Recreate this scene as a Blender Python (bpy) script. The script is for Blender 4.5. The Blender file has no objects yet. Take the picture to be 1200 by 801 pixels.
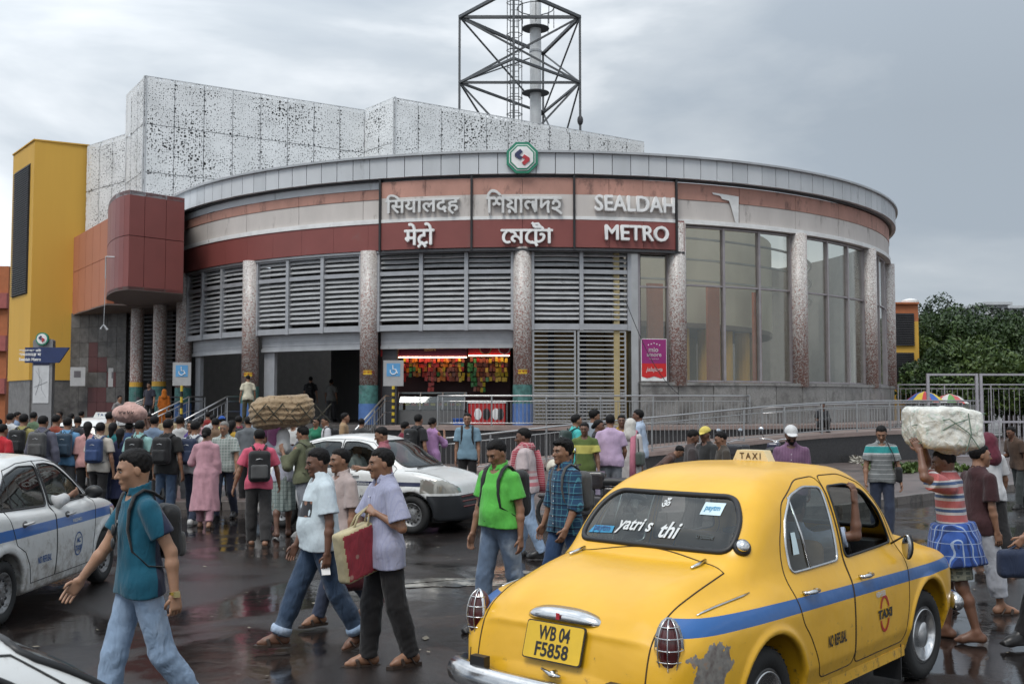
import bpy, bmesh, math, random
import numpy as np
from math import sin, cos, pi, radians as R_, atan2
from mathutils import Vector, Matrix
random.seed(7); RNG = np.random.default_rng(7)
scene = bpy.context.scene
COL = scene.collection
# ------------------------------------------------------------------ camera
HC = 2.05
PITCH = math.atan(70.5 / 1250.0)
cam_d = bpy.data.cameras.new('camera'); cam = bpy.data.objects.new('camera', cam_d); COL.objects.link(cam)
cam_d.sensor_width = 36.0; cam_d.lens = 37.5; cam_d.clip_start = 0.05; cam_d.clip_end = 2000
cam.location = (0, 0, HC); cam.rotation_euler = (pi / 2 + PITCH, 0, 0)
cam_d.dof.use_dof = True; cam_d.dof.focus_distance = 9.0; cam_d.dof.aperture_fstop = 7.1
scene.camera = cam
# ------------------------------------------------------------------ sky, sun, exposure
SUN_EL, SUN_AZ = R_(58), R_(205)      # azimuth clockwise from +Y
world = bpy.data.worlds.new('World'); scene.world = world; world.use_nodes = True
wn = world.node_tree; wn.nodes.clear()
def wnode(t, **k):
	n = wn.nodes.new(t)
	for a, b in k.items(): setattr(n, a, b)
	return n
w_out = wnode('ShaderNodeOutputWorld'); w_bg = wnode('ShaderNodeBackground'); w_bg.inputs['Strength'].default_value = 0.1
w_sky = wnode('ShaderNodeTexSky', sky_type='NISHITA', sun_disc=False, sun_elevation=SUN_EL, sun_rotation=SUN_AZ, air_density=1.0, dust_density=2.0)
w_tc = wnode('ShaderNodeTexCoord'); w_map = wnode('ShaderNodeMapping'); w_map.inputs['Scale'].default_value = (1.0, 1.0, 2.6); w_map.inputs['Location'].default_value = (0.35, 0.2, 0.1)
w_n = wnode('ShaderNodeTexNoise'); w_n.inputs['Scale'].default_value = 1.7; w_n.inputs['Detail'].default_value = 7; w_n.inputs['Roughness'].default_value = 0.52; w_n.inputs['Distortion'].default_value = 0.35
w_r = wnode('ShaderNodeValToRGB'); cr = w_r.color_ramp
cr.elements[0].position = 0.42; cr.elements[0].color = (2.7, 3.1, 3.55, 1)
cr.elements[1].position = 0.60; cr.elements[1].color = (5.3, 5.55, 5.8, 1)
e = cr.elements.new(0.52); e.color = (3.6, 3.95, 4.3, 1)
w_mix = wnode('ShaderNodeMix', data_type='RGBA'); w_mix.inputs[0].default_value = 0.97
w_sep = wnode('ShaderNodeSeparateXYZ'); w_mr = wnode('ShaderNodeMapRange')
w_mr.inputs['From Min'].default_value = -0.6; w_mr.inputs['From Max'].default_value = 0.35
w_mr.inputs['To Min'].default_value = 1.28; w_mr.inputs['To Max'].default_value = 0.92
w_mr2 = wnode('ShaderNodeMapRange'); w_mr2.inputs['From Min'].default_value = 0.25; w_mr2.inputs['From Max'].default_value = 0.95
w_mr2.inputs['To Min'].default_value = 1.0; w_mr2.inputs['To Max'].default_value = 2.0
w_mul = wnode('ShaderNodeMath', operation='MULTIPLY'); w_sc = wnode('ShaderNodeVectorMath', operation='SCALE')
L = wn.links.new
L(w_tc.outputs['Generated'], w_map.inputs[0]); L(w_map.outputs[0], w_n.inputs['Vector']); L(w_n.outputs[0], w_r.inputs[0])
L(w_tc.outputs['Generated'], w_sep.inputs[0]); L(w_sep.outputs[0], w_mr.inputs[0]); L(w_sep.outputs[2], w_mr2.inputs[0])
L(w_mr.outputs[0], w_mul.inputs[0]); L(w_mr2.outputs[0], w_mul.inputs[1])
L(w_r.outputs[0], w_sc.inputs[0]); L(w_mul.outputs[0], w_sc.inputs['Scale'])
L(w_sky.outputs[0], w_mix.inputs[6]); L(w_sc.outputs[0], w_mix.inputs[7])
L(w_mix.outputs[2], w_bg.inputs['Color']); L(w_bg.outputs[0], w_out.inputs[0])
sun_d = bpy.data.lights.new('sun', 'SUN'); sun = bpy.data.objects.new('sun', sun_d); COL.objects.link(sun)
sun_d.energy = 1.1; sun_d.angle = R_(22); sun_d.color = (1.0, 0.96, 0.9)
sd = Vector((sin(SUN_AZ) * cos(SUN_EL), cos(SUN_AZ) * cos(SUN_EL), sin(SUN_EL)))
sun.rotation_euler = (-sd).to_track_quat('-Z', 'Y').to_euler()
vs = scene.view_settings; vs.view_transform = 'Standard'; vs.look = 'None'; vs.exposure = 0.66; vs.gamma = 1.0
scene.cycles.max_bounces = 6; scene.cycles.transparent_max_bounces = 12; scene.cycles.use_adaptive_sampling = True
scene.cycles.adaptive_threshold = 0.02; scene.cycles.caustics_reflective = False; scene.cycles.caustics_refractive = False
scene.cycles.sample_clamp_indirect = 4.0
try:
	scene.cycles.use_denoising = True; scene.cycles.denoiser = 'OPENIMAGEDENOISE'
except Exception: pass
# ------------------------------------------------------------------ objects
def tag(o, label=None, cat=None, group=None, kind=None):
	if label: o['label'] = label
	if cat: o['category'] = cat
	if group: o['group'] = group
	if kind: o['kind'] = kind
	return o
def empty(name, loc=(0, 0, 0), rz=0, label=None, cat=None, group=None, parent=None):
	o = bpy.data.objects.new(name, None); COL.objects.link(o); o.location = loc; o.rotation_euler = (0, 0, rz)
	o.empty_display_size = 0.1
	if parent: o.parent = parent
	return tag(o, label, cat, group)
def link(name, me, mat=None, parent=None, smooth=False, **t):
	o = bpy.data.objects.new(name, me); COL.objects.link(o)
	if parent: o.parent = parent
	if mat is not None:
		for m in (mat if isinstance(mat, (list, tuple)) else [mat]):
			if me.materials.find(m.name) < 0 or isinstance(mat, (list, tuple)): me.materials.append(m)
	if smooth: me.shade_smooth()
	if t: tag(o, **t)
	return o
def share(name, me, parent=None, M=None, loc=None, rot=None, **t):
	o = bpy.data.objects.new(name, me); COL.objects.link(o)
	if parent: o.parent = parent
	if M is not None: o.matrix_local = M
	if loc is not None: o.location = loc
	if rot is not None: o.rotation_euler = rot
	if t: tag(o, **t)
	return o
def kids(o): return [c for c in COL.objects if c.parent == o]
def copy_tree(o, parent=None, allkids=None):
	c = o.copy(); COL.objects.link(c)
	if parent: c.parent = parent
	for ch in (allkids or KIDS()).get(o.name, []): copy_tree(ch, c, allkids)
	return c
def KIDS():
	d = {}
	for c in COL.objects:
		if c.parent: d.setdefault(c.parent.name, []).append(c)
	return d
class MB:
	"""collects boxes, tubes, lathes, prisms into one mesh"""
	def __init__(s): s.v = []; s.f = []; s.m = []; s.mi = 0
	def add(s, vs_, fs_):
		n = len(s.v); s.v += [tuple(float(a) for a in v) for v in vs_]; s.f += [tuple(i + n for i in f) for f in fs_]; s.m += [s.mi] * len(fs_)
		return s
	def mat(s, i): s.mi = i; return s
	def box(s, x0, x1, y0, y1, z0, z1, M=None):
		v = [(x0, y0, z0), (x1, y0, z0), (x1, y1, z0), (x0, y1, z0), (x0, y0, z1), (x1, y0, z1), (x1, y1, z1), (x0, y1, z1)]
		if M is not None: v = [M @ Vector(p) for p in v]
		return s.add(v, [(0, 3, 2, 1), (4, 5, 6, 7), (0, 1, 5, 4), (1, 2, 6, 5), (2, 3, 7, 6), (3, 0, 4, 7)])
	def tube(s, pts, r, n=6, cap=True, sy=1.0):
		P = [Vector(p) for p in pts]; rs = r if isinstance(r, (list, tuple)) else [r] * len(P)
		up = None; vs_ = []; fs_ = []
		for i, p in enumerate(P):
			t = (P[min(i + 1, len(P) - 1)] - P[max(i - 1, 0)])
			if t.length < 1e-9: t = Vector((0, 0, 1))
			t.normalize()
			if up is None:
				up = Vector((0, 0, 1)) if abs(t.z) < 0.9 else Vector((1, 0, 0))
			a = t.cross(up)
			if a.length < 1e-6: a = t.cross(Vector((0, 1, 0)))
			a.normalize(); b = a.cross(t).normalized(); up = b
			for k in range(n):
				w = 2 * pi * k / n
				vs_.append(p + a * cos(w) * rs[i] + b * sin(w) * rs[i] * sy)
		for i in range(len(P) - 1):
			for k in range(n):
				fs_.append((i * n + k, i * n + (k + 1) % n, (i + 1) * n + (k + 1) % n, (i + 1) * n + k))
		if cap: fs_.append(tuple(range(n))[::-1]); fs_.append(tuple((len(P) - 1) * n + k for k in range(n)))
		return s.add(vs_, fs_)
	def bar(s, a, b, w, h=None):
		a = Vector(a); b = Vector(b); h = h or w; t = (b - a).normalized()
		u = Vector((0, 0, 1)) if abs(t.z) < 0.95 else Vector((1, 0, 0))
		x = t.cross(u).normalized() * (w / 2); y = x.cross(t).normalized() * (h / 2)
		v = [a - x - y, a + x - y, a + x + y, a - x + y, b - x - y, b + x - y, b + x + y, b - x + y]
		return s.add(v, [(0, 3, 2, 1), (4, 5, 6, 7), (0, 1, 5, 4), (1, 2, 6, 5), (2, 3, 7, 6), (3, 0, 4, 7)])
	def lathe(s, prof, n=24, M=None, close=False):
		"""prof: (r, z) pairs about z"""
		vs_ = []; fs_ = []
		for r, z in prof:
			for k in range(n):
				w = 2 * pi * k / n; vs_.append(Vector((r * cos(w), r * sin(w), z)))
		if M is not None: vs_ = [M @ v for v in vs_]
		m = len(prof)
		for i in range(m if close else m - 1):
			j = (i + 1) % m
			for k in range(n): fs_.append((i * n + k, i * n + (k + 1) % n, j * n + (k + 1) % n, j * n + k))
		if not close:
			if prof[0][0] > 1e-5: fs_.append(tuple(range(n))[::-1])
			if prof[-1][0] > 1e-5: fs_.append(tuple((m - 1) * n + k for k in range(n)))
		return s.add(vs_, fs_)
	def prism(s, poly, a, b, axis='z', M=None):
		"""poly 2D ccw extruded from a to b along axis"""
		n = len(poly)
		def mk(p, h):
			return {'z': (p[0], p[1], h), 'y': (p[0], h, p[1]), 'x': (h, p[0], p[1])}[axis]
		v = [mk(p, a) for p in poly] + [mk(p, b) for p in poly]
		if M is not None: v = [M @ Vector(p) for p in v]
		f = [tuple(range(n))[::-1], tuple(range(n, 2 * n))] + [(i, (i + 1) % n, n + (i + 1) % n, n + i) for i in range(n)]
		return s.add(v, f)
	def ell(s, c, r, n=10, m=7, M=None):
		vs_ = []; fs_ = []
		for i in range(1, m):
			p = pi * i / m
			for k in range(n):
				w = 2 * pi * k / n; vs_.append(Vector((c[0] + r[0] * sin(p) * cos(w), c[1] + r[1] * sin(p) * sin(w), c[2] + r[2] * cos(p))))
		vs_.append(Vector((c[0], c[1], c[2] + r[2]))); vs_.append(Vector((c[0], c[1], c[2] - r[2])))
		T = len(vs_) - 2; Bm = T + 1
		for i in range(m - 2):
			for k in range(n): fs_.append((i * n + k, (i + 1) * n + k, (i + 1) * n + (k + 1) % n, i * n + (k + 1) % n))
		for k in range(n): fs_.append((T, k, (k + 1) % n)); fs_.append((Bm, (m - 2) * n + (k + 1) % n, (m - 2) * n + k))
		if M is not None: vs_ = [M @ v for v in vs_]
		return s.add(vs_, fs_)
	def mesh(s, name='mesh'):
		me = bpy.data.meshes.new(name); me.from_pydata(s.v, [], s.f)
		if any(s.m): me.polygons.foreach_set('material_index', s.m)
		me.update(); return me
	def build(s, name, mat=None, parent=None, smooth=False, fix=False, **t):
		me = s.mesh(name)
		if fix:
			bm = bmesh.new(); bm.from_mesh(me); bmesh.ops.recalc_face_normals(bm, faces=bm.faces); bm.to_mesh(me); bm.free()
		return link(name, me, mat, parent, smooth, **t)
# ------------------------------------------------------------------ materials
def NM(name):
	m = bpy.data.materials.new(name); m.use_nodes = True; nt = m.node_tree
	return m, nt, nt.nodes['Principled BSDF']
def N(nt, t, **k):
	n = nt.nodes.new(t)
	for a, b in k.items():
		if a in ('ins',):
			for i, v in b.items(): n.inputs[i].default_value = v
		else: setattr(n, a, b)
	return n
def ramp(nt, stops, interp='LINEAR'):
	r = nt.nodes.new('ShaderNodeValToRGB'); c = r.color_ramp; c.interpolation = interp
	while len(c.elements) < len(stops): c.elements.new(0.5)
	for e_, (p, col) in zip(c.elements, stops):
		e_.position = p; e_.color = (*col, 1) if len(col) == 3 else col
	return r
def c3(c): return tuple(c) + (1,) if len(c) == 3 else tuple(c)
def mat(name, col, rough=0.6, metal=0.0, var=0.12, scale=3.0, bump=0.0, bscale=40.0, spec=0.5, coat=0.0, dirt=None, stretch=(1, 1, 1), coords='Object'):
	"""plain surface with colour variation, optional dirt and fine relief"""
	m, nt, b = NM(name); l = nt.links.new
	tc = N(nt, 'ShaderNodeTexCoord'); mp = N(nt, 'ShaderNodeMapping'); mp.inputs['Scale'].default_value = stretch
	l(tc.outputs[coords], mp.inputs[0])
	n1 = N(nt, 'ShaderNodeTexNoise', ins={'Scale': scale, 'Detail': 5, 'Roughness': 0.6}); l(mp.outputs[0], n1.inputs['Vector'])
	d = tuple(max(0, c * (1 - var)) for c in col); u = tuple(min(1, c * (1 + var)) for c in col)
	r = ramp(nt, [(0.3, d), (0.7, u)]); l(n1.outputs[0], r.inputs[0]); out = r.outputs[0]
	if dirt:
		n2 = N(nt, 'ShaderNodeTexNoise', ins={'Scale': dirt[1], 'Detail': 8, 'Roughness': 0.7}); l(mp.outputs[0], n2.inputs['Vector'])
		r2 = ramp(nt, [(dirt[2], (0, 0, 0)), (dirt[2] + 0.12, (1, 1, 1))]); l(n2.outputs[0], r2.inputs[0])
		mx = N(nt, 'ShaderNodeMix', data_type='RGBA'); mx.inputs[7].default_value = c3(dirt[0]); l(r2.outputs[0], mx.inputs[0]); l(out, mx.inputs[6]); out = mx.outputs[2]
	l(out, b.inputs['Base Color'])
	b.inputs['Roughness'].default_value = rough; b.inputs['Metallic'].default_value = metal
	b.inputs['Specular IOR Level'].default_value = spec; b.inputs['Coat Weight'].default_value = coat
	if coat: b.inputs['Coat Roughness'].default_value = 0.06
	if bump:
		n3 = N(nt, 'ShaderNodeTexNoise', ins={'Scale': bscale, 'Detail': 4}); l(mp.outputs[0], n3.inputs['Vector'])
		bp = N(nt, 'ShaderNodeBump', ins={'Strength': bump, 'Distance': 0.01}); l(n3.outputs[0], bp.inputs['Height']); l(bp.outputs[0], b.inputs['Normal'])
	return m
def glass(name, tint=(0.75, 0.8, 0.8), trans=0.6, rough=0.02, f0=0.07):
	"""thin tinted pane: clear transmission plus fresnel reflection"""
	m, nt, b = NM(name); l = nt.links.new; out = nt.nodes['Material Output']; nt.nodes.remove(b)
	t = N(nt, 'ShaderNodeBsdfTransparent'); t.inputs[0].default_value = c3(tuple(c * (.35 + .65 * trans) for c in tint)); g = N(nt, 'ShaderNodeBsdfGlossy'); g.inputs['Roughness'].default_value = rough; g.inputs[0].default_value = (.95, .97, .96, 1)
	f = N(nt, 'ShaderNodeLayerWeight'); f.inputs[0].default_value = .5; pw = N(nt, 'ShaderNodeMath', operation='POWER'); l(f.outputs['Facing'], pw.inputs[0]); pw.inputs[1].default_value = 4.5; ma = N(nt, 'ShaderNodeMath', operation='MULTIPLY_ADD'); l(pw.outputs[0], ma.inputs[0]); ma.inputs[1].default_value = 1 - f0 if f0 > .01 else .0; ma.inputs[2].default_value = f0; mx = N(nt, 'ShaderNodeMixShader'); l(ma.outputs[0], mx.inputs[0]); l(t.outputs[0], mx.inputs[1]); l(g.outputs[0], mx.inputs[2]); l(mx.outputs[0], out.inputs[0]); return m
MATS = {}
def cm(key, *a, **k):
	if key not in MATS: MATS[key] = mat(key, *a, **k)
	return MATS[key]
M_STEEL = mat('stainless_steel', (0.42, 0.42, 0.42), 0.28, 0.9, 0.1, 2)
M_ALU = mat('brushed_aluminium', (0.42, 0.43, 0.44), 0.45, 0.5, 0.15, 1.5, dirt=((0.2, 0.19, 0.18), 4, 0.62))
M_DARKMETAL = mat('dark_metal', (0.05, 0.05, 0.055), 0.5, 0.3)
M_BLACK = mat('black_plastic', (0.015, 0.015, 0.016), 0.45)
M_RUBBER = mat('tyre_rubber', (0.018, 0.018, 0.018), 0.8, bump=0.3, bscale=60)
M_CHROME = mat('worn_chrome', (0.62, 0.62, 0.62), 0.18, 1.0, 0.15, 12, dirt=((0.25, 0.2, 0.17), 20, 0.64))
M_WHITE = mat('white_letters', (0.78, 0.78, 0.77), 0.5)
M_GLASS_CAR = glass('car_glass', (0.62, 0.68, 0.66), 0.8)
M_GLASS_DARK = glass('dark_car_glass', (0.30, 0.34, 0.34), 0.6)
# ------------------------------------------------------------------ text as mesh
def text_mesh(txt, size=1.0, ext=0.0, align='CENTER', spacing=1.0, shear=0.0, bold=0.0):
	cu = bpy.data.curves.new('txt', 'FONT'); cu.body = txt; cu.size = size; cu.extrude = ext; cu.align_x = align; cu.align_y = 'CENTER'
	cu.space_character = spacing; cu.shear = shear; cu.offset = bold; cu.resolution_u = 3
	o = bpy.data.objects.new('txt', cu); COL.objects.link(o)
	dg = bpy.context.evaluated_depsgraph_get(); me = bpy.data.meshes.new_from_object(o.evaluated_get(dg))
	bpy.data.objects.remove(o); bpy.data.curves.remove(cu); me.materials.clear(); return me
def map_mesh(me, fn):
	for v in me.vertices: v.co = fn(v.co)
	me.update(); return me
# ------------------------------------------------------------------ signed distance meshing (surface nets on sparse blocks)
def sdf_mesh(fn, lo, hi, h, slack=1.35, B=8, name='surface'):
	lo = np.array(lo, np.float32); hi = np.array(hi, np.float32)
	nb = np.ceil((hi - lo) / (B * h)).astype(int); nb = np.maximum(nb, 1)
	g = np.stack(np.meshgrid(*[np.arange(n) for n in nb], indexing='ij'), -1).reshape(-1, 3)
	cc = lo + (g + 0.5) * B * h
	d = fn(cc.astype(np.float32)); keep = np.abs(d) < 0.87 * B * h * slack
	g = g[keep]
	if len(g) == 0: return np.zeros((0, 3)), np.zeros((0, 4), int)
	r = np.arange(B + 1); loc = np.stack(np.meshgrid(r, r, r, indexing='ij'), -1).reshape(-1, 3)
	D = nb * B + 2; tot = []
	CH = 400; verts = []; cids = []; quads = []
	def cid(c): return ((c[..., 0] + 1) * (D[1] + 1) + (c[..., 1] + 1)) * (D[2] + 1) + (c[..., 2] + 1)
	for s0 in range(0, len(g), CH):
		gb = g[s0:s0 + CH]
		gi = (gb[:, None, :] * B + loc[None]).astype(np.int64)
		P = (lo + gi * h).astype(np.float32)
		F = fn(P.reshape(-1, 3)).reshape(len(gb), B + 1, B + 1, B + 1)
		S = F < 0
		c000 = S[:, :-1, :-1, :-1]; cnt = np.zeros(c000.shape, np.int8)
		for a in (0, 1):
			for b_ in (0, 1):
				for c in (0, 1): cnt += S[:, a:B + a, b_:B + b_, c:B + c]
		act = (cnt > 0) & (cnt < 8); idx = np.argwhere(act)
		if len(idx) == 0: continue
		bi = idx[:, 0]; ci = idx[:, 1:]
		acc = np.zeros((len(idx), 3)); n = np.zeros(len(idx))
		corners = [(0, 0, 0), (1, 0, 0), (0, 1, 0), (1, 1, 0), (0, 0, 1), (1, 0, 1), (0, 1, 1), (1, 1, 1)]
		cf = {c: F[bi, ci[:, 0] + c[0], ci[:, 1] + c[1], ci[:, 2] + c[2]] for c in corners}
		for c in corners:
			for ax in range(3):
				if c[ax] == 0:
					c2 = list(c); c2[ax] = 1; c2 = tuple(c2)
					a, b_ = cf[c], cf[c2]; m = (a < 0) != (b_ < 0)
					t = np.where(m, a / np.where(m, a - b_, 1), 0)
					p = np.array(c, float)[None].repeat(len(idx), 0); p[:, ax] += t
					acc += p * m[:, None]; n += m
		gc = gb[bi] * B + ci
		verts.append(lo + (gc + acc / n[:, None]) * h); cids.append(cid(gc))
		for ax in range(3):
			sl0 = [slice(None), slice(0, B), slice(0, B), slice(0, B)]; sl1 = list(sl0); sl1[ax + 1] = slice(1, B + 1)
			a = S[tuple(sl0)]; b_ = S[tuple(sl1)]; m = np.argwhere(a != b_)
			if len(m) == 0: continue
			e = gb[m[:, 0]] * B + m[:, 1:]; fl = a[tuple(m.T)]
			u = np.zeros(3, int); w = np.zeros(3, int); u[(ax + 1) % 3] = 1; w[(ax + 2) % 3] = 1
			q = np.stack([cid(e - u - w), cid(e - w), cid(e), cid(e - u)], 1)
			q[~fl] = q[~fl][:, ::-1]; quads.append(q)
	V = np.concatenate(verts); C = np.concatenate(cids); Q = np.concatenate(quads)
	C, ui = np.unique(C, return_index=True); V = V[ui]
	k = np.searchsorted(C, Q); k = np.minimum(k, len(C) - 1); ok = (C[k] == Q).all(1)
	return V, k[ok]
def np_mesh(V, Q, name='surface', mi=None):
	me = bpy.data.meshes.new(name); V = np.asarray(V, np.float32); Q = np.asarray(Q, np.int32); k = Q.shape[1]
	me.vertices.add(len(V)); me.vertices.foreach_set('co', V.ravel())
	me.loops.add(Q.size); me.loops.foreach_set('vertex_index', Q.ravel())
	me.polygons.add(len(Q)); me.polygons.foreach_set('loop_start', np.arange(0, Q.size, k, dtype=np.int32)); me.polygons.foreach_set('loop_total', np.full(len(Q), k, np.int32))
	if mi is not None: me.polygons.foreach_set('material_index', np.asarray(mi, np.int32))
	me.polygons.foreach_set('use_smooth', np.ones(len(Q), bool)); me.update(); me.validate(); return me
def A3(p): return np.asarray(p, np.float32)
def smin(a, b, k):
	if k <= 0: return np.minimum(a, b)
	h = np.maximum(k - np.abs(a - b), 0) / k
	return np.minimum(a, b) - h * h * k * 0.25
def smax(a, b, k): return -smin(-a, -b, k)
def s_cone(P, a, b, ra, rb):
	a = A3(a); b = A3(b); ab = b - a; t = np.clip(((P - a) @ ab) / (ab @ ab + 1e-9), 0, 1)
	d = P - a - t[:, None] * ab
	return np.sqrt(np.einsum('ij,ij->i', d, d)) - (ra + (rb - ra) * t)
def s_ell(P, c, r, Rm=None):
	q = P - A3(c)
	if Rm is not None: q = q @ A3(Rm)
	r = A3(r); k0 = np.sqrt((((q) / r) ** 2).sum(1)); k1 = np.sqrt(((q / (r * r)) ** 2).sum(1)) + 1e-9
	return k0 * (k0 - 1) / k1
def s_box(P, c, hs, rad=0.0, Rm=None):
	q = P - A3(c)
	if Rm is not None: q = q @ A3(Rm)
	q = np.abs(q) - (A3(hs) - rad)
	return np.sqrt((np.maximum(q, 0) ** 2).sum(1)) + np.minimum(q.max(1), 0) - rad
def s_plane(P, p, n):
	n = A3(n); n = n / np.linalg.norm(n); return (P - A3(p)) @ n
def wob(P, f, seed=0):
	"""cheap smooth pseudo noise, about -1..1"""
	x, y, z = P[:, 0] * f, P[:, 1] * f, P[:, 2] * f; s = seed * 1.7
	return (np.sin(x * 1.0 + 1.3 * y + s) * np.cos(y * 1.1 - .7 * z + s * 2) + np.sin(z * 1.4 + .6 * x + s * 3) * np.cos(1.9 * x - y + s)) * 0.5
def ray(x, y):
	v = ((x - 600) / 1250., 1.0, (400.5 - y) / 1250.); c, s = cos(PITCH), sin(PITCH)
	return Vector((v[0], v[1] * c - v[2] * s, v[1] * s + v[2] * c))
def at(x, y, d):
	r = ray(x, y); return Vector((r.x, r.y, r.z)) * (d / r.y) + Vector((0, 0, HC))
def gx(x, d): return (x - 600) / 1250. * d
# ================================================================== setting: wet road, pavements
def road_material():
	m, nt, b = NM('wet_asphalt'); l = nt.links.new
	tc = N(nt, 'ShaderNodeTexCoord'); mp = N(nt, 'ShaderNodeMapping'); l(tc.outputs['Object'], mp.inputs[0])
	n1 = N(nt, 'ShaderNodeTexNoise', ins={'Scale': 0.35, 'Detail': 6, 'Roughness': 0.55, 'Distortion': 0.6}); l(mp.outputs[0], n1.inputs['Vector'])
	pud = ramp(nt, [(0.44, (0, 0, 0)), (0.54, (1, 1, 1))]); l(n1.outputs[0], pud.inputs[0])      # 1 = standing water
	n2 = N(nt, 'ShaderNodeTexNoise', ins={'Scale': 60, 'Detail': 8, 'Roughness': 0.7}); l(mp.outputs[0], n2.inputs['Vector'])
	n3 = N(nt, 'ShaderNodeTexNoise', ins={'Scale': 1.3, 'Detail': 9, 'Roughness': 0.72}); l(mp.outputs[0], n3.inputs['Vector'])
	col = ramp(nt, [(0.3, (0.010, 0.009, 0.009)), (0.55, (0.022, 0.018, 0.017)), (0.72, (0.058, 0.044, 0.037))]); l(n3.outputs[0], col.inputs[0])
	mx = N(nt, 'ShaderNodeMix', data_type='RGBA', blend_type='MULTIPLY'); mx.inputs[0].default_value = 0.7
	g = ramp(nt, [(0.3, (0.35, 0.35, 0.35)), (0.75, (1.5, 1.5, 1.5))]); l(n2.outputs[0], g.inputs[0]); l(col.outputs[0], mx.inputs[6]); l(g.outputs[0], mx.inputs[7])
	l(mx.outputs[2], b.inputs['Base Color'])
	ro = N(nt, 'ShaderNodeMapRange'); ro.inputs['To Min'].default_value = 0.24; ro.inputs['To Max'].default_value = 0.03; l(pud.outputs[0], ro.inputs[0]); l(ro.outputs[0], b.inputs['Roughness'])
	bs = N(nt, 'ShaderNodeMapRange'); bs.inputs['To Min'].default_value = 0.5; bs.inputs['To Max'].default_value = 0.02; l(pud.outputs[0], bs.inputs[0])
	bp = N(nt, 'ShaderNodeBump', ins={'Distance': 0.012}); l(bs.outputs[0], bp.inputs['Strength']); l(n2.outputs[0], bp.inputs['Height'])
	n4 = N(nt, 'ShaderNodeTexNoise', ins={'Scale': 3.5, 'Detail': 5, 'Roughness': 0.6, 'Distortion': 1.0}); l(mp.outputs[0], n4.inputs['Vector'])
	bp2 = N(nt, 'ShaderNodeBump', ins={'Strength': 0.10, 'Distance': 0.03}); l(n4.outputs[0], bp2.inputs['Height']); l(bp.outputs[0], bp2.inputs['Normal']); l(bp2.outputs[0], b.inputs['Normal'])
	b.inputs['Specular IOR Level'].default_value = 0.6
	return m
M_ROAD = road_material()
me = bpy.data.meshes.new('ground')
gn = 40; gv = [(-400 + 800 * i / gn, -60 + 760 * j / gn, 0) for j in range(gn + 1) for i in range(gn + 1)]
me.from_pydata(gv, [], [(j * (gn + 1) + i, j * (gn + 1) + i + 1, (j + 1) * (gn + 1) + i + 1, (j + 1) * (gn + 1) + i) for j in range(gn) for i in range(gn)])
link('ground', me, M_ROAD, kind='structure')
M_PAVE = mat('wet_concrete_pavement', (0.13, 0.10, 0.092), 0.38, var=0.35, scale=0.8, bump=0.4, dirt=((0.05, 0.045, 0.04), 1.2, 0.5))
M_KERB = mat('kerb_stone', (0.15, 0.13, 0.12), 0.5, var=0.3, scale=3, dirt=((0.05, 0.045, 0.04), 3, 0.5), bump=0.4)
fp = [(-30, 22.5), (-12, 21.0), (-3.4, 20.6), (-2.2, 18.6), (1.5, 18.3), (6.0, 20.0), (10.0, 24.0), (16.0, 27.5), (24, 29), (60, 30), (60, 60), (-30, 60)]
MB().prism(fp, -0.2, 0.13).build('footpath', M_PAVE, kind='structure')
kerb_me = MB().box(-0.48, 0.48, -0.16, 0, -0.1, 0.15).mesh('kerb_stone'); kerb_me.materials.append(M_KERB)
kr = empty('kerb', (0, 0, 0)); kr['kind'] = 'structure'
for i in range(len(fp) - 3):
	a = Vector(fp[i]); b_ = Vector(fp[i + 1])
	if a.x > 30: break
	n = max(1, int((b_ - a).length / 1.0)); an = atan2(b_.y - a.y, b_.x - a.x)
	for k in range(n):
		p = a + (b_ - a) * ((k + 0.5) / n)
		if not (-14 < p.x < 26): continue
		o = share('kerb_stone', kerb_me, kr, loc=(p.x, p.y, random.uniform(-.008, .008)), rot=(0, random.uniform(-.01, .01), an)); o.scale = ((b_ - a).length / n / 0.985, 1, 1)
M_MUDREFL = mat('muddy_water_reflection', (0.03, 0.027, 0.025), 0.12, var=0.3, scale=3.0, dirt=((0.34, 0.32, 0.28), 2.6, 0.47))  # muddy splash; the pale blotches paint in the light it reflects
# ================================================================== station
CX, CY, RW = 0.7, 52.1, 16.8
def cp(th, r, z=0.0):
	t = R_(th); return (CX + r * sin(t), CY - r * cos(t), z)
def arc(mb, t0, t1, r0, r1, z0, z1, step=2.0, fn=cp):
	"""curved box between two angles, radii and heights"""
	n = max(1, int(math.ceil(abs(t1 - t0) / step))); v = []; f = []
	for i in range(n + 1):
		t = t0 + (t1 - t0) * i / n
		v += [fn(t, r0, z0), fn(t, r1, z0), fn(t, r1, z1), fn(t, r0, z1)]
	for i in range(n):
		a = i * 4; b_ = a + 4
		for k in range(4): f.append((a + k, b_ + k, b_ + (k + 1) % 4, a + (k + 1) % 4))
	f.append((3, 2, 1, 0)); f.append((n * 4, n * 4 + 1, n * 4 + 2, n * 4 + 3))
	return mb.add(v, f)
FLOOR = 1.3
ST = empty('metro_station', (0, 0, 0), label='large round metro station hall with white and maroon fascia, louvres and tall curved windows', cat='station building')
M_CAP = mat('grey_cladding', (0.56, 0.58, 0.60), 0.5, var=0.06, scale=0.8, dirt=((0.2, 0.2, 0.2), 1.6, 0.66), stretch=(1, 1, 0.25))
M_CAP2 = mat('grey_cladding_duller', (0.50, 0.52, 0.54), 0.5, var=0.08, scale=1.1, dirt=((0.18, 0.18, 0.18), 1.6, 0.6), stretch=(1, 1, 0.25))
M_PINK = mat('faded_pink_plaster', (0.44, 0.235, 0.185), 0.7, var=0.14, scale=1.2, dirt=((0.2, 0.11, 0.09), 2.2, 0.55), stretch=(1, 1, 0.5))
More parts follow.
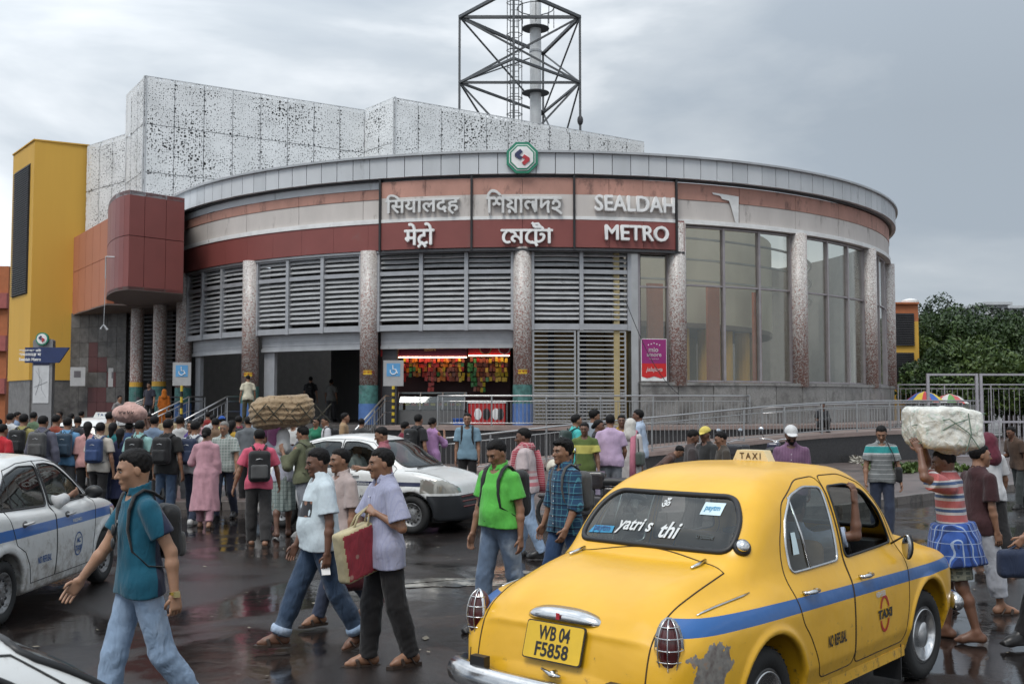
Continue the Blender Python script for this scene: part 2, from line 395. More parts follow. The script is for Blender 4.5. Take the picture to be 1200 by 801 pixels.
M_OFFW = mat('off_white_plaster', (0.56, 0.52, 0.49), 0.7, var=0.08, scale=1.2, dirt=((0.27, 0.24, 0.22), 2.0, 0.58), stretch=(1, 1, 0.3))
M_WSTRIP = mat('white_strip', (0.74, 0.74, 0.73), 0.6, dirt=((0.35, 0.34, 0.33), 3, 0.62))
M_RED = mat('maroon_cladding', (0.22, 0.062, 0.054), 0.5, var=0.08, scale=0.8, dirt=((0.22, 0.09, 0.08), 1.2, 0.62))
M_REDJ = cm('dark_joint', (0.05, 0.02, 0.02), 0.6)
M_ORANGE = mat('rust_orange_cladding', (0.44, 0.165, 0.09), 0.6, var=0.05, scale=0.7)
M_YEL = mat('yellow_wall_paint', (0.62, 0.36, 0.055), 0.7, var=0.05, scale=0.4, dirt=((0.40, 0.24, 0.06), 1.4, 0.66), stretch=(2, 2, 0.15))
M_GRAN = mat('grey_granite', (0.20, 0.195, 0.185), 0.4, var=0.4, scale=40, dirt=((0.10, 0.095, 0.09), 0.9, 0.5), bump=0.0)
M_GRAN2 = mat('grey_granite_stained', (0.24, 0.235, 0.225), 0.4, var=0.4, scale=35, dirt=((0.12, 0.115, 0.11), 1.3, 0.48))
M_DGRAN = mat('black_granite', (0.034, 0.034, 0.036), 0.25, var=0.3, scale=20, dirt=((0.07, 0.06, 0.055), 1.5, 0.6))
M_WGRAN = mat('grey_slate_tiles', (0.095, 0.09, 0.085), 0.5, var=0.35, scale=4, dirt=((0.05, 0.045, 0.045), 1.2, 0.5))
M_WGRAN2 = mat('grey_slate_tiles_lighter', (0.13, 0.125, 0.12), 0.5, var=0.3, scale=4, dirt=((0.06, 0.055, 0.05), 1.2, 0.5))
M_MAROONT = mat('maroon_tiles', (0.075, 0.022, 0.022), 0.45)
M_CEIL = mat('soffit_panels', (0.16, 0.13, 0.12), 0.6)
M_INT = mat('dim_interior_wall', (0.16, 0.15, 0.14), 0.7)
M_COPE = mat('pinkish_stone_coping', (0.27, 0.21, 0.19), 0.45, var=0.15, scale=3, dirt=((0.12, 0.09, 0.08), 2, 0.6))
def mosaic():
	m, nt, b = NM('broken_tile_mosaic'); l = nt.links.new
	tc = N(nt, 'ShaderNodeTexCoord'); v = N(nt, 'ShaderNodeTexVoronoi', ins={'Scale': 30}); l(tc.outputs['Object'], v.inputs['Vector'])
	sep = N(nt, 'ShaderNodeSeparateXYZ'); l(tc.outputs['Object'], sep.inputs[0])
	sc = N(nt, 'ShaderNodeSeparateColor'); l(v.outputs['Color'], sc.inputs[0])
	mr = N(nt, 'ShaderNodeMapRange'); mr.inputs['From Min'].default_value = 2.9; mr.inputs['From Max'].default_value = 6.6; mr.inputs['To Min'].default_value = 0.40; mr.inputs['To Max'].default_value = 0.97; l(sep.outputs[2], mr.inputs[0])
	lt = N(nt, 'ShaderNodeMath', operation='LESS_THAN'); l(sc.outputs[0], lt.inputs[0]); l(mr.outputs[0], lt.inputs[1])
	wv = ramp(nt, [(0, (0.46, 0.43, 0.40)), (1, (0.78, 0.76, 0.73))]); l(sc.outputs[1], wv.inputs[0])
	rv = ramp(nt, [(0, (0.30, 0.14, 0.115)), (0.6, (0.44, 0.26, 0.22)), (1, (0.24, 0.13, 0.11))]); l(sc.outputs[2], rv.inputs[0])
	mx = N(nt, 'ShaderNodeMix', data_type='RGBA'); l(lt.outputs[0], mx.inputs[0]); l(rv.outputs[0], mx.inputs[6]); l(wv.outputs[0], mx.inputs[7])
	v2 = N(nt, 'ShaderNodeTexVoronoi', feature='DISTANCE_TO_EDGE', ins={'Scale': 30}); l(tc.outputs['Object'], v2.inputs['Vector'])
	gr = ramp(nt, [(0.03, (1, 1, 1)), (0.09, (0, 0, 0))]); l(v2.outputs[0], gr.inputs[0])
	m2 = N(nt, 'ShaderNodeMix', data_type='RGBA'); m2.inputs[7].default_value = (0.16, 0.11, 0.10, 1); l(gr.outputs[0], m2.inputs[0]); l(mx.outputs[2], m2.inputs[6])
	l(m2.outputs[2], b.inputs['Base Color']); b.inputs['Roughness'].default_value = 0.35
	bp = N(nt, 'ShaderNodeBump', ins={'Strength': 0.4, 'Distance': 0.01}); l(v2.outputs[0], bp.inputs['Height']); l(bp.outputs[0], b.inputs['Normal']); return m
M_MOS = mosaic()
M_TEALB = mat('teal_mosaic_paint', (0.06, 0.17, 0.155), 0.5, var=0.5, scale=6, dirt=((0.14, 0.10, 0.13), 3, 0.55))
M_BLUEB = mat('blue_painted_base', (0.07, 0.15, 0.36), 0.5, var=0.25, scale=3, dirt=((0.06, 0.09, 0.16), 3, 0.6))
b_ = MB(); arc(b_, -86, 13, 0.3, RW + 0.05, 9.3, 9.6, 4); b_.build('roof_slab', M_CAP2, ST)
b_ = MB(); arc(b_, 90, 290, RW - 0.3, RW, 0, 9.6, 5); b_.build('rear_wall', M_INT, ST)
b_ = MB(); arc(b_, -100, 100, 0.3, RW - 0.02, FLOOR - 0.1, FLOOR, 4); b_.build('hall_floor', cm('hall_floor', (0.13, 0.12, 0.115), 0.25, var=0.2), ST)
M_INTW = mat('pale_interior_wall', (0.52, 0.48, 0.40), 0.8, var=0.1, scale=0.5)
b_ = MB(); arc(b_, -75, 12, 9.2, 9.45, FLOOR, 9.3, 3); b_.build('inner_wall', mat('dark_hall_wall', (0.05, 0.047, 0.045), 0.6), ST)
b_ = MB(); arc(b_, 12, 100, 11.5, 11.7, 5.2, 9.3, 3); b_.build('inner_wall_upper', M_INTW, ST)
b_ = MB(); arc(b_, 12, 100, 8.0, 8.2, FLOOR, 5.3, 3); b_.build('inner_wall_lower', mat('tan_partition', (0.30, 0.25, 0.15), 0.8), ST)
b_ = MB(); arc(b_, 12, 100, 8.0, 11.7, 5.0, 5.2, 3); b_.build('gallery_soffit', M_CEIL, ST)
b_ = MB(); arc(b_, -.5, 11.5, 13.2, 13.4, FLOOR, 7.1, 3); b_.build('tan_wall_behind_gate', cm('tan_wall', (.42, .34, .17), .8), ST)
for t in (2.6, 7.6): b_ = MB(); arc(b_, t, t + .9, 13.45, 13.5, FLOOR, 7.1, 3); b_.build('dark_upright', M_DARKMETAL, ST)
MB().box(12.5 * sin(R_(13)) + CX - .1, 12.5 * sin(R_(13)) + CX + .1, CY - RW + .4, CY - 8, FLOOR, 9.3).build('partition', mat('yellow_tan_partition', (0.36, 0.29, 0.15), 0.8), ST)
for t in (20, 26, 33, 40, 47, 55, 63):
	c = cp(t, 11.2); MB().lathe([(0.32, FLOOR), (0.32, 5.0)], 14, Matrix.Translation((c[0], c[1], 0))).build('inner_column', M_YEL, ST, smooth=False)
for t in (23, 36.5, 51):
	b_ = MB(); arc(b_, t - 1.6, t + 1.6, 12.2, 12.3, FLOOR, 6.6, 2); b_.build('orange_panel', mat('orange_wall_panel', (0.35, 0.11, 0.05), 0.7) if 'orange_wall_panel' not in bpy.data.materials else bpy.data.materials['orange_wall_panel'], ST)
for z in (6.6, 7.4, 8.2):
	b_ = MB(); arc(b_, 16, 90, 13.4, 13.5, z, z + 0.07, 3); b_.build('ceiling_fin', M_ALU, ST)
pan = []
t = -66.0; k = 0
while t < 92:
	b_ = MB(); arc(b_, t + 0.045, t + 2.1, 16.92, 17.1, 9.62 - .003 * (k % 3), 10.31, 1.1); b_.build('cap_panel', M_CAP2 if random.random() < .35 else M_CAP, ST); t += 2.14; k += 1
b_ = MB(); arc(b_, -66, 92, 16.5, 17.03, 9.65, 10.24, 3); b_.build('cap_backing', M_DARKMETAL, ST)
b_ = MB(); arc(b_, -66, 92, 16.45, 17.2, 10.31, 10.38, 2); b_.build('coping', M_ALU, ST)
b_ = MB(); arc(b_, -66, 92, 16.78, 16.93, 9.55, 9.61, 2); b_.build('shadow_gap', M_DARKMETAL, ST)
def band(name, t0, t1, z0, z1, m, dt, r0=16.55, r1=16.8, gap=0.03):
	t = t0
	while t < t1 - 0.01:
		e = min(t + dt, t1); b_ = MB(); arc(b_, t + gap, e - gap, r0, r1, z0 + .004, z1 - .004, 1.5); b_.build(name, m, ST); t = e
band('pink_band', -66, 92, 8.95, 9.53, M_PINK, 9.15, r1=16.82)
band('white_band', -66, 92, 8.27, 8.95, M_OFFW, 9.15)
b_ = MB(); arc(b_, -66, 92, 16.5, 16.87, 8.12, 8.27, 2); b_.build('white_strip', M_WSTRIP, ST)
band('maroon_band', -66, 17.6, 7.2, 8.12, M_RED, 4.65, r1=16.84, gap=0.012)
b_ = MB(); arc(b_, -66, 16, 16.2, 16.55, 7.0, 9.5, 4); b_.build('fascia_backing', M_DARKMETAL, ST)
b_ = MB(); arc(b_, 16, 92, 16.3, 16.6, 8.1, 9.5, 4); b_.build('fascia_backing', M_DARKMETAL, ST)
b_ = MB(); arc(b_, -66, 17.6, 15.9, 16.8, 7.12, 7.19, 3); b_.build('fascia_soffit', M_ALU, ST)
tm = MB()
def onf(th, z, r): return cp(th, r, z)
pts = [(21.6, 9.26), (25.3, 9.20), (25.2, 8.24), (24.75, 8.3), (24.2, 8.82), (23.9, 9.02), (22.9, 9.06), (22.7, 9.16), (21.7, 9.2)]
tm.add([onf(a, z, 16.865) for a, z in pts] + [onf(a, z, 16.85) for a, z in pts], [tuple(range(9))[::-1], tuple(range(9, 18))] + [(i, (i + 1) % 9, 9 + (i + 1) % 9, 9 + i) for i in range(9)])
tm.build('torn_sheet', M_WSTRIP, ST)
for th, z in ((-29.6, 9.33), (-25.8, 9.37), (-20.6, 9.44)):
	b_ = MB(); arc(b_, th, th + 2.3, 16.8, 16.835, z, z + .07, 2); b_.build('peeled_patch', M_WSTRIP, ST)
SB = empty('sign_board', (0, 0, 0), parent=ST)
T0, T1 = -17.7, 16.6
for a, c in ((T0, -12.3), (-12.3, -6.9), (-6.9, -1.2), (-1.2, 4.6), (4.6, 8.6), (8.6, 12.6), (12.6, T1)):
	b_ = MB(); arc(b_, a + .02, c - .02, 16.86, 16.98, 8.95, 9.5, 1.5); b_.build('pink_panel', M_PINK, SB)
	b_ = MB(); arc(b_, a, c, 16.86, 16.98, 8.22, 8.947, 1.5); b_.build('pale_panel', M_OFFW, SB)
	b_ = MB(); arc(b_, a + .02, c - .02, 16.86, 17.0, 7.18, 8.10, 1.5); b_.build('maroon_panel', M_RED, SB)
b_ = MB(); arc(b_, T0, T1, 16.86, 17.01, 8.105, 8.215, 1.5); b_.build('white_strip', M_WSTRIP, SB)
b_ = MB(); arc(b_, T1, 17.6, 16.86, 17.0, 7.14, 8.18, 1.5); b_.build('maroon_end', M_RED, SB)
b_ = MB(); arc(b_, T0, 17.6, 16.86, 17.03, 7.06, 7.13, 1.5); b_.build('bottom_lip', M_DARKMETAL, SB)
for t in (T0, -6.9, 4.6, T1):
	b_ = MB(); arc(b_, t - .12, t + .12, 16.9, 17.06, 7.1, 9.6, 1); b_.build('divider', M_BLACK, SB)
M_LET = mat('raised_grey_letters', (0.64, 0.64, 0.63), 0.55, dirt=((0.3, 0.29, 0.28), 4, 0.6))
M_LETW = mat('raised_white_letters', (0.82, 0.82, 0.81), 0.5)
def wrap(me, th, z, r, ang=0):
	def f(c):
		t = th + math.degrees(c.x / r); return Vector(cp(t, r + c.z, z + c.y))
	return map_mesh(me, f)
def letters(txt, th, z, width, height=None, m=None, name='lettering', extra=None, ext=0.055, bold=0.0, r=17.03, fat=.022):
	me = text_mesh(txt, 1.0, ext, bold=0)
	xs = [v.co.x for v in me.vertices]; ys = [v.co.y for v in me.vertices]; x0, x1, y0, y1 = min(xs), max(xs), min(ys), max(ys)
	sx = width / (x1 - x0); sy = (height / (y1 - y0)) if height else sx
	bm = bmesh.new(); bm.from_mesh(me)
	if extra: extra(bm, x0, x1, y0, y1)
	g0 = bm.verts[:] + bm.edges[:] + bm.faces[:]
	for q_, (dx, dy) in enumerate(((fat, 0), (-fat, 0), (0, fat), (0, -fat))):
		d_ = bmesh.ops.duplicate(bm, geom=g0); bmesh.ops.translate(bm, verts=[v for v in d_['geom'] if isinstance(v, bmesh.types.BMVert)], vec=(dx, dy, -.0015 * (q_ + 1)))
	bm.to_mesh(me); bm.free()
	map_mesh(me, lambda c: Vector(((c.x - (x0 + x1) / 2) * sx, (c.y - (y0 + y1) / 2) * sy, c.z if abs(c.z) < 9 else 0)))
	wrap(me, th, z, r + ext)
	return link(name, me, m or M_LET, SB)
def stroke(bm, pts, w, d):
	"""flat ribbon stroke with depth in the text plane"""
	n = len(pts); P = [Vector(p) for p in pts]; L_ = []; Rr = []
	for i in range(n):
		t = (P[min(i + 1, n - 1)] - P[max(i - 1, 0)]).normalized(); nn = Vector((-t.y, t.x)) * w / 2
		L_.append(P[i] + nn); Rr.append(P[i] - nn)
	fr = [bm.verts.new((p.x, p.y, d)) for p in L_] + [bm.verts.new((p.x, p.y, d)) for p in Rr]
	bk = [bm.verts.new((p.x, p.y, -d)) for p in L_] + [bm.verts.new((p.x, p.y, -d)) for p in Rr]
	for i in range(n - 1):
		bm.faces.new((fr[i], fr[n + i], fr[n + i + 1], fr[i + 1])); bm.faces.new((bk[i], bk[i + 1], bk[n + i + 1], bk[n + i]))
		bm.faces.new((fr[i], fr[i + 1], bk[i + 1], bk[i])); bm.faces.new((fr[n + i], bk[n + i], bk[n + i + 1], fr[n + i + 1]))
	bm.faces.new((fr[0], bk[0], bk[n], fr[n])); bm.faces.new((fr[n - 1], fr[2 * n - 1], bk[2 * n - 1], bk[n - 1]))
def dev_ra(bm, x0, x1, y0, y1):
	c = x0 + (x1 - x0) * 0.60; b0 = y0 + 0.07
	stroke(bm, [(c - .17, b0 - .16), (c, b0 + .02), (c + .17, b0 - .16)], .085, .0545)
def ben_ra(bm, x0, x1, y0, y1):
	c = x0 + (x1 - x0) * 0.66
	stroke(bm, [(c - .34, y0 + .13), (c - .2, y0 + .03), (c, y0 + .02), (c + .08, y0 - .12)], .085, .0545)
	stroke(bm, [(c - .13, y1 + .02), (c - .05, y1 - .05), (c + .13, y1 - .02), (c + .22, y1 - .16)], .08, .0545)
letters('\u093f\u0938\u092f\u093e\u0932\u0926\u0939', -12.55, 8.66, 2.55, 0.72, bold=0.006)
letters('\u092e\u0947\u091f\u094b', -12.85, 7.66, 1.02, 0.72, M_LETW, extra=dev_ra, bold=0.008)
letters('\u09bf\u09b6\u09df\u09be\u09b2\u09a6\u09b9', -1.0, 8.66, 2.5, 0.82, bold=0.004)
letters('\u09c7\u09ae\u09c7\u099f\u09be', -0.7, 7.62, 1.7, 0.66, M_LETW, extra=ben_ra, bold=0.008)
letters('SEALDAH', 11.55, 8.66, 2.76, 0.52, M_LETW, bold=0.016, ext=.06)
letters('METRO', 11.75, 7.68, 2.2, 0.50, M_LETW, bold=0.016, ext=.06)
EM = empty('octagonal_emblem', (0, 0, 0), parent=ST)
ec = Vector(at(612, 185, 34.95)); emM = Matrix.Translation(ec) @ Matrix.Rotation(pi / 2, 4, 'X')
def octo(r): return [(r * cos(pi / 8 + k * pi / 4), r * sin(pi / 8 + k * pi / 4)) for k in range(8)]
M_EG = mat('emblem_green', (0.02, 0.22, 0.13), 0.4); M_NAVY = mat('emblem_navy', (0.03, 0.035, 0.10), 0.4); M_ERED = mat('emblem_red', (0.45, 0.03, 0.04), 0.4)
MB().prism(octo(.56), -.08, .05, 'z', emM).build('green_rim', M_EG, EM)
MB().prism(octo(.47), .052, .07, 'z', emM).build('white_line', M_WHITE, EM)
MB().prism(octo(.44), .072, .085, 'z', emM).build('green_ring', M_EG, EM)
MB().prism(octo(.39), .087, .10, 'z', emM).build('white_face', M_WHITE, EM)
def emblem(parent, Mx, s=1.0, z=.102):
	a = [(-.02, .24), (-.2, .09), (-.2, .0), (-.02, -.12), (.05, -.02), (-.06, .04), (.06, .15)]
	c = [(-x, -y) for x, y in a]
	MB().prism([(x * s - .045 * s, y * s + .03 * s) for x, y in a][::-1], z, z + .03, 'z', Mx).build('navy_arrow', M_NAVY, parent, fix=True)
	MB().prism([(x * s + .045 * s, y * s - .03 * s) for x, y in c][::-1], z, z + .03, 'z', Mx).build('red_arrow', M_ERED, parent, fix=True)
emblem(EM, emM)
COLT = [-56.1 + 18.3 * i for i in range(8)]
for i, t in enumerate(COLT):
	c = cp(t, 16.72); Mx = Matrix.Translation((c[0], c[1], 0))
	if t < 10:
		o = MB().lathe([(0.31, 2.62), (0.31, 7.2)], 26, Mx).build('column', M_MOS, ST, smooth=False);
		for p in o.data.polygons: p.use_smooth = len(p.vertices) == 4
		o2 = MB().lathe([(0.325, 2.0), (0.325, 2.62)], 26, Mx).build('column_band', M_TEALB, ST)
		o3 = MB().lathe([(0.335, FLOOR - 1.2), (0.335, 2.0)], 26, Mx).build('column_base', M_BLUEB, ST)
		b_ = MB(); arc(b_, 62, 118, .311, .322, 2.98, 3.12, 14, fn=lambda a, r, z, c=c: (c[0] + r * cos(R_(-a)), c[1] + r * sin(R_(-a)), z)); b_.build('yellow_sticker', cm('sticker_yellow', (0.6, 0.38, 0.02), 0.5), ST)
		tmx = text_mesh('\u0996\u09ac\u09b0 \u0995\u09be\u0997\u099c', .11, .001); map_mesh(tmx, lambda v, c=c: Vector((c[0] + .325 * sin(v.x / .325), c[1] - .326 * cos(v.x / .325), 3.06 + v.y))); link('sticker_text', tmx, M_ERED, ST)
	else:
		o = MB().lathe([(0.31, 2.6), (0.31, 8.13)], 26, Mx).build('column', M_MOS, ST)
		for p in o.data.polygons: p.use_smooth = len(p.vertices) == 4
M_SLAT = mat('grey_metal_slat', (0.52, 0.53, 0.54), 0.45, 0.3, var=0.12, dirt=((0.2, 0.2, 0.2), 5, 0.6))
M_FRAME = mat('grey_metal_frame', (0.38, 0.39, 0.41), 0.5, 0.3, var=0.1)
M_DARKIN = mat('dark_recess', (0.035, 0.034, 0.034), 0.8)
def louvre_bay(t0, t1, n):
	LB = empty('louvre_bay', (0, 0, 0), parent=ST)
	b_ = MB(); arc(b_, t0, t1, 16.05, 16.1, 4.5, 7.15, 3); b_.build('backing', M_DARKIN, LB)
	w = (t1 - t0) / n
	for r1_, z0_, z1_ in ((16.72, 4.46, 4.66), (16.715, 6.34, 6.48), (16.71, 7.06, 7.12)): f = MB(); arc(f, t0, t1, 16.55, r1_, z0_, z1_, 3); f.build('frame', M_FRAME, LB)
	for k in range(n + 1):
		a = t0 + k * w; b_ = MB(); arc(b_, a - .22, a + .22, 16.54, 16.75, 4.44, 7.11, 1); b_.build('post', M_FRAME, LB)
	zs = [4.8 + i * 0.172 for i in range(9)] + [6.6 + i * .165 for i in range(3)]
	for k in range(n):
		for z in zs:
			a, c = t0 + k * w + .25, t0 + (k + 1) * w - .25; q = random.uniform(-.012, .012); sg = random.uniform(-.014, .014)
			v = []; f = []
			for i in range(3):
				tt = a + (c - a) * i / 2; dz = q + sg * (1 if i == 1 else 0)
				v += [cp(tt, 16.66, z + dz - .02), cp(tt, 16.685, z + dz + .004), cp(tt, 16.56, z + dz + .115), cp(tt, 16.54, z + dz + .092)]
			for i in range(2):
				for j in range(4): f.append((i * 4 + j, i * 4 + 4 + j, i * 4 + 4 + (j + 1) % 4, i * 4 + (j + 1) % 4))
			f += [(3, 2, 1, 0), (8, 9, 10, 11)]
			MB().add(v, f).build('slat', M_SLAT, LB)
dcol = 1.12
for i in range(3): louvre_bay(COLT[i] + dcol, COLT[i + 1] - dcol, 3)
louvre_bay(COLT[3] + dcol, 11.2, 2)
for i in range(3):
	S = empty('roller_shutter', (0, 0, 0), parent=ST); a, c = COLT[i] + dcol, COLT[i + 1] - dcol
	for k in range(7):
		z = 3.98 + k * .078; b_ = MB(); arc(b_, a, c, 16.38, 16.45 + .012 * (k % 2), z, z + .074, 3); b_.build('shutter_slat', M_FRAME, S)
	b_ = MB(); arc(b_, a, c, 16.36, 16.49, 3.86, 3.975, 3); b_.build('bottom_rail', M_ALU, S)
	for a2, c2 in ((a, a + 1.9),):
		b_ = MB(); arc(b_, a2, c2, 16.2, 16.34, FLOOR, 3.95, 2); b_.build('jamb', M_FRAME if i < 2 else M_DARKMETAL, ST)
for a, c in ((COLT[3] + dcol, 4.95), (5.15, 10.9)):
	G = empty('steel_gate', (0, 0, 0), parent=ST)
	for t in (a, c - .2):
		b_ = MB(); arc(b_, t, t + .22, 16.5, 16.58, FLOOR + .05, 4.44, 1); b_.build('stile', M_STEEL, G)
	z = FLOOR + .1
	while z < 4.4:
		dz = .115 if z < 2.35 else .15
		b_ = MB(); arc(b_, a + .1, c - .1, 16.59, 16.62, z, z + (.062 if z < 2.35 else .045), 2.5); b_.build('slat', M_STEEL, G); z += dz
b_ = MB(); arc(b_, 11.35, 12.2, 16.3, 16.75, FLOOR, 7.15, 1); b_.build('steel_post', M_STEEL, ST)
M_WGLASS = glass('window_glass', (0.92, 0.92, 0.87), 0.95, 0.02, 0.08)
M_MULL = mat('window_mullion', (0.34, 0.31, 0.32), 0.4, 0.5)
def window(t0, t1, n, z0=2.74, z1=8.08, zt=6.05):
	W = empty('window', (0, 0, 0), parent=ST); w = (t1 - t0) / n
	for k in range(n):
		for (za, zb) in ((z0, zt), (zt, z1)):
			b_ = MB(); arc(b_, t0 + k * w + .1, t0 + (k + 1) * w - .1, 16.55, 16.57, za + .02, zb - .02, 2); b_.build('pane', M_WGLASS, W)
	for k in range(n + 1):
		a = t0 + k * w; b_ = MB(); arc(b_, a - .16, a + .16, 16.5, 16.66, z0, z1, 1); b_.build('mullion', M_MULL, W)
		b_ = MB(); arc(b_, a + .16, a + .30, 16.5, 16.6, z0, z1, 1); b_.build('mullion_shadow_bead', M_DARKMETAL, W)  # dark strip along one side of the mullion, painted as its shadow
	for z in (z0, zt - .03, z1 - .05): b_ = MB(); arc(b_, t0, t1, 16.51, 16.64, z, z + .055, 2); b_.build('transom', M_MULL, W)
window(12.4, COLT[4] - 1.0, 1, z1=7.1, zt=5.95)
window(COLT[4] + dcol, COLT[5] - dcol, 3); window(COLT[5] + dcol, COLT[6] - dcol, 3); window(COLT[6] + dcol, COLT[7] - dcol, 3); window(COLT[7] + dcol, 90, 2)
t = 12.3; k = 0
while t < 92:
	for z0, z1 in ((0.0, 1.3), (1.3, 2.62)):
		b_ = MB(); arc(b_, t + .02, t + 4.5, 16.4, 16.9 + .004 * ((k * 7) % 3), z0 + .01, z1 - .005, 2); b_.build('granite_panel', M_GRAN2 if (k * 5) % 3 else M_GRAN, ST); k += 1
	t += 4.57
b_ = MB(); arc(b_, 12.3, 92, 16.4, 16.95, 2.62, 2.72, 2); b_.build('window_sill', M_GRAN2, ST)
M_POP = mat('poster_purple', (0.28, 0.02, 0.16), 0.4, var=0.1, scale=1); M_POR = mat('poster_red', (0.55, 0.015, 0.015), 0.4, var=0.05)
PO = empty('advertising_poster', (0, 0, 0), label='purple and red ice cream poster mounted on the narrow pane', cat='poster')
def pz(u, v, e=0.0):   # poster plane coordinates to the drum
	t = 14.05 + math.degrees(u / 16.8); return Vector(cp(t, 16.78 + e, 3.47 + v))
def pp(name, pts, m, e0=0.0, e1=.004):
	n = len(pts); MB().add([pz(u, v, e1) for u, v in pts] + [pz(u, v, e0) for u, v in pts], [tuple(range(n)), tuple(range(n, 2 * n))[::-1]] + [(i, n + i, n + (i + 1) % n, (i + 1) % n) for i in range(n)]).build(name, m, PO, fix=True)
pp('white_board', [(-.46, -.71), (.46, -.71), (.46, .71), (-.46, .71)], M_WHITE, -.03, 0)
pp('purple_field', [(-.44, -.12), (.44, -.12), (.44, .69), (-.44, .69)], M_POP, .001, .006)
pp('red_field', [(-.44, -.56), (-.25, -.62), (.0, -.55), (.25, -.62), (.44, -.56), (.44, -.12), (-.44, -.12)], M_POR, .001, .006)
def ptext(txt, u, v, w, m, h=None, shear=0, bold=.02):
	me = text_mesh(txt, 1, .001, bold=bold, shear=shear); xs = [q.co.x for q in me.vertices]; ys = [q.co.y for q in me.vertices]; s = w / (max(xs) - min(xs)); x0 = (max(xs) + min(xs)) / 2; y0 = (max(ys) + min(ys)) / 2
	map_mesh(me, lambda c: pz(u + (c.x - x0) * s, v + (c.y - y0) * s, .009)); link('poster_lettering', me, m, PO)
ptext('mio', -.02, .34, .34, M_WHITE); ptext('amore', 0, .16, .52, M_WHITE); ptext('THE CAKE SHOP', 0, .03, .36, M_WHITE)
ptext('jalajoga', 0, -.34, .6, M_WHITE, shear=.3)
for u, v in ((-.2, .5), (0, .56), (.2, .5), (-.1, .53), (.1, .53)): pp('star', [(u - .025, v), (u, v - .025), (u + .025, v), (u, v + .025)], M_WHITE, .007, .01)
# ------------------------------------------------------------------ canopy box on the left
def wallbox(mb, p, q, z0, z1, th=0.2):
	p = Vector(p[:2]); q = Vector(q[:2]); t = (q - p).normalized(); n = Vector((-t.y, t.x)) * th   # p -> q left to right seen from outside, thickness goes away
	return mb.prism([tuple(p), tuple(q), tuple(q + n), tuple(p + n)], z0, z1)
def lerp(a, b, t): return (a[0] + (b[0] - a[0]) * t, a[1] + (b[1] - a[1]) * t)
CZ0, CZM, CZ1 = 6.05, 8.0, 9.62
CA = (gx(148, 37.8), 37.8); CB = (gx(213, 39.4), 39.4)
arcp = []
c0 = (gx(122.5, 41.6), 41.6); ctrl = (gx(124, 38.6), 38.4)
for i in range(9):
	t = i / 8; arcp.append(((1 - t) ** 2 * c0[0] + 2 * t * (1 - t) * ctrl[0] + t * t * CA[0], (1 - t) ** 2 * c0[1] + 2 * t * (1 - t) * ctrl[1] + t * t * CA[1]))
arcp = [(c0[0] - .05, c0[1] + 2.0)] + arcp
CN = empty('station_canopy', (0, 0, 0), parent=None, label='maroon curved canopy box jutting out over the station entrance steps', cat='canopy')
MB().prism([p for p in arcp] + [CB, (gx(211, 45), 45), (-16, 46)], CZ0, CZ0 + .12).build('soffit', M_CEIL, CN, fix=True)
MB().prism([p for p in arcp] + [CB, (gx(211, 45), 45), (-16, 46)], CZ1 - .15, CZ1).build('roof_deck', M_CAP2, CN, fix=True)
for (z0, z1) in ((CZ0, CZM), (CZM, CZ1 + .02)):
	for a, c in ((0, .27), (.27, .66), (.66, 1.0)):
		b_ = MB(); wallbox(b_, lerp(CA, CB, a + .004), lerp(CA, CB, c - .004), z0 + .012, z1 - .012); b_.build('cladding_panel', M_RED, CN)
	for i in range(len(arcp) - 1):
		if i % 2 == 0 or i == len(arcp) - 2:
			b_ = MB(); seg = arcp[i:i + 3]
			for q in range(len(seg) - 1):
				A_, B2 = seg[q], seg[q + 1]; g = .03 if q == 0 else 0
				wallbox(b_, lerp(A_, B2, g), B2, z0 + .012, z1 - .012)
			b_.build('curved_panel', M_RED, CN)
MB().prism([lerp(p, (-13.5, 43.5), .02) for p in arcp[1:]] + [lerp(CB, (-13.5, 43.5), .03), (gx(211.5, 44), 44)], CZ0 + .1, CZ1 - .1).build('joint_backing', M_REDJ, CN, fix=True)
b_ = MB(); q = Vector((arcp[5][0], arcp[5][1], CZ0)); b_.tube([q + Vector((-.1, -.3, 1.3)), q + Vector((-.1, -.3, .5))], .025); b_.tube([q + Vector((-.1, -.3, 1.3)), q + Vector((1.0, -.5, 1.25))], .025)
b_.tube([q + Vector((-.1, -.3, .5)), q + Vector((-.12, -.32, -1.2))], .012)
b_.build('lamp_bracket', M_ALU, CN)
b_ = MB(); b_.tube([(q.x - .22, q.y - .32, CZ0 - 1.35), (q.x - .12, q.y - .32, CZ0 - 1.2), (q.x + .02, q.y - .32, CZ0 - 1.38)], .05); b_.build('hanging_lamp', M_ALU, CN)
OW0 = (gx(82, 49), 49); OW1 = (gx(123, 43.6), 43.6)
OWG = empty('orange_wing', (0, 0, 0), label='rust orange panelled wing between yellow tower and maroon canopy', cat='building wing')
for z0, z1 in ((CZ0, CZM), (CZM, CZ1)):
	for k in range(5):
		b_ = MB(); wallbox(b_, lerp(OW0, OW1, k / 5 + .003), lerp(OW0, OW1, (k + 1) / 5 - .003), z0 + .01, z1 - .01, .3); b_.build('cladding_panel', M_ORANGE, OWG)
MB().prism([(OW0[0] + .15, OW0[1] + .05), (OW1[0] + .12, OW1[1] + .12), (-12, 47), (-14, 52)], CZ0 + .05, CZ1 - .05).build('body', M_REDJ, OWG, fix=True)
MB().prism([OW0, OW1, (-12, 46), (-12, 53)], CZ0 - .02, CZ0 + .04).build('soffit', M_CEIL, OWG, fix=True)
YT = empty('yellow_tower', (0, 0, 0), label='tall plain yellow block with a dark louvre strip on its left face', cat='building')
ya = (gx(34, 48), 48); yb = (gx(97.5, 49.1), 49.1); yc = (gx(9, 51), 51); ZT = 13.95
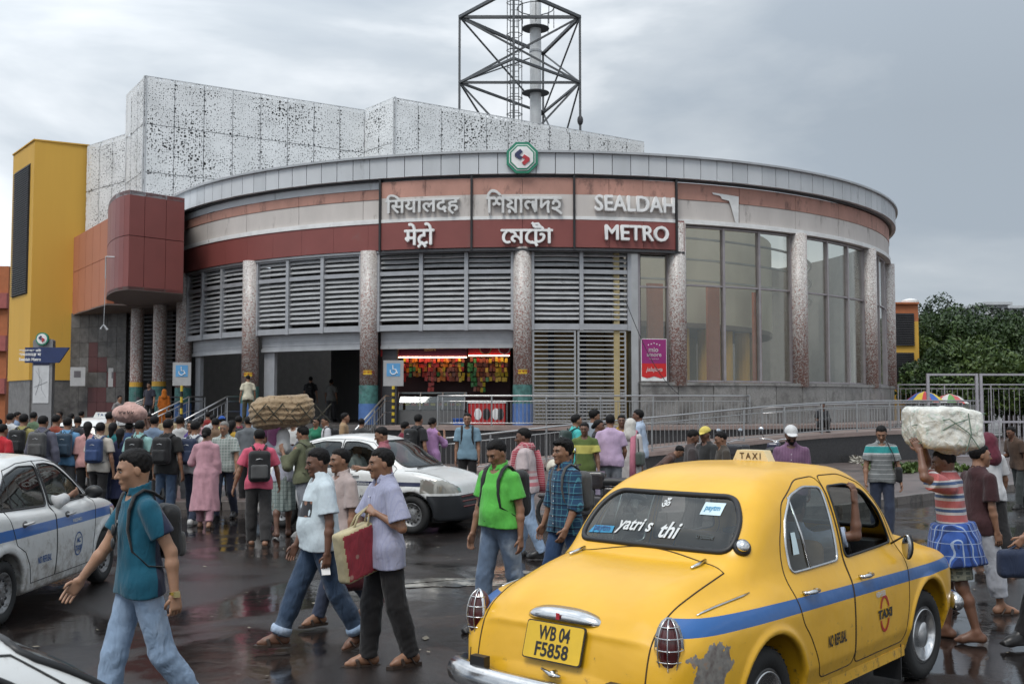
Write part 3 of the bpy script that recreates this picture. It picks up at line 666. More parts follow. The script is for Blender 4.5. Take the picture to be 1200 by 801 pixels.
MB().prism([ya, yb, (yb[0] + 1, 56), (yc[0] + 1, 56), yc], 3.05, ZT).build('wall', M_YEL, YT, fix=True)
MB().prism([(ya[0] + .03, ya[1] + .05), (yb[0], yb[1] + .06), (yb[0] + 1, 55.9), (yc[0] + 1.1, 55.9), (yc[0] + .06, yc[1] + .02)], 0, 3.05).build('granite_base', M_WGRAN2, YT, fix=True)
MB().prism([(ya[0] - .03, ya[1] - .05), (yb[0] + .05, yb[1] - .05), (yb[0] + 1, 56.05), (yc[0] + 1, 56.05), (yc[0] - .06, yc[1])], ZT, ZT + .06).build('coping', M_YEL, YT, fix=True)
LV = empty('louvre', (0, 0, 0), parent=YT)
l0 = lerp(ya, yc, .16); l1 = lerp(ya, yc, .88)
tt = Vector((l1[0] - l0[0], l1[1] - l0[1])).normalized(); nn = Vector((tt.y, -tt.x)); nn = nn if nn.x < 0 else -nn
b_ = MB(); b_.prism([l1, l0, tuple(Vector(l0) + nn * .02), tuple(Vector(l1) + nn * .02)], 7.0, 13.0); b_.build('recess', M_DARKIN, LV, fix=True)
for k in range(58):
	z = 7.05 + k * .102
	b_ = MB(); b_.prism([tuple(Vector(l1) + nn * .03), tuple(Vector(l0) + nn * .03), tuple(Vector(l0) + nn * .09), tuple(Vector(l1) + nn * .09)], z, z + .045); b_.build('slat', M_DARKMETAL, LV, fix=True)
ob = empty('brick_building', (0, 0, 0), label='orange building far behind at the left picture edge', cat='building')
M_OB = mat('orange_render', (0.40, 0.13, 0.05), 0.7)
MB().box(-42, -33.2, 70, 80, 0, 11.0).build('wall', M_OB, ob)
for k in range(3): MB().box(-42, -33.15, 69.7, 70.0, 2.6 + k * 2.8, 3.6 + k * 2.8).build('balcony', cm('balcony_pink', (0.35, 0.1, 0.09), 0.7), ob)
# ------------------------------------------------------------------ perforated screens
def perforated():
	"""white sheet with round holes: rows of small holes along panel edges, clusters of larger ones"""
	m, nt, b = NM('perforated_white_metal'); l = nt.links.new
	tc = N(nt, 'ShaderNodeTexCoord'); prev = None
	def mth(op, a, b_=None):
		x = N(nt, 'ShaderNodeMath', operation=op)
		for i, v in enumerate((a, b_)):
			if v is None: continue
			if isinstance(v, (int, float)): x.inputs[i].default_value = v
			else: l(v, x.inputs[i])
		return x.outputs[0]
	g1 = N(nt, 'ShaderNodeTexNoise', ins={'Scale': 0.42, 'Detail': 1}); l(tc.outputs['UV'], g1.inputs['Vector'])
	at_ = N(nt, 'ShaderNodeAttribute', attribute_name='edge')
	dens_ = ramp(nt, [(0.47, (0, 0, 0)), (0.70, (1, 1, 1))]); l(g1.outputs[0], dens_.inputs[0])
	dn = mth('MAXIMUM', mth('ADD', mth('MULTIPLY', dens_.outputs[0], .32), .50), at_.outputs['Fac'])
	for sc_, r0, r1 in ((3.6, -.26, .27), (6.5, -.06, .33), (11.0, .0, .33)):
		v = N(nt, 'ShaderNodeTexVoronoi', voronoi_dimensions='2D', ins={'Scale': sc_}); v.inputs['Randomness'].default_value = 0.8; l(tc.outputs['UV'], v.inputs['Vector'])
		s = N(nt, 'ShaderNodeSeparateColor'); l(v.outputs['Color'], s.inputs[0])
		rad = mth('MULTIPLY', mth('ADD', mth('MULTIPLY', dn, r1 - r0), r0), mth('ADD', mth('MULTIPLY', s.outputs[0], 1.1), .1)); lt = mth('LESS_THAN', v.outputs['Distance'], rad); prev = lt if prev is None else mth('MAXIMUM', prev, lt)
	n1 = N(nt, 'ShaderNodeTexNoise', ins={'Scale': 1.0, 'Detail': 6}); l(tc.outputs['Object'], n1.inputs['Vector'])
	r = ramp(nt, [(0.3, (0.66, 0.67, 0.67)), (0.7, (0.80, 0.81, 0.81))]); l(n1.outputs[0], r.inputs[0]); l(r.outputs[0], b.inputs['Base Color']); b.inputs['Roughness'].default_value = 0.55
	t = N(nt, 'ShaderNodeBsdfTransparent'); ms = N(nt, 'ShaderNodeMixShader'); l(prev, ms.inputs[0]); l(b.outputs[0], ms.inputs[1]); l(t.outputs[0], ms.inputs[2]); l(ms.outputs[0], nt.nodes['Material Output'].inputs[0]); return m
M_PERF = perforated()
M_PBACK = mat('screen_backing', (0.05, 0.05, 0.05), 0.8, var=0.4, scale=2)
def screen(parent, p, q, z0, z1, w, hgt, back=.22, seed=0):
	p = Vector(p); q = Vector(q); Ln = (q - p).length; t = (q - p) / Ln; n = Vector((-t.y, t.x))
	nx = max(1, round(Ln / w)); nz = max(1, round((z1 - z0) / hgt))
	for i in range(nx):
		for j in range(nz):
			a = p + t * (Ln * i / nx + .012); c = p + t * (Ln * (i + 1) / nx - .012); za = z0 + (z1 - z0) * j / nz + .012; zb = z0 + (z1 - z0) * (j + 1) / nz - .012
			me = bpy.data.meshes.new('screen_panel'); us = (0, .09, .2, .8, .91, 1); vz_ = (0, .05, .12, .88, .95, 1); V = []; E_w = []; uvs = []
			for v_ in vz_:
				for u_ in us:
					V.append((a.x + (c.x - a.x) * u_, a.y + (c.y - a.y) * u_, za + (zb - za) * v_)); E_w.append(.85 if min(u_, 1 - u_, v_, 1 - v_) < .01 else .6 if min(u_, 1 - u_) < .1 or min(v_, 1 - v_) < .06 else .0); uvs.append((Ln * (i + u_) / nx + seed, za + (zb - za) * v_))
			me.from_pydata(V, [], [(y_ * 6 + x_, y_ * 6 + x_ + 1, y_ * 6 + x_ + 7, y_ * 6 + x_ + 6) for y_ in range(5) for x_ in range(5)])
			uv = me.uv_layers.new(name='UVMap'); at_ = me.attributes.new('edge', 'FLOAT', 'POINT')
			for lp in me.loops: uv.data[lp.index].uv = uvs[lp.vertex_index]
			for q_, w_ in enumerate(E_w): at_.data[q_].value = w_
			link('screen_panel', me, M_PERF, parent)
	f = MB()
	for i in range(nx + 1):
		a = p + t * (Ln * i / nx) + n * .06; f.bar((a.x, a.y, z0), (a.x, a.y, z1), .05)
	for j in range(nz + 1):
		z = z0 + (z1 - z0) * j / nz; a = p + n * .07; c = q + n * .07; f.bar((a.x, a.y, z), (c.x, c.y, z), .05)
	f.build('screen_frame', M_ALU, parent)
	a = p + n * back; c = q + n * back; b_ = MB(); wallbox(b_, a, c, z0, z1 - .1, .1); b_.build('backing_wall', M_PBACK, parent)
PS = empty('perforated_block', (0, 0, 0), label='white perforated metal screen block rising behind the round hall', cat='building')
A_ = (gx(163, 44), 44); B_ = (gx(425, 49.3), 49.3); C_ = (gx(460, 47.3), 47.3); D_ = (gx(757, 55.5), 55.5); E_ = (gx(141, 46.8), 46.8)
screen(PS, E_, A_, 9.62, 15.7, 1.25, 2.03, seed=3)
screen(PS, A_, B_, 9.62, 15.7, 1.28, 2.03, seed=11)
screen(PS, B_, C_, 9.62, 15.75, 1.25, 2.03, seed=27)
screen(PS, C_, D_, 9.62, 15.72, 1.22, 3.0, seed=35)
screen(PS, (gx(96, 48.9), 48.9), (gx(142.5, 46.55), 46.55), 9.62, 13.9, 1.25, 2.1, seed=53)
MB().prism([(A_[0] + .3, A_[1] + .5), (B_[0], B_[1] + .5), (C_[0] + .2, C_[1] + .4), (D_[0] - .3, D_[1] + .3), (5, 60), (-15, 58), (E_[0] + .4, E_[1] + .2)], 9.5, 15.4).build('block_core', M_PBACK, PS, fix=True)
# ------------------------------------------------------------------ telecom tower on the roof
TW = empty('lattice_tower', (0, 0, 0), label='dark steel lattice frame with a white mast and ladder on the roof', cat='tower')
M_TW = mat('grey_painted_steel', (0.10, 0.105, 0.11), 0.5, 0.4)
Lq = Vector((gx(537.5, 56), 56, 0)); Rq = Vector((gx(681, 56), 56, 0)); Bq = Vector((gx(637, 62), 62, 0)); Fq = Vector((gx(602, 52), 52, 0))
def zz(p, z): return Vector((p.x, p.y, z))
Z1, Z2, Z3 = 13.0, 19.05, 22.6
for p in (Lq, Rq, Bq, Fq):
	MB().bar(zz(p, 9.5), zz(p, Z3 + .1), .12).build('leg', M_TW, TW)
	if p is not Fq: MB().ell((p.x, p.y, 17.0), (.16, .16, .28)).build('insulator', M_DARKMETAL, TW)
ring = [Lq, Fq, Rq, Bq]
for z in (Z2, Z3):
	for i in range(4):
		MB().bar(zz(ring[i], z), zz(ring[(i + 1) % 4], z), .16 if z == Z3 else .12).build('ring_beam', M_TW, TW)
MB().bar(zz(Lq, Z3), zz(Rq, Z3), .15).build('ring_beam', M_TW, TW); MB().bar(zz(Lq, Z2), zz(Rq, Z2), .12).build('ring_beam', M_TW, TW)
for i in range(4):
	a, c = ring[i], ring[(i + 1) % 4]
	for z0, z1 in ((Z2, Z3), (Z1, Z2)):
		if i in (0, 1): continue
		MB().bar(zz(a, z0), zz(c, z1), .075).build('brace', M_TW, TW); MB().bar(zz(c, z0), zz(a, z1), .075).build('brace', M_TW, TW)
for z0, z1 in ((Z2, Z3), (Z1 - 1, Z2)):
	MB().bar(zz(Lq, z0), zz(Rq, z1), .095).build('brace', M_TW, TW); MB().bar(zz(Rq, z0), zz(Lq, z1), .095).build('brace', M_TW, TW)
pm = Vector((gx(628, 57), 57, 0))
MB().lathe([(.31, 9.5), (.31, 25.5)], 18, Matrix.Translation(pm)).build('mast', cm('mast_white', (0.72, 0.73, 0.73), 0.45), TW)
for z in (Z2 - .3, Z3 - .3): MB().lathe([(.75, z), (.75, z + .04)], 20, Matrix.Translation(pm)).build('platform', M_TW, TW)
for z in (16, 21): MB().lathe([(.34, z), (.34, z + .12)], 18, Matrix.Translation(pm)).build('mast_flange', M_ALU, TW)
lx = Vector((gx(603, 55.5), 55.5, 0))
b_ = MB()
for dx in (-.22, .22): b_.bar((lx.x + dx, lx.y, 10), (lx.x + dx, lx.y, 25.5), .05)
for dx in (-.38, .38): b_.bar((lx.x + dx, lx.y - .5, 12), (lx.x + dx, lx.y - .5, 25.5), .045)
for k in range(50): b_.bar((lx.x - .22, lx.y, 10.2 + k * .3), (lx.x + .22, lx.y, 10.2 + k * .3), .03)
for k in range(16):
	z = 12 + k * .85; b_.tube([(lx.x - .22, lx.y, z), (lx.x - .42, lx.y - .35, z), (lx.x - .2, lx.y - .7, z), (lx.x + .2, lx.y - .7, z), (lx.x + .42, lx.y - .35, z), (lx.x + .22, lx.y, z)], .025, 4)
b_.build('caged_ladder', M_TW, TW)
b_ = MB()
for k in range(8):
	a = k * pi / 4; b_.bar((pm.x + cos(a), pm.y + sin(a), Z3 - .25), (pm.x + cos(a), pm.y + sin(a), Z3 + .9), .04)
b_.tube([(pm.x + cos(k * pi / 8), pm.y + sin(k * pi / 8), Z3 + .85) for k in range(17)], .03, 5, cap=False)
b_.build('platform_railing', M_TW, TW)
# ------------------------------------------------------------------ recess under the canopy: slate wall, far columns, dark interior
SW = empty('slate_wall', (0, 0, 0), label='dark slate tiled wall with maroon tile patches beside the entrance steps', cat='wall')
s0 = Vector((gx(82, 48.8), 48.8)); s1 = Vector((gx(147, 47.6), 47.6)); Ls = (s1 - s0).length; ts = (s1 - s0) / Ls
maro = {(2, 5), (3, 5), (2, 6), (4, 4), (2, 2), (2, 3), (3, 2), (4, 2), (3, 3)}
for i in range(6):
	for j in range(9):
		a = s0 + ts * (Ls * i / 6 + .006); c = s0 + ts * (Ls * (i + 1) / 6 - .006); z0 = j * .68
		m = M_MAROONT if (i, j) in maro else (M_WGRAN if (i * 3 + j * 5) % 4 else M_WGRAN2)
		b_ = MB(); wallbox(b_, a, c, z0 + .005, z0 + .675, .2 - .003 * ((i + j) % 3)); b_.build('tile', m, SW)
for (px_, py_, w_, h_) in ((91.5, 441, .34, .42), (135, 442, .3, .42)):
	p = at(px_, py_, 47.9); MB().box(p.x - w_, p.x + w_, p.y - .04, p.y, p.z - h_, p.z + h_).build('notice', cm('notice_paper', (0.42, 0.42, 0.42), 0.5), SW)
	MB().box(p.x - w_ * .5, p.x + w_ * .4, p.y - .045, p.y - .041, p.z - h_ * .1, p.z + h_ * .6).build('notice_print', cm('notice_dark', (0.12, 0.11, 0.12), 0.5), SW)
DR = empty('entrance_recess', (0, 0, 0), parent=ST)
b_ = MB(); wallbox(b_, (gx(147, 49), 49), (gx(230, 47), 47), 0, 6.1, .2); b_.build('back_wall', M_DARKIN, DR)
for k in range(16):
	z = 3.0 + k * .18; b_ = MB(); wallbox(b_, (gx(150, 46.8), 46.8), (gx(212, 45.0), 45.0), z, z + .06, .05); b_.build('louvre_slat', M_DARKMETAL, DR)
for px_, d_ in ((160, 45.5), (186.5, 43.8)):
	Mx = Matrix.Translation((gx(px_, d_), d_, 0)); o = MB().lathe([(.27, 2.9), (.27, 6.06)], 20, Mx).build('column', M_MOS, DR)
	MB().lathe([(.28, 2.7), (.28, 2.9)], 20, Mx).build('column_sticker_band', M_YEL, DR); MB().lathe([(.29, 1.0), (.29, 2.7)], 20, Mx).build('column_base', M_TEALB, DR)
STP = empty('entrance_steps', (0, 0, 0)); STP['kind'] = 'structure'
M_STEP = mat('step_stone', (0.11, 0.10, 0.095), 0.45, var=0.3, scale=3, dirt=((0.05, 0.045, 0.04), 2, 0.5))
for k in range(8):
	b_ = MB(); arc(b_, -86, -15.2, RW - .6, RW + .8 + k * .33, 0.0, FLOOR - k * .155, 3); o = b_.build('step', M_STEP, STP)
TER = empty('terrace', (0, 0, 0)); TER['kind'] = 'structure'
b_ = MB(); arc(b_, -15.2, 62, RW - .6, RW + 2.1, 0, FLOOR - .12, 3); b_.build('terrace_wall', M_DGRAN, TER)
b_ = MB(); arc(b_, -15.2, 62, RW - .6, RW + 2.2, FLOOR - .12, FLOOR, 3); b_.build('terrace_top', M_COPE, TER)
def railing(path, name='railing', label=None, h=0.95, sp=0.125, post=1.6, mid=.1, group=None, parent=None, m=None, rr=.03, top2=True):
	"""path: list of 3D base points; vertical balusters, posts, top and middle rails"""
	g = empty(name, (0, 0, 0), parent=parent)
	if label: tag(g, label, 'railing', group)
	m = m or M_STEEL; P = [Vector(p) for p in path]; up = Vector((0, 0, 1))
	MB().tube([p + up * h for p in P], rr, 7).build('top_rail', m, g, smooth=True)
	if top2: MB().tube([p + up * (h - .17) for p in P], rr * .6, 6).build('middle_rail', m, g, smooth=True)
	MB().tube([p + up * mid for p in P], rr * .6, 6).build('bottom_rail', m, g, smooth=True)
	Ls = [(P[i + 1] - P[i]).length for i in range(len(P) - 1)]; T = sum(Ls)
	def pt(s):
		for i, l_ in enumerate(Ls):
			if s <= l_ or i == len(Ls) - 1: return P[i] + (P[i + 1] - P[i]) * (s / l_)
			s -= l_
	n = max(1, round(T / post)); pme = MB().tube([(0, 0, 0), (0, 0, h)], rr * .9, 7).mesh('post'); pme.materials.append(m)
	for k in range(n + 1): share('post', pme, g, loc=pt(T * k / n))
	hh = (h - .17 if top2 else h) - mid; nb = min(300, round(T / sp)); bme = MB().tube([(0, 0, mid), (0, 0, mid + hh)], rr * .36, 5).mesh('baluster'); bme.materials.append(m)
	for k in range(nb): share('baluster', bme, g, loc=pt(T * (k + .5) / nb))
	return g
upper = [cp(t, RW + 1.95, FLOOR) for t in np.linspace(-9.3, 22, 24)]
railing(upper, label='upper steel railing along the terrace in front of the shop', h=.95)
RP = empty('access_ramp', (0, 0, 0)); RP['kind'] = 'structure'
rp = []
for px_, d_, z_ in ((508, 29.6, .02), (545, 29.7, .10), (600, 29.9, .24), (655, 30.1, .38), (720, 30.5, .52), (780, 31, .64), (850, 31.8, .80), (905, 32.6, .93), (960, 33.6, 1.02), (1020, 34.8, 1.08), (1072, 36, 1.1), (1120, 38.2, 1.1), (1150, 41, 1.1)):
	rp.append(Vector((gx(px_, d_), d_, z_)))
def ribbon(mb, P, w, z0f, z1f, off=0.0):
	n = len(P); v = []; f = []
	for i, p in enumerate(P):
		t = (P[min(i + 1, n - 1)] - P[max(i - 1, 0)]); t.z = 0; t.normalize(); nn = Vector((-t.y, t.x, 0))
		a = p + nn * off; c = p + nn * (off + w)
		v += [(a.x, a.y, z0f(p)), (c.x, c.y, z0f(p)), (c.x, c.y, z1f(p)), (a.x, a.y, z1f(p))]
	for i in range(n - 1):
		for k in range(4): f.append((i * 4 + k, i * 4 + 4 + k, i * 4 + 4 + (k + 1) % 4, i * 4 + (k + 1) % 4))
	f += [(3, 2, 1, 0), (4 * n - 4, 4 * n - 3, 4 * n - 2, 4 * n - 1)]
	return mb.add(v, f)
b_ = MB(); ribbon(b_, rp, 2.6, lambda p: 0, lambda p: p.z - .1); b_.build('ramp_wall', M_DGRAN, RP)
b_ = MB(); ribbon(b_, rp, 2.6, lambda p: p.z - .1, lambda p: p.z + .02, -.06); b_.build('ramp_coping', M_COPE, RP)
railing([p + Vector((0, .08, .02)) for p in rp], label='long lower steel railing that rises along the curved ramp', h=.98, sp=.14)
railing([p + Vector((0.2, 2.3, .02)) for p in rp[7:]], label='rear steel railing at the right end of the ramp', h=.9, sp=.14)
def stair_rail(t, label, n=1):
	a = Vector(cp(t, RW + .75, FLOOR)); c = Vector(cp(t, RW + 3.35, .1)); a2 = Vector(cp(t, RW + .1, FLOOR))
	g = empty('stair_railing', (0, 0, 0)); tag(g, label, 'railing', 'stair railings')
	up = Vector((0, 0, 1))
	for hh, r in ((.95, .032), (.78, .022), (.42, .018)):
		MB().tube([a2 + up * hh, a + up * hh, c + up * hh], r, 6).build('hand_rail' if hh > .9 else 'side_rail', M_STEEL, g, smooth=True)
	pm_ = MB().tube([(0, 0, 0), (0, 0, .95)], .024, 6).mesh('post'); pm_.materials.append(M_STEEL)
	for s in (0, .33, .66, 1): share('post', pm_, g, loc=a.lerp(c, s))
	share('post', pm_, g, loc=a2)
	bm_ = MB().tube([(0, 0, .05), (0, 0, .78)], .011, 5).mesh('baluster'); bm_.materials.append(M_STEEL)
	for s in range(16): share('baluster', bm_, g, loc=a.lerp(c, (s + .5) / 16))
for t, lb in ((-74, 'stair railing farthest left under the canopy'), (-67, 'second stair railing from the left, under the canopy'), (-61.5, 'stair railing just left of the leftmost mosaic column'), (-55, 'stair railing running down from the leftmost mosaic column'), (-47, 'stair railing with a looped end in the middle of the steps'), (-38.5, 'stair railing beside the column behind the man in a white shirt'), (-16.2, 'stair railing at the right end of the steps below the third column')):
	stair_rail(t, lb)
# ================================================================== people
def skin_mat(name, col):
	m, nt, b = NM(name); l = nt.links.new
	tc = N(nt, 'ShaderNodeTexCoord'); n = N(nt, 'ShaderNodeTexNoise', ins={'Scale': 9, 'Detail': 5}); l(tc.outputs['Object'], n.inputs['Vector'])
	r = ramp(nt, [(0.3, tuple(c * .8 for c in col)), (0.7, tuple(c * 1.15 for c in col))]); l(n.outputs[0], r.inputs[0]); l(r.outputs[0], b.inputs['Base Color'])
	b.inputs['Roughness'].default_value = 0.48; b.inputs['Subsurface Weight'].default_value = 0.06; b.inputs['Subsurface Radius'].default_value = (0.02, 0.008, 0.004); b.inputs['Subsurface Scale'].default_value = 0.5
	return m
SK = [skin_mat('skin_light_brown', (0.36, 0.20, 0.125)), skin_mat('skin_brown', (0.26, 0.135, 0.082)), skin_mat('skin_dark_brown', (0.155, 0.075, 0.047))]
M_HAIR = mat('black_hair', (0.007, 0.006, 0.006), 0.55, spec=.18, var=0.5, scale=60, bump=0.8, bscale=140, stretch=(1, 1, .3)); M_GREYHAIR = mat('grey_hair', (0.16, 0.15, 0.14), 0.6, var=0.5, scale=60, bump=0.6, bscale=140)
M_EYE = mat('eye_white', (0.55, 0.52, 0.48), 0.3, var=0); M_IRIS = mat('eye_dark', (0.012, 0.008, 0.006), 0.2, var=0); M_LIP = mat('lip', (0.19, 0.075, 0.06), 0.45, var=.1)
def cloth(name, col, pattern=None, c2=None, rough=0.85, fold=0.36, sc=1.0, dirt=None):
	"""woven cloth; pattern: None, stripes [(period, offset, width, colour)...] on z, check, vstripe, print"""
	if name in MATS: return MATS[name]
	m, nt, b = NM(name); l = nt.links.new
	tc = N(nt, 'ShaderNodeTexCoord'); src = tc.outputs['Object']
	n = N(nt, 'ShaderNodeTexNoise', ins={'Scale': 6, 'Detail': 5, 'Roughness': .6}); l(src, n.inputs['Vector'])
	r = ramp(nt, [(0.3, tuple(c * .82 for c in col)), (0.7, tuple(min(1, c * 1.12) for c in col))]); l(n.outputs[0], r.inputs[0]); out = r.outputs[0]
	sep = N(nt, 'ShaderNodeSeparateXYZ'); l(src, sep.inputs[0])
	def bandmask(sock, per, off, w):
		a = N(nt, 'ShaderNodeMath', operation='ADD'); l(sock, a.inputs[0]); a.inputs[1].default_value = off + 50 * per
		c = N(nt, 'ShaderNodeMath', operation='MODULO'); l(a.outputs[0], c.inputs[0]); c.inputs[1].default_value = per
		d = N(nt, 'ShaderNodeMath', operation='LESS_THAN'); l(c.outputs[0], d.inputs[0]); d.inputs[1].default_value = w; return d.outputs[0]
	def mixc(fac, col_):
		nonlocal out
		mx = N(nt, 'ShaderNodeMix', data_type='RGBA'); l(fac, mx.inputs[0]); l(out, mx.inputs[6]); mx.inputs[7].default_value = c3(col_); out = mx.outputs[2]
	for p in (pattern or []):
		k = p[0]
		if k == 'z': mixc(bandmask(sep.outputs[2], p[1], p[2], p[3]), p[4])
		elif k == 'x': mixc(bandmask(sep.outputs[0], p[1], p[2], p[3]), p[4])
		elif k == 'zr':      # one band between two heights
			a = N(nt, 'ShaderNodeMath', operation='GREATER_THAN'); l(sep.outputs[2], a.inputs[0]); a.inputs[1].default_value = p[1]
			c = N(nt, 'ShaderNodeMath', operation='LESS_THAN'); l(sep.outputs[2], c.inputs[0]); c.inputs[1].default_value = p[2]
			d = N(nt, 'ShaderNodeMath', operation='MULTIPLY'); l(a.outputs[0], d.inputs[0]); l(c.outputs[0], d.inputs[1]); mixc(d.outputs[0], p[3])
		elif k == 'yr':
			a = N(nt, 'ShaderNodeMath', operation='GREATER_THAN'); l(sep.outputs[1], a.inputs[0]); a.inputs[1].default_value = p[1]
			c = N(nt, 'ShaderNodeMath', operation='LESS_THAN'); l(sep.outputs[1], c.inputs[0]); c.inputs[1].default_value = p[2]
			d = N(nt, 'ShaderNodeMath', operation='MULTIPLY'); l(a.outputs[0], d.inputs[0]); l(c.outputs[0], d.inputs[1]); mixc(d.outputs[0], p[3])
		elif k == 'print':
			v = N(nt, 'ShaderNodeTexVoronoi', ins={'Scale': p[1]}); l(src, v.inputs['Vector']); q = ramp(nt, [(p[2], (1, 1, 1)), (p[2] + .08, (0, 0, 0))]); l(v.outputs[0], q.inputs[0]); mixc(q.outputs[0], p[3])
		elif k == 'fade':    # worn patches
			v = N(nt, 'ShaderNodeTexNoise', ins={'Scale': p[1], 'Detail': 6}); l(src, v.inputs['Vector']); q = ramp(nt, [(p[2], (0, 0, 0)), (p[2] + .15, (1, 1, 1))]); l(v.outputs[0], q.inputs[0]); mixc(q.outputs[0], p[3])
	l(out, b.inputs['Base Color']); b.inputs['Roughness'].default_value = rough; b.inputs['Specular IOR Level'].default_value = 0.25
	b.inputs['Sheen Weight'].default_value = 0.15
	mp = N(nt, 'ShaderNodeMapping'); mp.inputs['Scale'].default_value = (2.2, 2.2, 0.9); mp.inputs['Rotation'].default_value = (0.3, 0.5, 0); l(src, mp.inputs[0])
	n2 = N(nt, 'ShaderNodeTexNoise', ins={'Scale': 6.5, 'Detail': 4, 'Roughness': .5, 'Distortion': 1.2}); l(mp.outputs[0], n2.inputs['Vector'])
	bp = N(nt, 'ShaderNodeBump', ins={'Strength': fold, 'Distance': 0.035}); l(n2.outputs[0], bp.inputs['Height'])
	n3 = N(nt, 'ShaderNodeTexNoise', ins={'Scale': 260, 'Detail': 2}); l(src, n3.inputs['Vector'])
	bp2 = N(nt, 'ShaderNodeBump', ins={'Strength': .15, 'Distance': 0.002}); l(n3.outputs[0], bp2.inputs['Height']); l(bp.outputs[0], bp2.inputs['Normal']); l(bp2.outputs[0], b.inputs['Normal'])
	MATS[name] = m; return m
JEANS = lambda: cloth('blue_denim', (0.035, 0.06, 0.105), [('fade', 2.4, .55, (0.11, 0.15, 0.21))], fold=.6)
LJEANS = lambda: cloth('pale_blue_denim', (0.25, 0.34, 0.47), [('fade', 2.6, .52, (0.40, 0.48, 0.60))], fold=.6)
DJEANS = lambda: cloth('dark_denim', (0.035, 0.045, 0.075), [('fade', 3, .6, (0.07, 0.09, 0.14))])
BLACKP = lambda: cloth('black_trousers', (0.016, 0.015, 0.016)); GREYP = lambda: cloth('grey_trousers', (0.10, 0.10, 0.105)); GREYJ = lambda: cloth('faded_grey_jeans', (0.16, 0.17, 0.19), [('fade', 3, .5, (0.28, 0.30, 0.33))])
WALK = dict(L=(24, 6, 3), R=(-14, 22, 3)); WALK2 = dict(R=(24, 6, 3), L=(-14, 22, 3)); STAND = dict(L=(3, 3, 5), R=(-3, 3, 5)); STEP = dict(L=(11, 5, 4), R=(-9, 12, 4)); STRIDE = dict(L=(30, 4, 2), R=(-20, 18, 2)); STRIDE2 = dict(R=(30, 4, 2), L=(-20, 18, 2))
HANG = ((.10, .02, -1), (.06, .22, -1)); SWF = ((.12, .45, -.9), (.04, .62, -.85)); SWB = ((.16, -.38, -.95), (.12, -.12, -1)); STRAPH = ((.22, .12, -.95), (-.35, .75, .55)); UPH = ((.75, .25, .55), (-.35, .1, 1.0)); PHONE = ((.25, .55, -.8), (-.35, .45, .95)); CARRY = ((.12, .18, -1), (-.1, .95, .25))
def unit(v): v = Vector(v); return v.normalized()
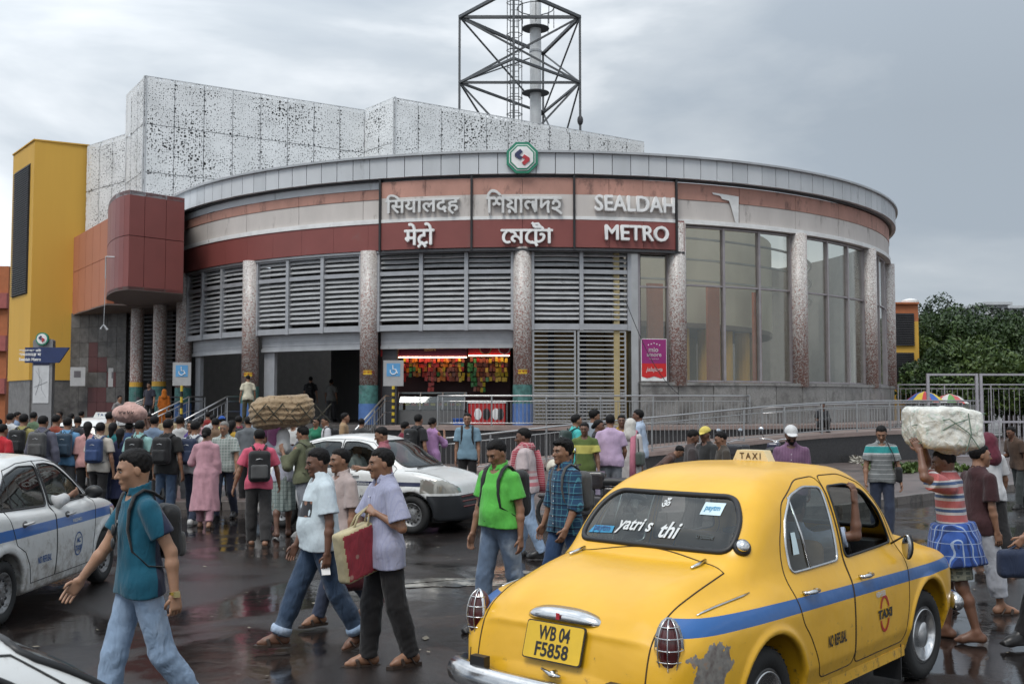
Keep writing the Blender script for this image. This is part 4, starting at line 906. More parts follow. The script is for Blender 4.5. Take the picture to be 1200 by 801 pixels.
class Fig:
	def __init__(s, pose=WALK, armL=HANG, armR=HANG, lean=3, head=(0, 0), thick=.93, belly=0.0, fem=False, twist=0, hipdrop=0):
		s.th = thick; s.fem = fem; s.belly = belly
		s.T = Matrix.Translation((0, 0, .93)) @ Matrix.Rotation(R_(-lean), 4, 'X') @ Matrix.Rotation(R_(twist), 4, 'Z')
		s.sw = .158 if fem else .178
		s.leg = {}
		for sd, sg in (('L', -1), ('R', 1)):
			a, k, ab = pose[sd]; a, k2, ab = R_(a), R_(k), R_(ab)
			h = Vector((sg * .088, 0, .90)); kn = h + Vector((sg * sin(ab) * .3, sin(a), -cos(a))).normalized() * .435
			b2 = a - k2; an = kn + Vector((0, sin(b2), -cos(b2))) * .40
			pitch = min(0.0, b2 + R_(12)) if k > 12 else 0.0     # heel lifts on the trailing foot
			F = Matrix.Translation(an) @ Matrix.Rotation(pitch * 1.2, 4, 'X') @ Matrix.Rotation(-sg * R_(8), 4, 'Z')
			heel = F @ Vector((0, -.045, -.052)); ball = F @ Vector((sg * .005, .12, -.066)); toe = F @ Vector((sg * .01, .175, -.072))
			s.leg[sd] = [h, kn, an, heel, ball, toe, F]
		mz = min(min(l_[3].z - .034, l_[4].z - .024, l_[5].z - .018) for l_ in s.leg.values())
		s.dz = -mz; dz = Vector((0, 0, -mz))
		for sd in s.leg:
			L_ = s.leg[sd]; s.leg[sd] = [v + dz for v in L_[:6]] + [Matrix.Translation(dz) @ L_[6]]
		s.T = Matrix.Translation(dz) @ s.T
		s.Ti = s.T.inverted()
		t = lambda x, y, z: s.T @ Vector((x, y, z)); s.t = t
		rot = s.T.to_3x3(); s.arm = {}
		for sd, sg, A in (('L', -1, armL), ('R', 1, armR)):
			f = lambda v: (rot @ Vector((v[0] * sg, v[1], v[2]))).normalized()
			sh = t(sg * s.sw, -.01, .418); ua = f(A[0]); fa = f(A[1]); el = sh + ua * .285; wr = el + fa * .245
			hd = f(A[2]) if len(A) > 2 else fa
			pn = f(A[3]) if len(A) > 3 else (rot @ Vector((-sg, .1, 0)))
			pn = (pn - hd * pn.dot(hd)).normalized(); s.arm[sd] = [sh, el, wr, hd, pn, sg]
		hy, hp = R_(head[0]), R_(head[1])
		s.nb = t(0, -.012, .50)
		s.H = Matrix.Translation(s.nb + rot @ Vector((0, .025, .140))) @ rot.to_4x4() @ Matrix.Rotation(-hy, 4, 'Z') @ Matrix.Rotation(hp, 4, 'X')
		s.Hi = s.H.inverted(); s.HR = np.array(s.H.to_3x3()); s.TR = np.array(s.T.to_3x3())
	def loc(s, P): return (P - A3(s.T.translation)) @ A3(s.TR)      # torso frame
	def hloc(s, P): return (P - A3(s.H.translation)) @ A3(s.HR)
	def torso(s, P, o=0.0):
		q = s.loc(P); w = s.th; f = s.fem
		d = s_ell(q, (0, -.002, .31), ((.142 if f else .158) * w + o, .102 * w + o, .175 + o))
		for sg in (-1, 1): d = smin(d, s_cone(q, (sg * .04, -.012, .452), (sg * (s.sw - .028), -.012, .418), .052 + o * .8, .044 + o * .7), .05)
		d = smin(d, s_ell(q, (0, 0, .12), ((.118 if f else .138) * w + o, .098 * w + o, .17 + o)), .06)
		d = smin(d, s_ell(q, (0, -.012, -.02), ((.165 if f else .155) * w + o, .118 * w + o, .13 + o)), .06)
		d = smin(d, s_cone(q, (0, -.02, .455), (0, -.01, .52), .072 + o, .05 + o), .04)
		if f: d = smin(d, s_ell(q, (0, .075, .31), (.115 + o, .06 + o, .065 + o)), .05)
		if s.belly: d = smin(d, s_ell(q, (0, .05 + s.belly * .5, .10), (.125 + o, .075 + s.belly + o, .13 + o)), .07)
		return d
	def legd(s, P, sd, o=0.0):
		h, k, a = s.leg[sd][:3]; w = s.th
		d = s_cone(P, h, k, .084 * w + o, .055 + o); c = k.lerp(a, .3) + Vector((0, -.012, 0))
		d = smin(d, s_cone(P, k, c, .052 + o, .053 + o), .03); return smin(d, s_cone(P, c, a, .052 + o, .034 + o), .03)
	def footd(s, P, sd, o=0.0):
		an, hl, bl, to = s.leg[sd][2:6]
		d = smin(s_cone(P, an, hl, .036 + o, .034 + o), s_cone(P, hl, bl, .034 + o, .03 + o), .03)
		d = smin(d, s_cone(P, bl, to, .03 + o, .019 + o), .03); return smin(d, s_cone(P, an + Vector((0, .01, 0)), bl + Vector((0, 0, .008)), .034 + o, .026 + o), .03)
	def armd(s, P, sd, o=0.0):
		sh, el, wr = s.arm[sd][:3]
		d = s_cone(P, sh, el, .046 + o, .036 + o); m = el.lerp(wr, .3)
		d = smin(d, s_cone(P, el, m, .035 + o, .037 + o), .02); return smin(d, s_cone(P, m, wr, .037 + o, .024 + o), .02)
	def palm(s, P, sd):
		wr, hd, pn, sg = s.arm[sd][2:6]; c = wr + hd * .05; w = hd.cross(pn)
		Rm = np.array([[hd.x, w.x, pn.x], [hd.y, w.y, pn.y], [hd.z, w.z, pn.z]]); return s_box(P, c, (.05, .038, .014), .013, Rm)
	def head(s, P):
		q = s.hloc(P)
		d = s_ell(q, (0, -.012, .024), (.074, .096, .088)); d = smin(d, s_ell(q, (0, .024, -.038), (.057, .066, .078)), .035)
		d = smin(d, s_cone(q, (0, .083, .010), (0, .108, -.026), .007, .0125), .012)
		d = smin(d, s_ell(q, (0, .068, .026), (.046, .02, .013)), .02)
		for sx in (-1, 1):
			d = smax(d, -s_ell(q, (sx * .030, .098, .007), (.019, .020, .012)), .010)
			d = smin(d, s_ell(q, (sx * .036, .058, -.020), (.02, .018, .018)), .025)
			d = smin(d, s_ell(q, (sx * .074, -.008, -.006), (.009, .018, .031)), .008)
			d = smin(d, s_ell(q, (sx * .011, .092, -.03), (.008, .009, .007)), .008)
		d = smin(d, s_ell(q, (0, .084, -.058), (.024, .010, .012)), .01); return smin(d, s_ell(q, (0, .070, -.096), (.024, .02, .02)), .025)
	def neck(s, P, o=0.0):
		return s_cone(P, s.nb - Vector((0, 0, .04)), s.H @ Vector((0, -.022, -.05)), .057 + o, .053 + o)
	def bounds(s, extra=.12):
		pts = [s.H.translation + Vector((0, 0, .1))]
		for v in s.leg.values(): pts += v[:6]
		for v in s.arm.values(): pts += [v[0], v[1], v[2], v[2] + v[3] * .1]
		lo = [min(p[i] for p in pts) - extra for i in range(3)]; hi = [max(p[i] for p in pts) + extra for i in range(3)]
		lo[0] = min(lo[0], -.3); hi[0] = max(hi[0], .3); lo[1] = min(lo[1], -.25); hi[1] = max(hi[1], .25); return lo, hi
	def fingers(s, mb, curl=None):
		for sd in s.arm:
			wr, hd, pn, sg = s.arm[sd][2:6]; w = hd.cross(pn); cl = (curl or {}).get(sd, .5)
			w_out = w if w.dot(s.t(0, 1, 0) - s.t(0, 0, 0)) > 0 else -w       # towards the front: thumb side
			for i in range(4):
				b0 = wr + hd * .088 + w_out * (.030 - i * .0195); ln = (.070, .078, .073, .058)[i]
				p = [b0 - hd * .01]; a = cl * .45 + .05 * i
				q = b0
				for k, fr in enumerate((.42, .32, .26)):
					q = q + (hd * cos(a) + pn * sin(a)) * ln * fr; p.append(q); a += cl * .85
				mb.tube(p, [.0098, .0092, .0082, .0066], 6)
			b0 = wr + hd * .035 + w_out * .034; t1 = b0 + (hd * .75 + w_out * .55 + pn * .35 * (1 + cl)).normalized() * .034; t2 = t1 + (hd * .95 + pn * .3 * (1 + cl)).normalized() * .028
			mb.tube([b0 - w_out * .012, b0, t1, t2], [.012, .013, .0105, .0075], 6)
NPEOPLE = 0
def person(loc, face, label, fig=None, top=None, bottom=None, hair='short', skin=1, feet='shoe', shoe_c=None, h=1.70, res=.016, group='people crossing the station forecourt', z=0.0, beard=0, curl=None, cat='person', apron=None, moustache=False, facedet=True, capc=None):
	"""top: dict(kind, m, sleeve, hem, loose) ; bottom: dict(kind, m, cut, loose)"""
	global NPEOPLE; NPEOPLE += 1
	f = fig or Fig(); root = empty('person', (loc[0], loc[1], z), R_(-face), label, cat, group); root.scale = (h / 1.7,) * 3
	hi = res < .0125; lo_, hi_ = f.bounds(); sc = shoe_c
	full = top and top.get('sleeve', .5) > 1.5
	def body(P):
		d = f.torso(P)
		for sd in 'LR':
			d = smin(d, f.armd(P, sd), .03); d = smin(d, f.palm(P, sd), .015); d = smin(d, f.legd(P, sd), .03); d = smin(d, f.footd(P, sd), .015)
		d = smin(d, f.neck(P), .03)
		if not hi: d = smin(d, f.head(P), .012)
		return d
	V, Q = sdf_mesh(body, lo_, hi_, res)
	mb = MB()
	n0 = len(V); mv = [V]; mq = []; quads = [Q]
	if hi:
		hc = f.H.translation; hr = res * .55
		V2, Q2 = sdf_mesh(lambda P: smin(f.head(P), f.neck(P), .03), (hc.x - .14, hc.y - .14, hc.z - .19), (hc.x + .14, hc.y + .14, hc.z + .14), hr)
		mv.append(V2); quads.append(Q2 + n0); n0 += len(V2)
	V = np.concatenate(mv); Q = np.concatenate(quads); mi = np.zeros(len(Q), int)
	f.fingers(mb, curl); mb.mat(0)
	H = f.H
	if facedet:
		for sx in (-1, 1):
			mb.mat(1).ell((sx * .030, .0765, .005), (.0125, .0105, .0058), 8, 6, H); mb.mat(2).ell((sx * .030, .0815, .004), (.0074, .008, .0066), 6, 5, H)
			mb.mat(3).tube([H @ Vector((sx * .014, .091, .021)), H @ Vector((sx * .032, .090, .0265)), H @ Vector((sx * .050, .078, .020))], [.0042, .0055, .003], 5)
			mb.mat(0).tube([H @ Vector((sx * .017, .0865, .0105)), H @ Vector((sx * .030, .0895, .0135)), H @ Vector((sx * .044, .080, .009))], .0028, 4)
		mb.mat(4).tube([H @ Vector((-.020, .086, -.061)), H @ Vector((0, .0945, -.0565)), H @ Vector((.020, .086, -.061))], [.002, .0045, .002], 5)
		mb.mat(4).tube([H @ Vector((-.017, .086, -.064)), H @ Vector((0, .0935, -.0655)), H @ Vector((.017, .086, -.064))], [.002, .005, .002], 5)
		if moustache: mb.mat(3).tube([H @ Vector((-.030, .080, -.052)), H @ Vector((-.012, .093, -.044)), H @ Vector((0, .096, -.043)), H @ Vector((.012, .093, -.044)), H @ Vector((.030, .080, -.052))], [.003, .006, .005, .006, .003], 5)
	me = np_mesh(V, Q, 'body', mi)
	bm = bmesh.new(); bm.from_mesh(me); base = [bm.verts.new(v) for v in mb.v]
	for fc, m_ in zip(mb.f, mb.m):
		try: q = bm.faces.new([base[i] for i in fc]); q.material_index = m_; q.smooth = True
		except ValueError: pass
	bm.to_mesh(me); bm.free()
	for m_ in (SK[skin], M_EYE, M_IRIS, M_GREYHAIR if hair == 'grey' else M_HAIR, M_LIP): me.materials.append(m_)
	link('body', me, None, root)
	hc = f.H.translation; hb = ((hc.x - .2, hc.y - .2, hc.z - .3), (hc.x + .2, hc.y + .2, hc.z + .22))
	def hairf(P, grow=.013, n=.0):
		q = f.hloc(P); jit = .004 * np.sin(q[:, 0] * 260) + .003 * wob(P, 150, 2); line = q[:, 2] - .060 - .25 * np.maximum(np.abs(q[:, 0]) - .03, 0) * 0 + jit; back = s_plane(q, (0, .012, .0), (0, 1.0, -.50)) + jit * 1.5; cut = np.minimum(back, -line); lw = np.clip(np.minimum(-cut, q[:, 2] + .074 + q[:, 1] * .25 + jit) / .045, -.3, 1); lw = np.where(lw > 0, lw * (2 - lw) * np.clip(.42 + (q[:, 2] + .05) / .14 * .58, .42, 1), lw); d = s_ell(q, (0, -.013, .025), (.0735, .0955, .0875)) + .004 - (grow + .005) * lw * (1 + .25 * np.clip(q[:, 2] * 12, 0, 1))
		d = np.maximum(d, cut - .004)
		if n: d = d + n * (wob(P, 95, 3) + .7 * wob(P, 170, 1)) * .6
		return d
	hr = max(res * .75, .007)
	if hair in ('short', 'grey', 'curly', 'bun', 'long', 'cap', 'thin'):
		g, n = {'short': (.010, .006), 'grey': (.008, .002), 'curly': (.022, .011), 'bun': (.010, .001), 'long': (.012, .002), 'cap': (.005, 0), 'thin': (.004, 0)}[hair]
		def hf(P):
			d = hairf(P, g, n)
			if hair == 'bun': d = smin(d, s_ell(f.hloc(P), (0, -.115, -.02), (.045, .04, .045)), .015)
			if hair == 'long': d = smin(d, s_cone(f.hloc(P), (0, -.075, .0), (0, -.10, -.26), .062, .03), .04)
			return d
		V, Q = sdf_mesh(hf, *hb, hr);
		if len(Q): link('hair', np_mesh(V, Q), M_GREYHAIR if hair == 'grey' else M_HAIR, root)
	if beard:
		def bf(P):
			q = f.hloc(P); d = s_ell(q, (0, .024, -.042), (.0605, .071, .082)); d = smin(d, s_ell(q, (0, .070, -.098), (.027, .025, .024)), .02)
			d = np.maximum(d, q[:, 2] + .032 + .25 * np.abs(q[:, 0]) * 0); d = np.maximum(d, -s_ell(q, (0, .095, -.058), (.026, .03, .012))); d = np.maximum(d, -(q[:, 1] - .0)); return d + .002 * wob(P, 120, 2)
		V, Q = sdf_mesh(bf, *hb, hr)
		if len(Q): link('beard', np_mesh(V, Q), M_HAIR, root)
	if hair == 'cap':
		c = capc or M_WHITE
		def cf(P):
			q = f.hloc(P); d = s_ell(q, (0, -.012, .036), (.088, .108, .095)); d = np.maximum(d, -(q[:, 2] - .030 + q[:, 1] * .12))
			br = s_ell(q, (0, .095, .030), (.072, .085, .011)); return smin(d, np.maximum(br, -(q[:, 1] - .04)), .012)
		V, Q = sdf_mesh(cf, *hb, hr); link('cap', np_mesh(V, Q), c, root)
	if hair == 'scarf':
		def sf(P):
			q = f.hloc(P); d = s_ell(q, (0, -.014, .018), (.098, .118, .112)); d = smin(d, s_cone(q, (0, -.05, -.02), (0, -.06, -.20), .09, .13), .06)
			d = np.maximum(d, -s_ell(q, (0, .11, -.02), (.062, .085, .085))); return d + .004 * wob(P, 40, 2)
		V, Q = sdf_mesh(sf, (hc.x - .25, hc.y - .25, hc.z - .34), (hc.x + .25, hc.y + .25, hc.z + .22), hr); link('headscarf', np_mesh(V, Q), capc or M_WHITE, root)
	if top:
		k = top['kind']; sl = top.get('sleeve', .55); hem = top.get('hem', -.07); lo = top.get('loose', .018); skirt = top.get('skirt')
		def shirt(P):
			q = f.loc(P)
			d = f.torso(P, lo)
			if skirt: zs = (hem, -.15, .10, .34); rx = (skirt[0], .205, .165, .16); ry = (skirt[1], .15, .125, .10)
			else:
				zs = (hem - .05, -.05, .14, .34); w = f.th; rx = (.183 * w + lo * .3, .178 * w + lo * .3, .160 * w + lo * .3, .150 * w); ry = tuple(r + f.belly * .6 for r in (.135 * w + lo * .3, .132 * w + lo * .3, .122 * w + lo * .3, .10 * w))
			a = np.interp(q[:, 2], zs, rx); b = np.interp(q[:, 2], zs, ry); ph = np.arctan2(q[:, 0], q[:, 1])
			lowz = np.clip((.25 - q[:, 2]) * 4, 0, 1)
			fo = (1 + (.02 + (.035 if skirt else .0)) * lowz * (np.sin(ph * 7 + q[:, 2] * 6 + NPEOPLE) * .6 + .5 * np.sin(ph * 13 - q[:, 2] * 9)))
			cy = f.belly * .35
			hang = (np.sqrt((q[:, 0] / (a * fo)) ** 2 + ((q[:, 1] - cy) / (b * fo)) ** 2) - 1) * np.minimum(a, b)
			hang = smax(hang, q[:, 2] - .36, .05)
			d = smin(d, hang, .03)
			for sd in 'LR':
				sh, el, wr = f.arm[sd][:3]
				if sl <= 0: continue
				e1 = sh.lerp(el, min(sl, 1.0) + .08); loose = lo + .006
				if sl <= 1: s_ = s_cone(P, sh, e1, .046 + loose * .6, .050 + loose * 1.2); s_ = smax(s_, s_plane(P, sh.lerp(el, sl), (el - sh)), .006)
				else:
					s_ = s_cone(P, sh, el, .046 + loose * .6, .042 + loose); e2 = el.lerp(wr, min(1, sl - 1)); s_ = smin(s_, s_cone(P, el, e2 + (wr - el) * .05, .045 + loose, .036 + loose), .02); s_ = smax(s_, s_plane(P, e2, (wr - el)), .006)
				d = smin(d, s_, .018)
			for sd in 'LR':
				h_, kn = f.leg[sd][:2]; d = smin(d, s_cone(P, h_, kn, .108 * f.th + lo * .7, .082 + lo * .7), .04)
			fold = .0035 * wob(P, 19, NPEOPLE) + .002 * wob(P * np.array([1, 1, .45], np.float32), 47, NPEOPLE + 3)
			d = d + fold
			d = smax(d, hem + .012 * np.sin(ph * 2 + 1) - q[:, 2], .006)
			nk = f.neck(P, .010); d = np.maximum(d, -nk)
			d = np.maximum(d, -s_ell(q, (0, .055 if k != 'tank' else .075, .505), (.062 if k != 'tank' else .095, .06, .05 if k != 'vneck' else .09)))
			if k in ('polo', 'shirt'):
				col_ = np.abs(f.neck(P, .016)) - .006; col_ = np.maximum(col_, np.abs(q[:, 2] - .525 + q[:, 1] * .25) - .024)
				wedge = np.abs(q[:, 0]) - (q[:, 2] - .45) * .35; col_ = np.maximum(col_, -np.maximum(wedge, -(q[:, 1] - .0)))
				flap = s_box(q, (0, .055, .495), (.075, .02, .012), .008)
				d = np.minimum(d, col_)
			if k == 'tank':
				for sd, sg in (('L', -1), ('R', 1)):
					d = np.maximum(d, -s_ell(q, (sg * (f.sw + .01), 0, .42), (.055, .12, .085)))
			return d
		b0 = list(lo_); b1 = list(hi_)
		V, Q = sdf_mesh(shirt, b0, b1, max(res * .9, .0075) if hi else res); o = link('kurta' if skirt else 'shirt', np_mesh(V, Q), top['m'], root)
		if k == 'shirt' and hi:   # button placket
			pm_ = MB(); pl = []
			for z_ in np.linspace(.46, hem + .03, 9):
				P = np.stack([np.zeros(60), np.linspace(0, .35, 60), np.full(60, z_)], 1).astype(np.float32); W = np.array([f.T @ Vector(p) for p in P], np.float32); dd = shirt(W); i = int(np.argmax(dd > 0)) if (dd > 0).any() else 30
				pl.append(f.T @ Vector((0, P[i, 1] + .001, z_)))
			pm_.tube(pl, .016, 6, sy=.25); pm_.build('placket', top['m'], root, smooth=True)
			bt = MB()
			for p in pl[1:-1:1]: bt.ell(p + Vector((0, .006, 0)), (.006, .003, .006), 8, 5)
			bt.build('buttons', M_WHITE, root)
	if bottom:
		k = bottom['kind']; lo = bottom.get('loose', .012) - .004; cut = bottom.get('cut', 1.0); waist = bottom.get('waist', .07)
		def pants(P):
			q = f.loc(P); qz = P[:, 2]
			d = np.maximum(f.torso(P, .008), q[:, 2] - waist)
			if k in ('pants', 'shorts'):
				for sd in 'LR':
					h_, kn, an = f.leg[sd][:3]; fl = bottom.get('flare', 0.0)
					if cut <= 1.0 and k == 'shorts':
						e = h_.lerp(kn, cut + .1); s_ = s_cone(P, h_, e, .094 + lo, .078 + lo); s_ = smax(s_, s_plane(P, h_.lerp(kn, cut), kn - h_), .006)
					else:
						s_ = s_cone(P, h_, kn, .092 * f.th + lo, .068 + lo); s_ = smin(s_, s_cone(P, kn.lerp(an, .1), kn.lerp(an, .5) + Vector((0, -.010, 0)), .062 + lo, .062 + lo), .03); ae = kn.lerp(an, cut + .07); s_ = smin(s_, s_cone(P, kn, kn.lerp(an, cut + .14), .064 + lo, .055 + lo + fl), .03); s_ = smax(s_, s_plane(P, ae, an - kn), .006)
						q2 = P - A3(an); near = np.exp(-((q2[:, 2]) / .10) ** 2); s_ = s_ + near * .0022 * np.sin(q2[:, 2] * 110 + q2[:, 1] * 30 + 6 * q2[:, 0] * 20 + sd.__eq__('L') * 2)
						q3 = P - A3(kn); near = np.exp(-((q3[:, 2]) / .10) ** 2); s_ = s_ + near * .0012 * np.sin(q3[:, 2] * 80 + q3[:, 0] * 70 + q3[:, 1] * 35)
					d = smin(d, s_, .03)
			else:                       # lungi, skirt, sari, dhoti: wrapped cloth
				zb = bottom['zb']; zt = f.T.translation.z + waist; mid = (f.leg['L'][2] + f.leg['R'][2]) / 2; mk = (f.leg['L'][1] + f.leg['R'][1]) / 2
				hz = f.T.translation.z
				sy = max(.13, abs(f.leg['L'][1].y - f.leg['R'][1].y) * .5 + .10); cy = np.interp(qz, (zb, hz), (mk.y * .9, 0))
				a = np.interp(qz, (zb, hz - .1, hz, zt), (bottom.get('rx', .21), .19, .18, .15)); b = np.interp(qz, (zb, hz - .1, hz, zt), (max(sy, bottom.get('ry', .17)), .15, .14, .12)); ph = np.arctan2(P[:, 0], P[:, 1])
				amp = np.clip((zt - qz) * .12, 0, .06); fo = 1 + amp * (np.sin(ph * 9 + qz * 4 + NPEOPLE) + .6 * np.sin(ph * 15 - qz * 5))
				s_ = (np.sqrt((P[:, 0] / (a * fo)) ** 2 + ((P[:, 1] - cy) / (b * fo)) ** 2) - 1) * np.minimum(a, b); s_ = smax(s_, zb + .015 * np.sin(ph + 1) - qz, .006); s_ = smax(s_, qz - zt, .01); d = s_
			return d + .004 * wob(P * np.array([1, 1, .5], np.float32), 26, NPEOPLE + 5) + .003 * wob(P, 44, NPEOPLE)
		V, Q = sdf_mesh(pants, lo_, hi_, max(res, .009)); link({'pants': 'trousers', 'shorts': 'shorts'}.get(k, k), np_mesh(V, Q), bottom['m'], root)
		if top and hi and bottom.get('belt'):
			def belt(P):
				q = f.loc(P); d = np.maximum(f.torso(P, .020), np.abs(q[:, 2] - waist + .02) - .018); return d
			V, Q = sdf_mesh(belt, lo_, hi_, .009); link('belt', np_mesh(V, Q), M_BLACK, root)
	if feet in ('shoe', 'sneaker', 'sandal'):
		for sd in 'LR':
			L_ = f.leg[sd]; F = L_[6]; b = MB()
			if feet == 'sandal':
				pl = [(-.034, -.085), (.034, -.085), (.042, .10), (.038, .18), (.0, .215), (-.038, .18), (-.042, .10)]
				b.prism([(x * 1.12, y * 1.03) for x, y in pl], -.108, -.084, 'z', F); b.mat(0)
				b.tube([F @ Vector((-.048, .085, -.09)), F @ Vector((-.040, .10, -.044)), F @ Vector((0, .105, -.030)), F @ Vector((.040, .10, -.044)), F @ Vector((.048, .085, -.09))], .016, 6, sy=.6); b.tube([F @ Vector((-.045, -.02, -.088)), F @ Vector((-.040, .02, -.035)), F @ Vector((0, .045, -.008)), F @ Vector((.040, .02, -.035)), F @ Vector((.045, -.02, -.088))], .012, 6, sy=.6)
				b.build('sandal', sc or cm('sandal_brown', (0.035, 0.022, 0.016), 0.6), root)
			else:
				def sh(P, sd=sd):
					q = (P - A3(F.translation)) @ A3(np.array(F.to_3x3())); d = f.footd(P, sd, .010); d = smin(d, s_box(q, (0, .06, -.085), (.046, .135, .014), .013), .01); return np.maximum(d, q[:, 2] - .035)
				c = F.translation; V, Q = sdf_mesh(sh, (c.x - .15, c.y - .2, c.z - .26), (c.x + .15, c.y + .32, c.z + .1), max(res * .8, .009));
				if len(Q): link('shoe', np_mesh(V, Q), sc or (cm('black_shoe', (0.014, 0.013, 0.013), 0.4) if feet == 'shoe' else cm('white_shoe', (0.45, 0.45, 0.44), 0.5)), root)
	root['_h'] = h; del root['_h']
	return root, f
def worn(root, name, label, cat, group=None):
	"""an Empty standing where its carrier stands, same turn and scale"""
	g = empty(name, root.location, root.rotation_euler[2], label, cat, group); g.scale = root.scale; return g
def backpack(root, f, m, label, m2=None, size=1.0, low=0.0, res=.013, strap=None):
	g = worn(root, 'backpack', label, 'backpack', 'backpacks'); s = size
	back = -.105 * f.th - .025
	def bf(P):
		q = f.loc(P); d = s_box(q, (0, back - .075 * s, .25 - low), (.15 * s, .085 * s, .215 * s), .065);
		return d + .003 * wob(P, 24, 2)
	c = f.t(0, back - .1, .25 - low); V, Q = sdf_mesh(bf, (c.x - .3, c.y - .3, c.z - .4), (c.x + .3, c.y + .3, c.z + .4), res); link('bag', np_mesh(V, Q), m, g)
	def pf(P):
		q = f.loc(P); return s_box(q, (0, back - .155 * s, .17 - low), (.115 * s, .035 * s, .10 * s), .03)
	V, Q = sdf_mesh(pf, (c.x - .3, c.y - .3, c.z - .4), (c.x + .3, c.y + .3, c.z + .4), res); link('pocket', np_mesh(V, Q), m2 or m, g)
	b = MB(); b.tube([f.t(-.115 * s, back - .14 * s, .33 - low), f.t(0, back - .168 * s, .36 - low), f.t(.115 * s, back - .14 * s, .33 - low)], .005, 5); b.build('zip', M_ALU, g)
	fr = .118 * f.th + .02 + f.belly * .5
	def hug(p, o=.026):
		p = np.array([tuple(p)], np.float32)
		for _ in range(5):
			d0 = f.torso(p); g_ = np.array([(f.torso(p + np.eye(3, dtype=np.float32)[i] * .006) - d0)[0] for i in range(3)]) / .006; p = p - ((d0[0] - o) * g_ / (np.linalg.norm(g_) ** 2 + 1e-6)).astype(np.float32)
		return Vector([float(v) for v in p[0]])
	for sx in (-1, 1):
		x = sx * .105
		p = [f.t(x * .7, back - .01, .455), f.t(x * .95, back * .6, .515), f.t(x, -.01, .532), f.t(x * 1.03, .06, .505), f.t(x * 1.08, fr - .005, .42), f.t(x * 1.12, fr + .004, .30), f.t(x * 1.3, fr * .82, .17), f.t(sx * .172 * f.th, .0, .08), f.t(x * 1.2, back - .02, .05)]
		p = [p[0]] + [hug(v, .026 + (f.belly * .15)) for v in p[1:8]] + p[8:]
		MB().tube(p, [.02, .024, .025, .025, .024, .022, .014, .012, .012], 8, sy=.38).build('strap', strap or m, g, smooth=True)
	b = MB(); b.tube([f.t(-.03, back - .03, .46 - low), f.t(0, back - .04, .505 - low), f.t(.03, back - .03, .46 - low)], .008, 6); b.build('carry_loop', m, g)
	return g
# ================================================================== vehicles
def spl(xs, ys):
	xs = np.array(xs, float); ys = np.array(ys, float)
	h = np.diff(xs); dl = np.diff(ys) / h; m = np.zeros(len(xs)); m[1:-1] = np.where(dl[:-1] * dl[1:] > 0, 2 * dl[:-1] * dl[1:] / (dl[:-1] + dl[1:] + 1e-12), 0); m[0] = dl[0]; m[-1] = dl[-1]
	def f(x):
		x = np.clip(x, xs[0], xs[-1]); i = np.clip(np.searchsorted(xs, x, side='right') - 1, 0, len(xs) - 2); t = (x - xs[i]) / h[i]
		t2, t3 = t * t, t * t * t
		return (2 * t3 - 3 * t2 + 1) * ys[i] + (t3 - 2 * t2 + t) * h[i] * m[i] + (-2 * t3 + 3 * t2) * ys[i + 1] + (t3 - t2) * h[i] * m[i + 1]
	return f
def catmull(pts, n=6):
	out = []; N_ = len(pts)
	for i in range(N_):
		p0, p1, p2, p3 = [np.array(pts[(i + k) % N_], float) for k in (-1, 0, 1, 2)]
		for k in range(n):
			t = k / n; out.append(.5 * ((2 * p1) + (-p0 + p2) * t + (2 * p0 - 5 * p1 + 4 * p2 - p3) * t * t + (-p0 + 3 * p1 - 3 * p2 + p3) * t ** 3))
	return np.array(out)
def poly_grid(pts, lo, hi, h=.02):
	"""signed distance to a closed polygon sampled on a grid; returns an interpolating function"""
	P = np.array(pts, float); nx = int((hi[0] - lo[0]) / h) + 2; ny = int((hi[1] - lo[1]) / h) + 2
	X, Y = np.meshgrid(lo[0] + np.arange(nx) * h, lo[1] + np.arange(ny) * h, indexing='ij'); q = np.stack([X.ravel(), Y.ravel()], 1)
	D = np.full(len(q), 1e9); ins = np.zeros(len(q), bool)
	for i in range(len(P)):
		a, b = P[i], P[(i + 1) % len(P)]; e = b - a; w = q - a; t = np.clip((w @ e) / (e @ e + 1e-12), 0, 1); d = w - t[:, None] * e; D = np.minimum(D, (d * d).sum(1))
		c = ((a[1] > q[:, 1]) != (b[1] > q[:, 1])) & (q[:, 0] < (b[0] - a[0]) * (q[:, 1] - a[1]) / (b[1] - a[1] + 1e-12) + a[0]); ins ^= c
	G = (np.sqrt(D) * np.where(ins, -1, 1)).reshape(nx, ny)
	def f(x, y):
		u = np.clip((x - lo[0]) / h, 0, nx - 1.001); v = np.clip((y - lo[1]) / h, 0, ny - 1.001); i = u.astype(int); j = v.astype(int); fu = u - i; fv = v - j
		return (G[i, j] * (1 - fu) + G[i + 1, j] * fu) * (1 - fv) + (G[i, j + 1] * (1 - fu) + G[i + 1, j + 1] * fu) * fv
	return f
def inpoly(P, x, y):
	ins = np.zeros(len(x), bool)
	for i in range(len(P)):
		a, b = P[i], P[(i + 1) % len(P)]; ins ^= ((a[1] > y) != (b[1] > y)) & (x < (b[0] - a[0]) * (y - a[1]) / (b[1] - a[1] + 1e-12) + a[0])
	return ins
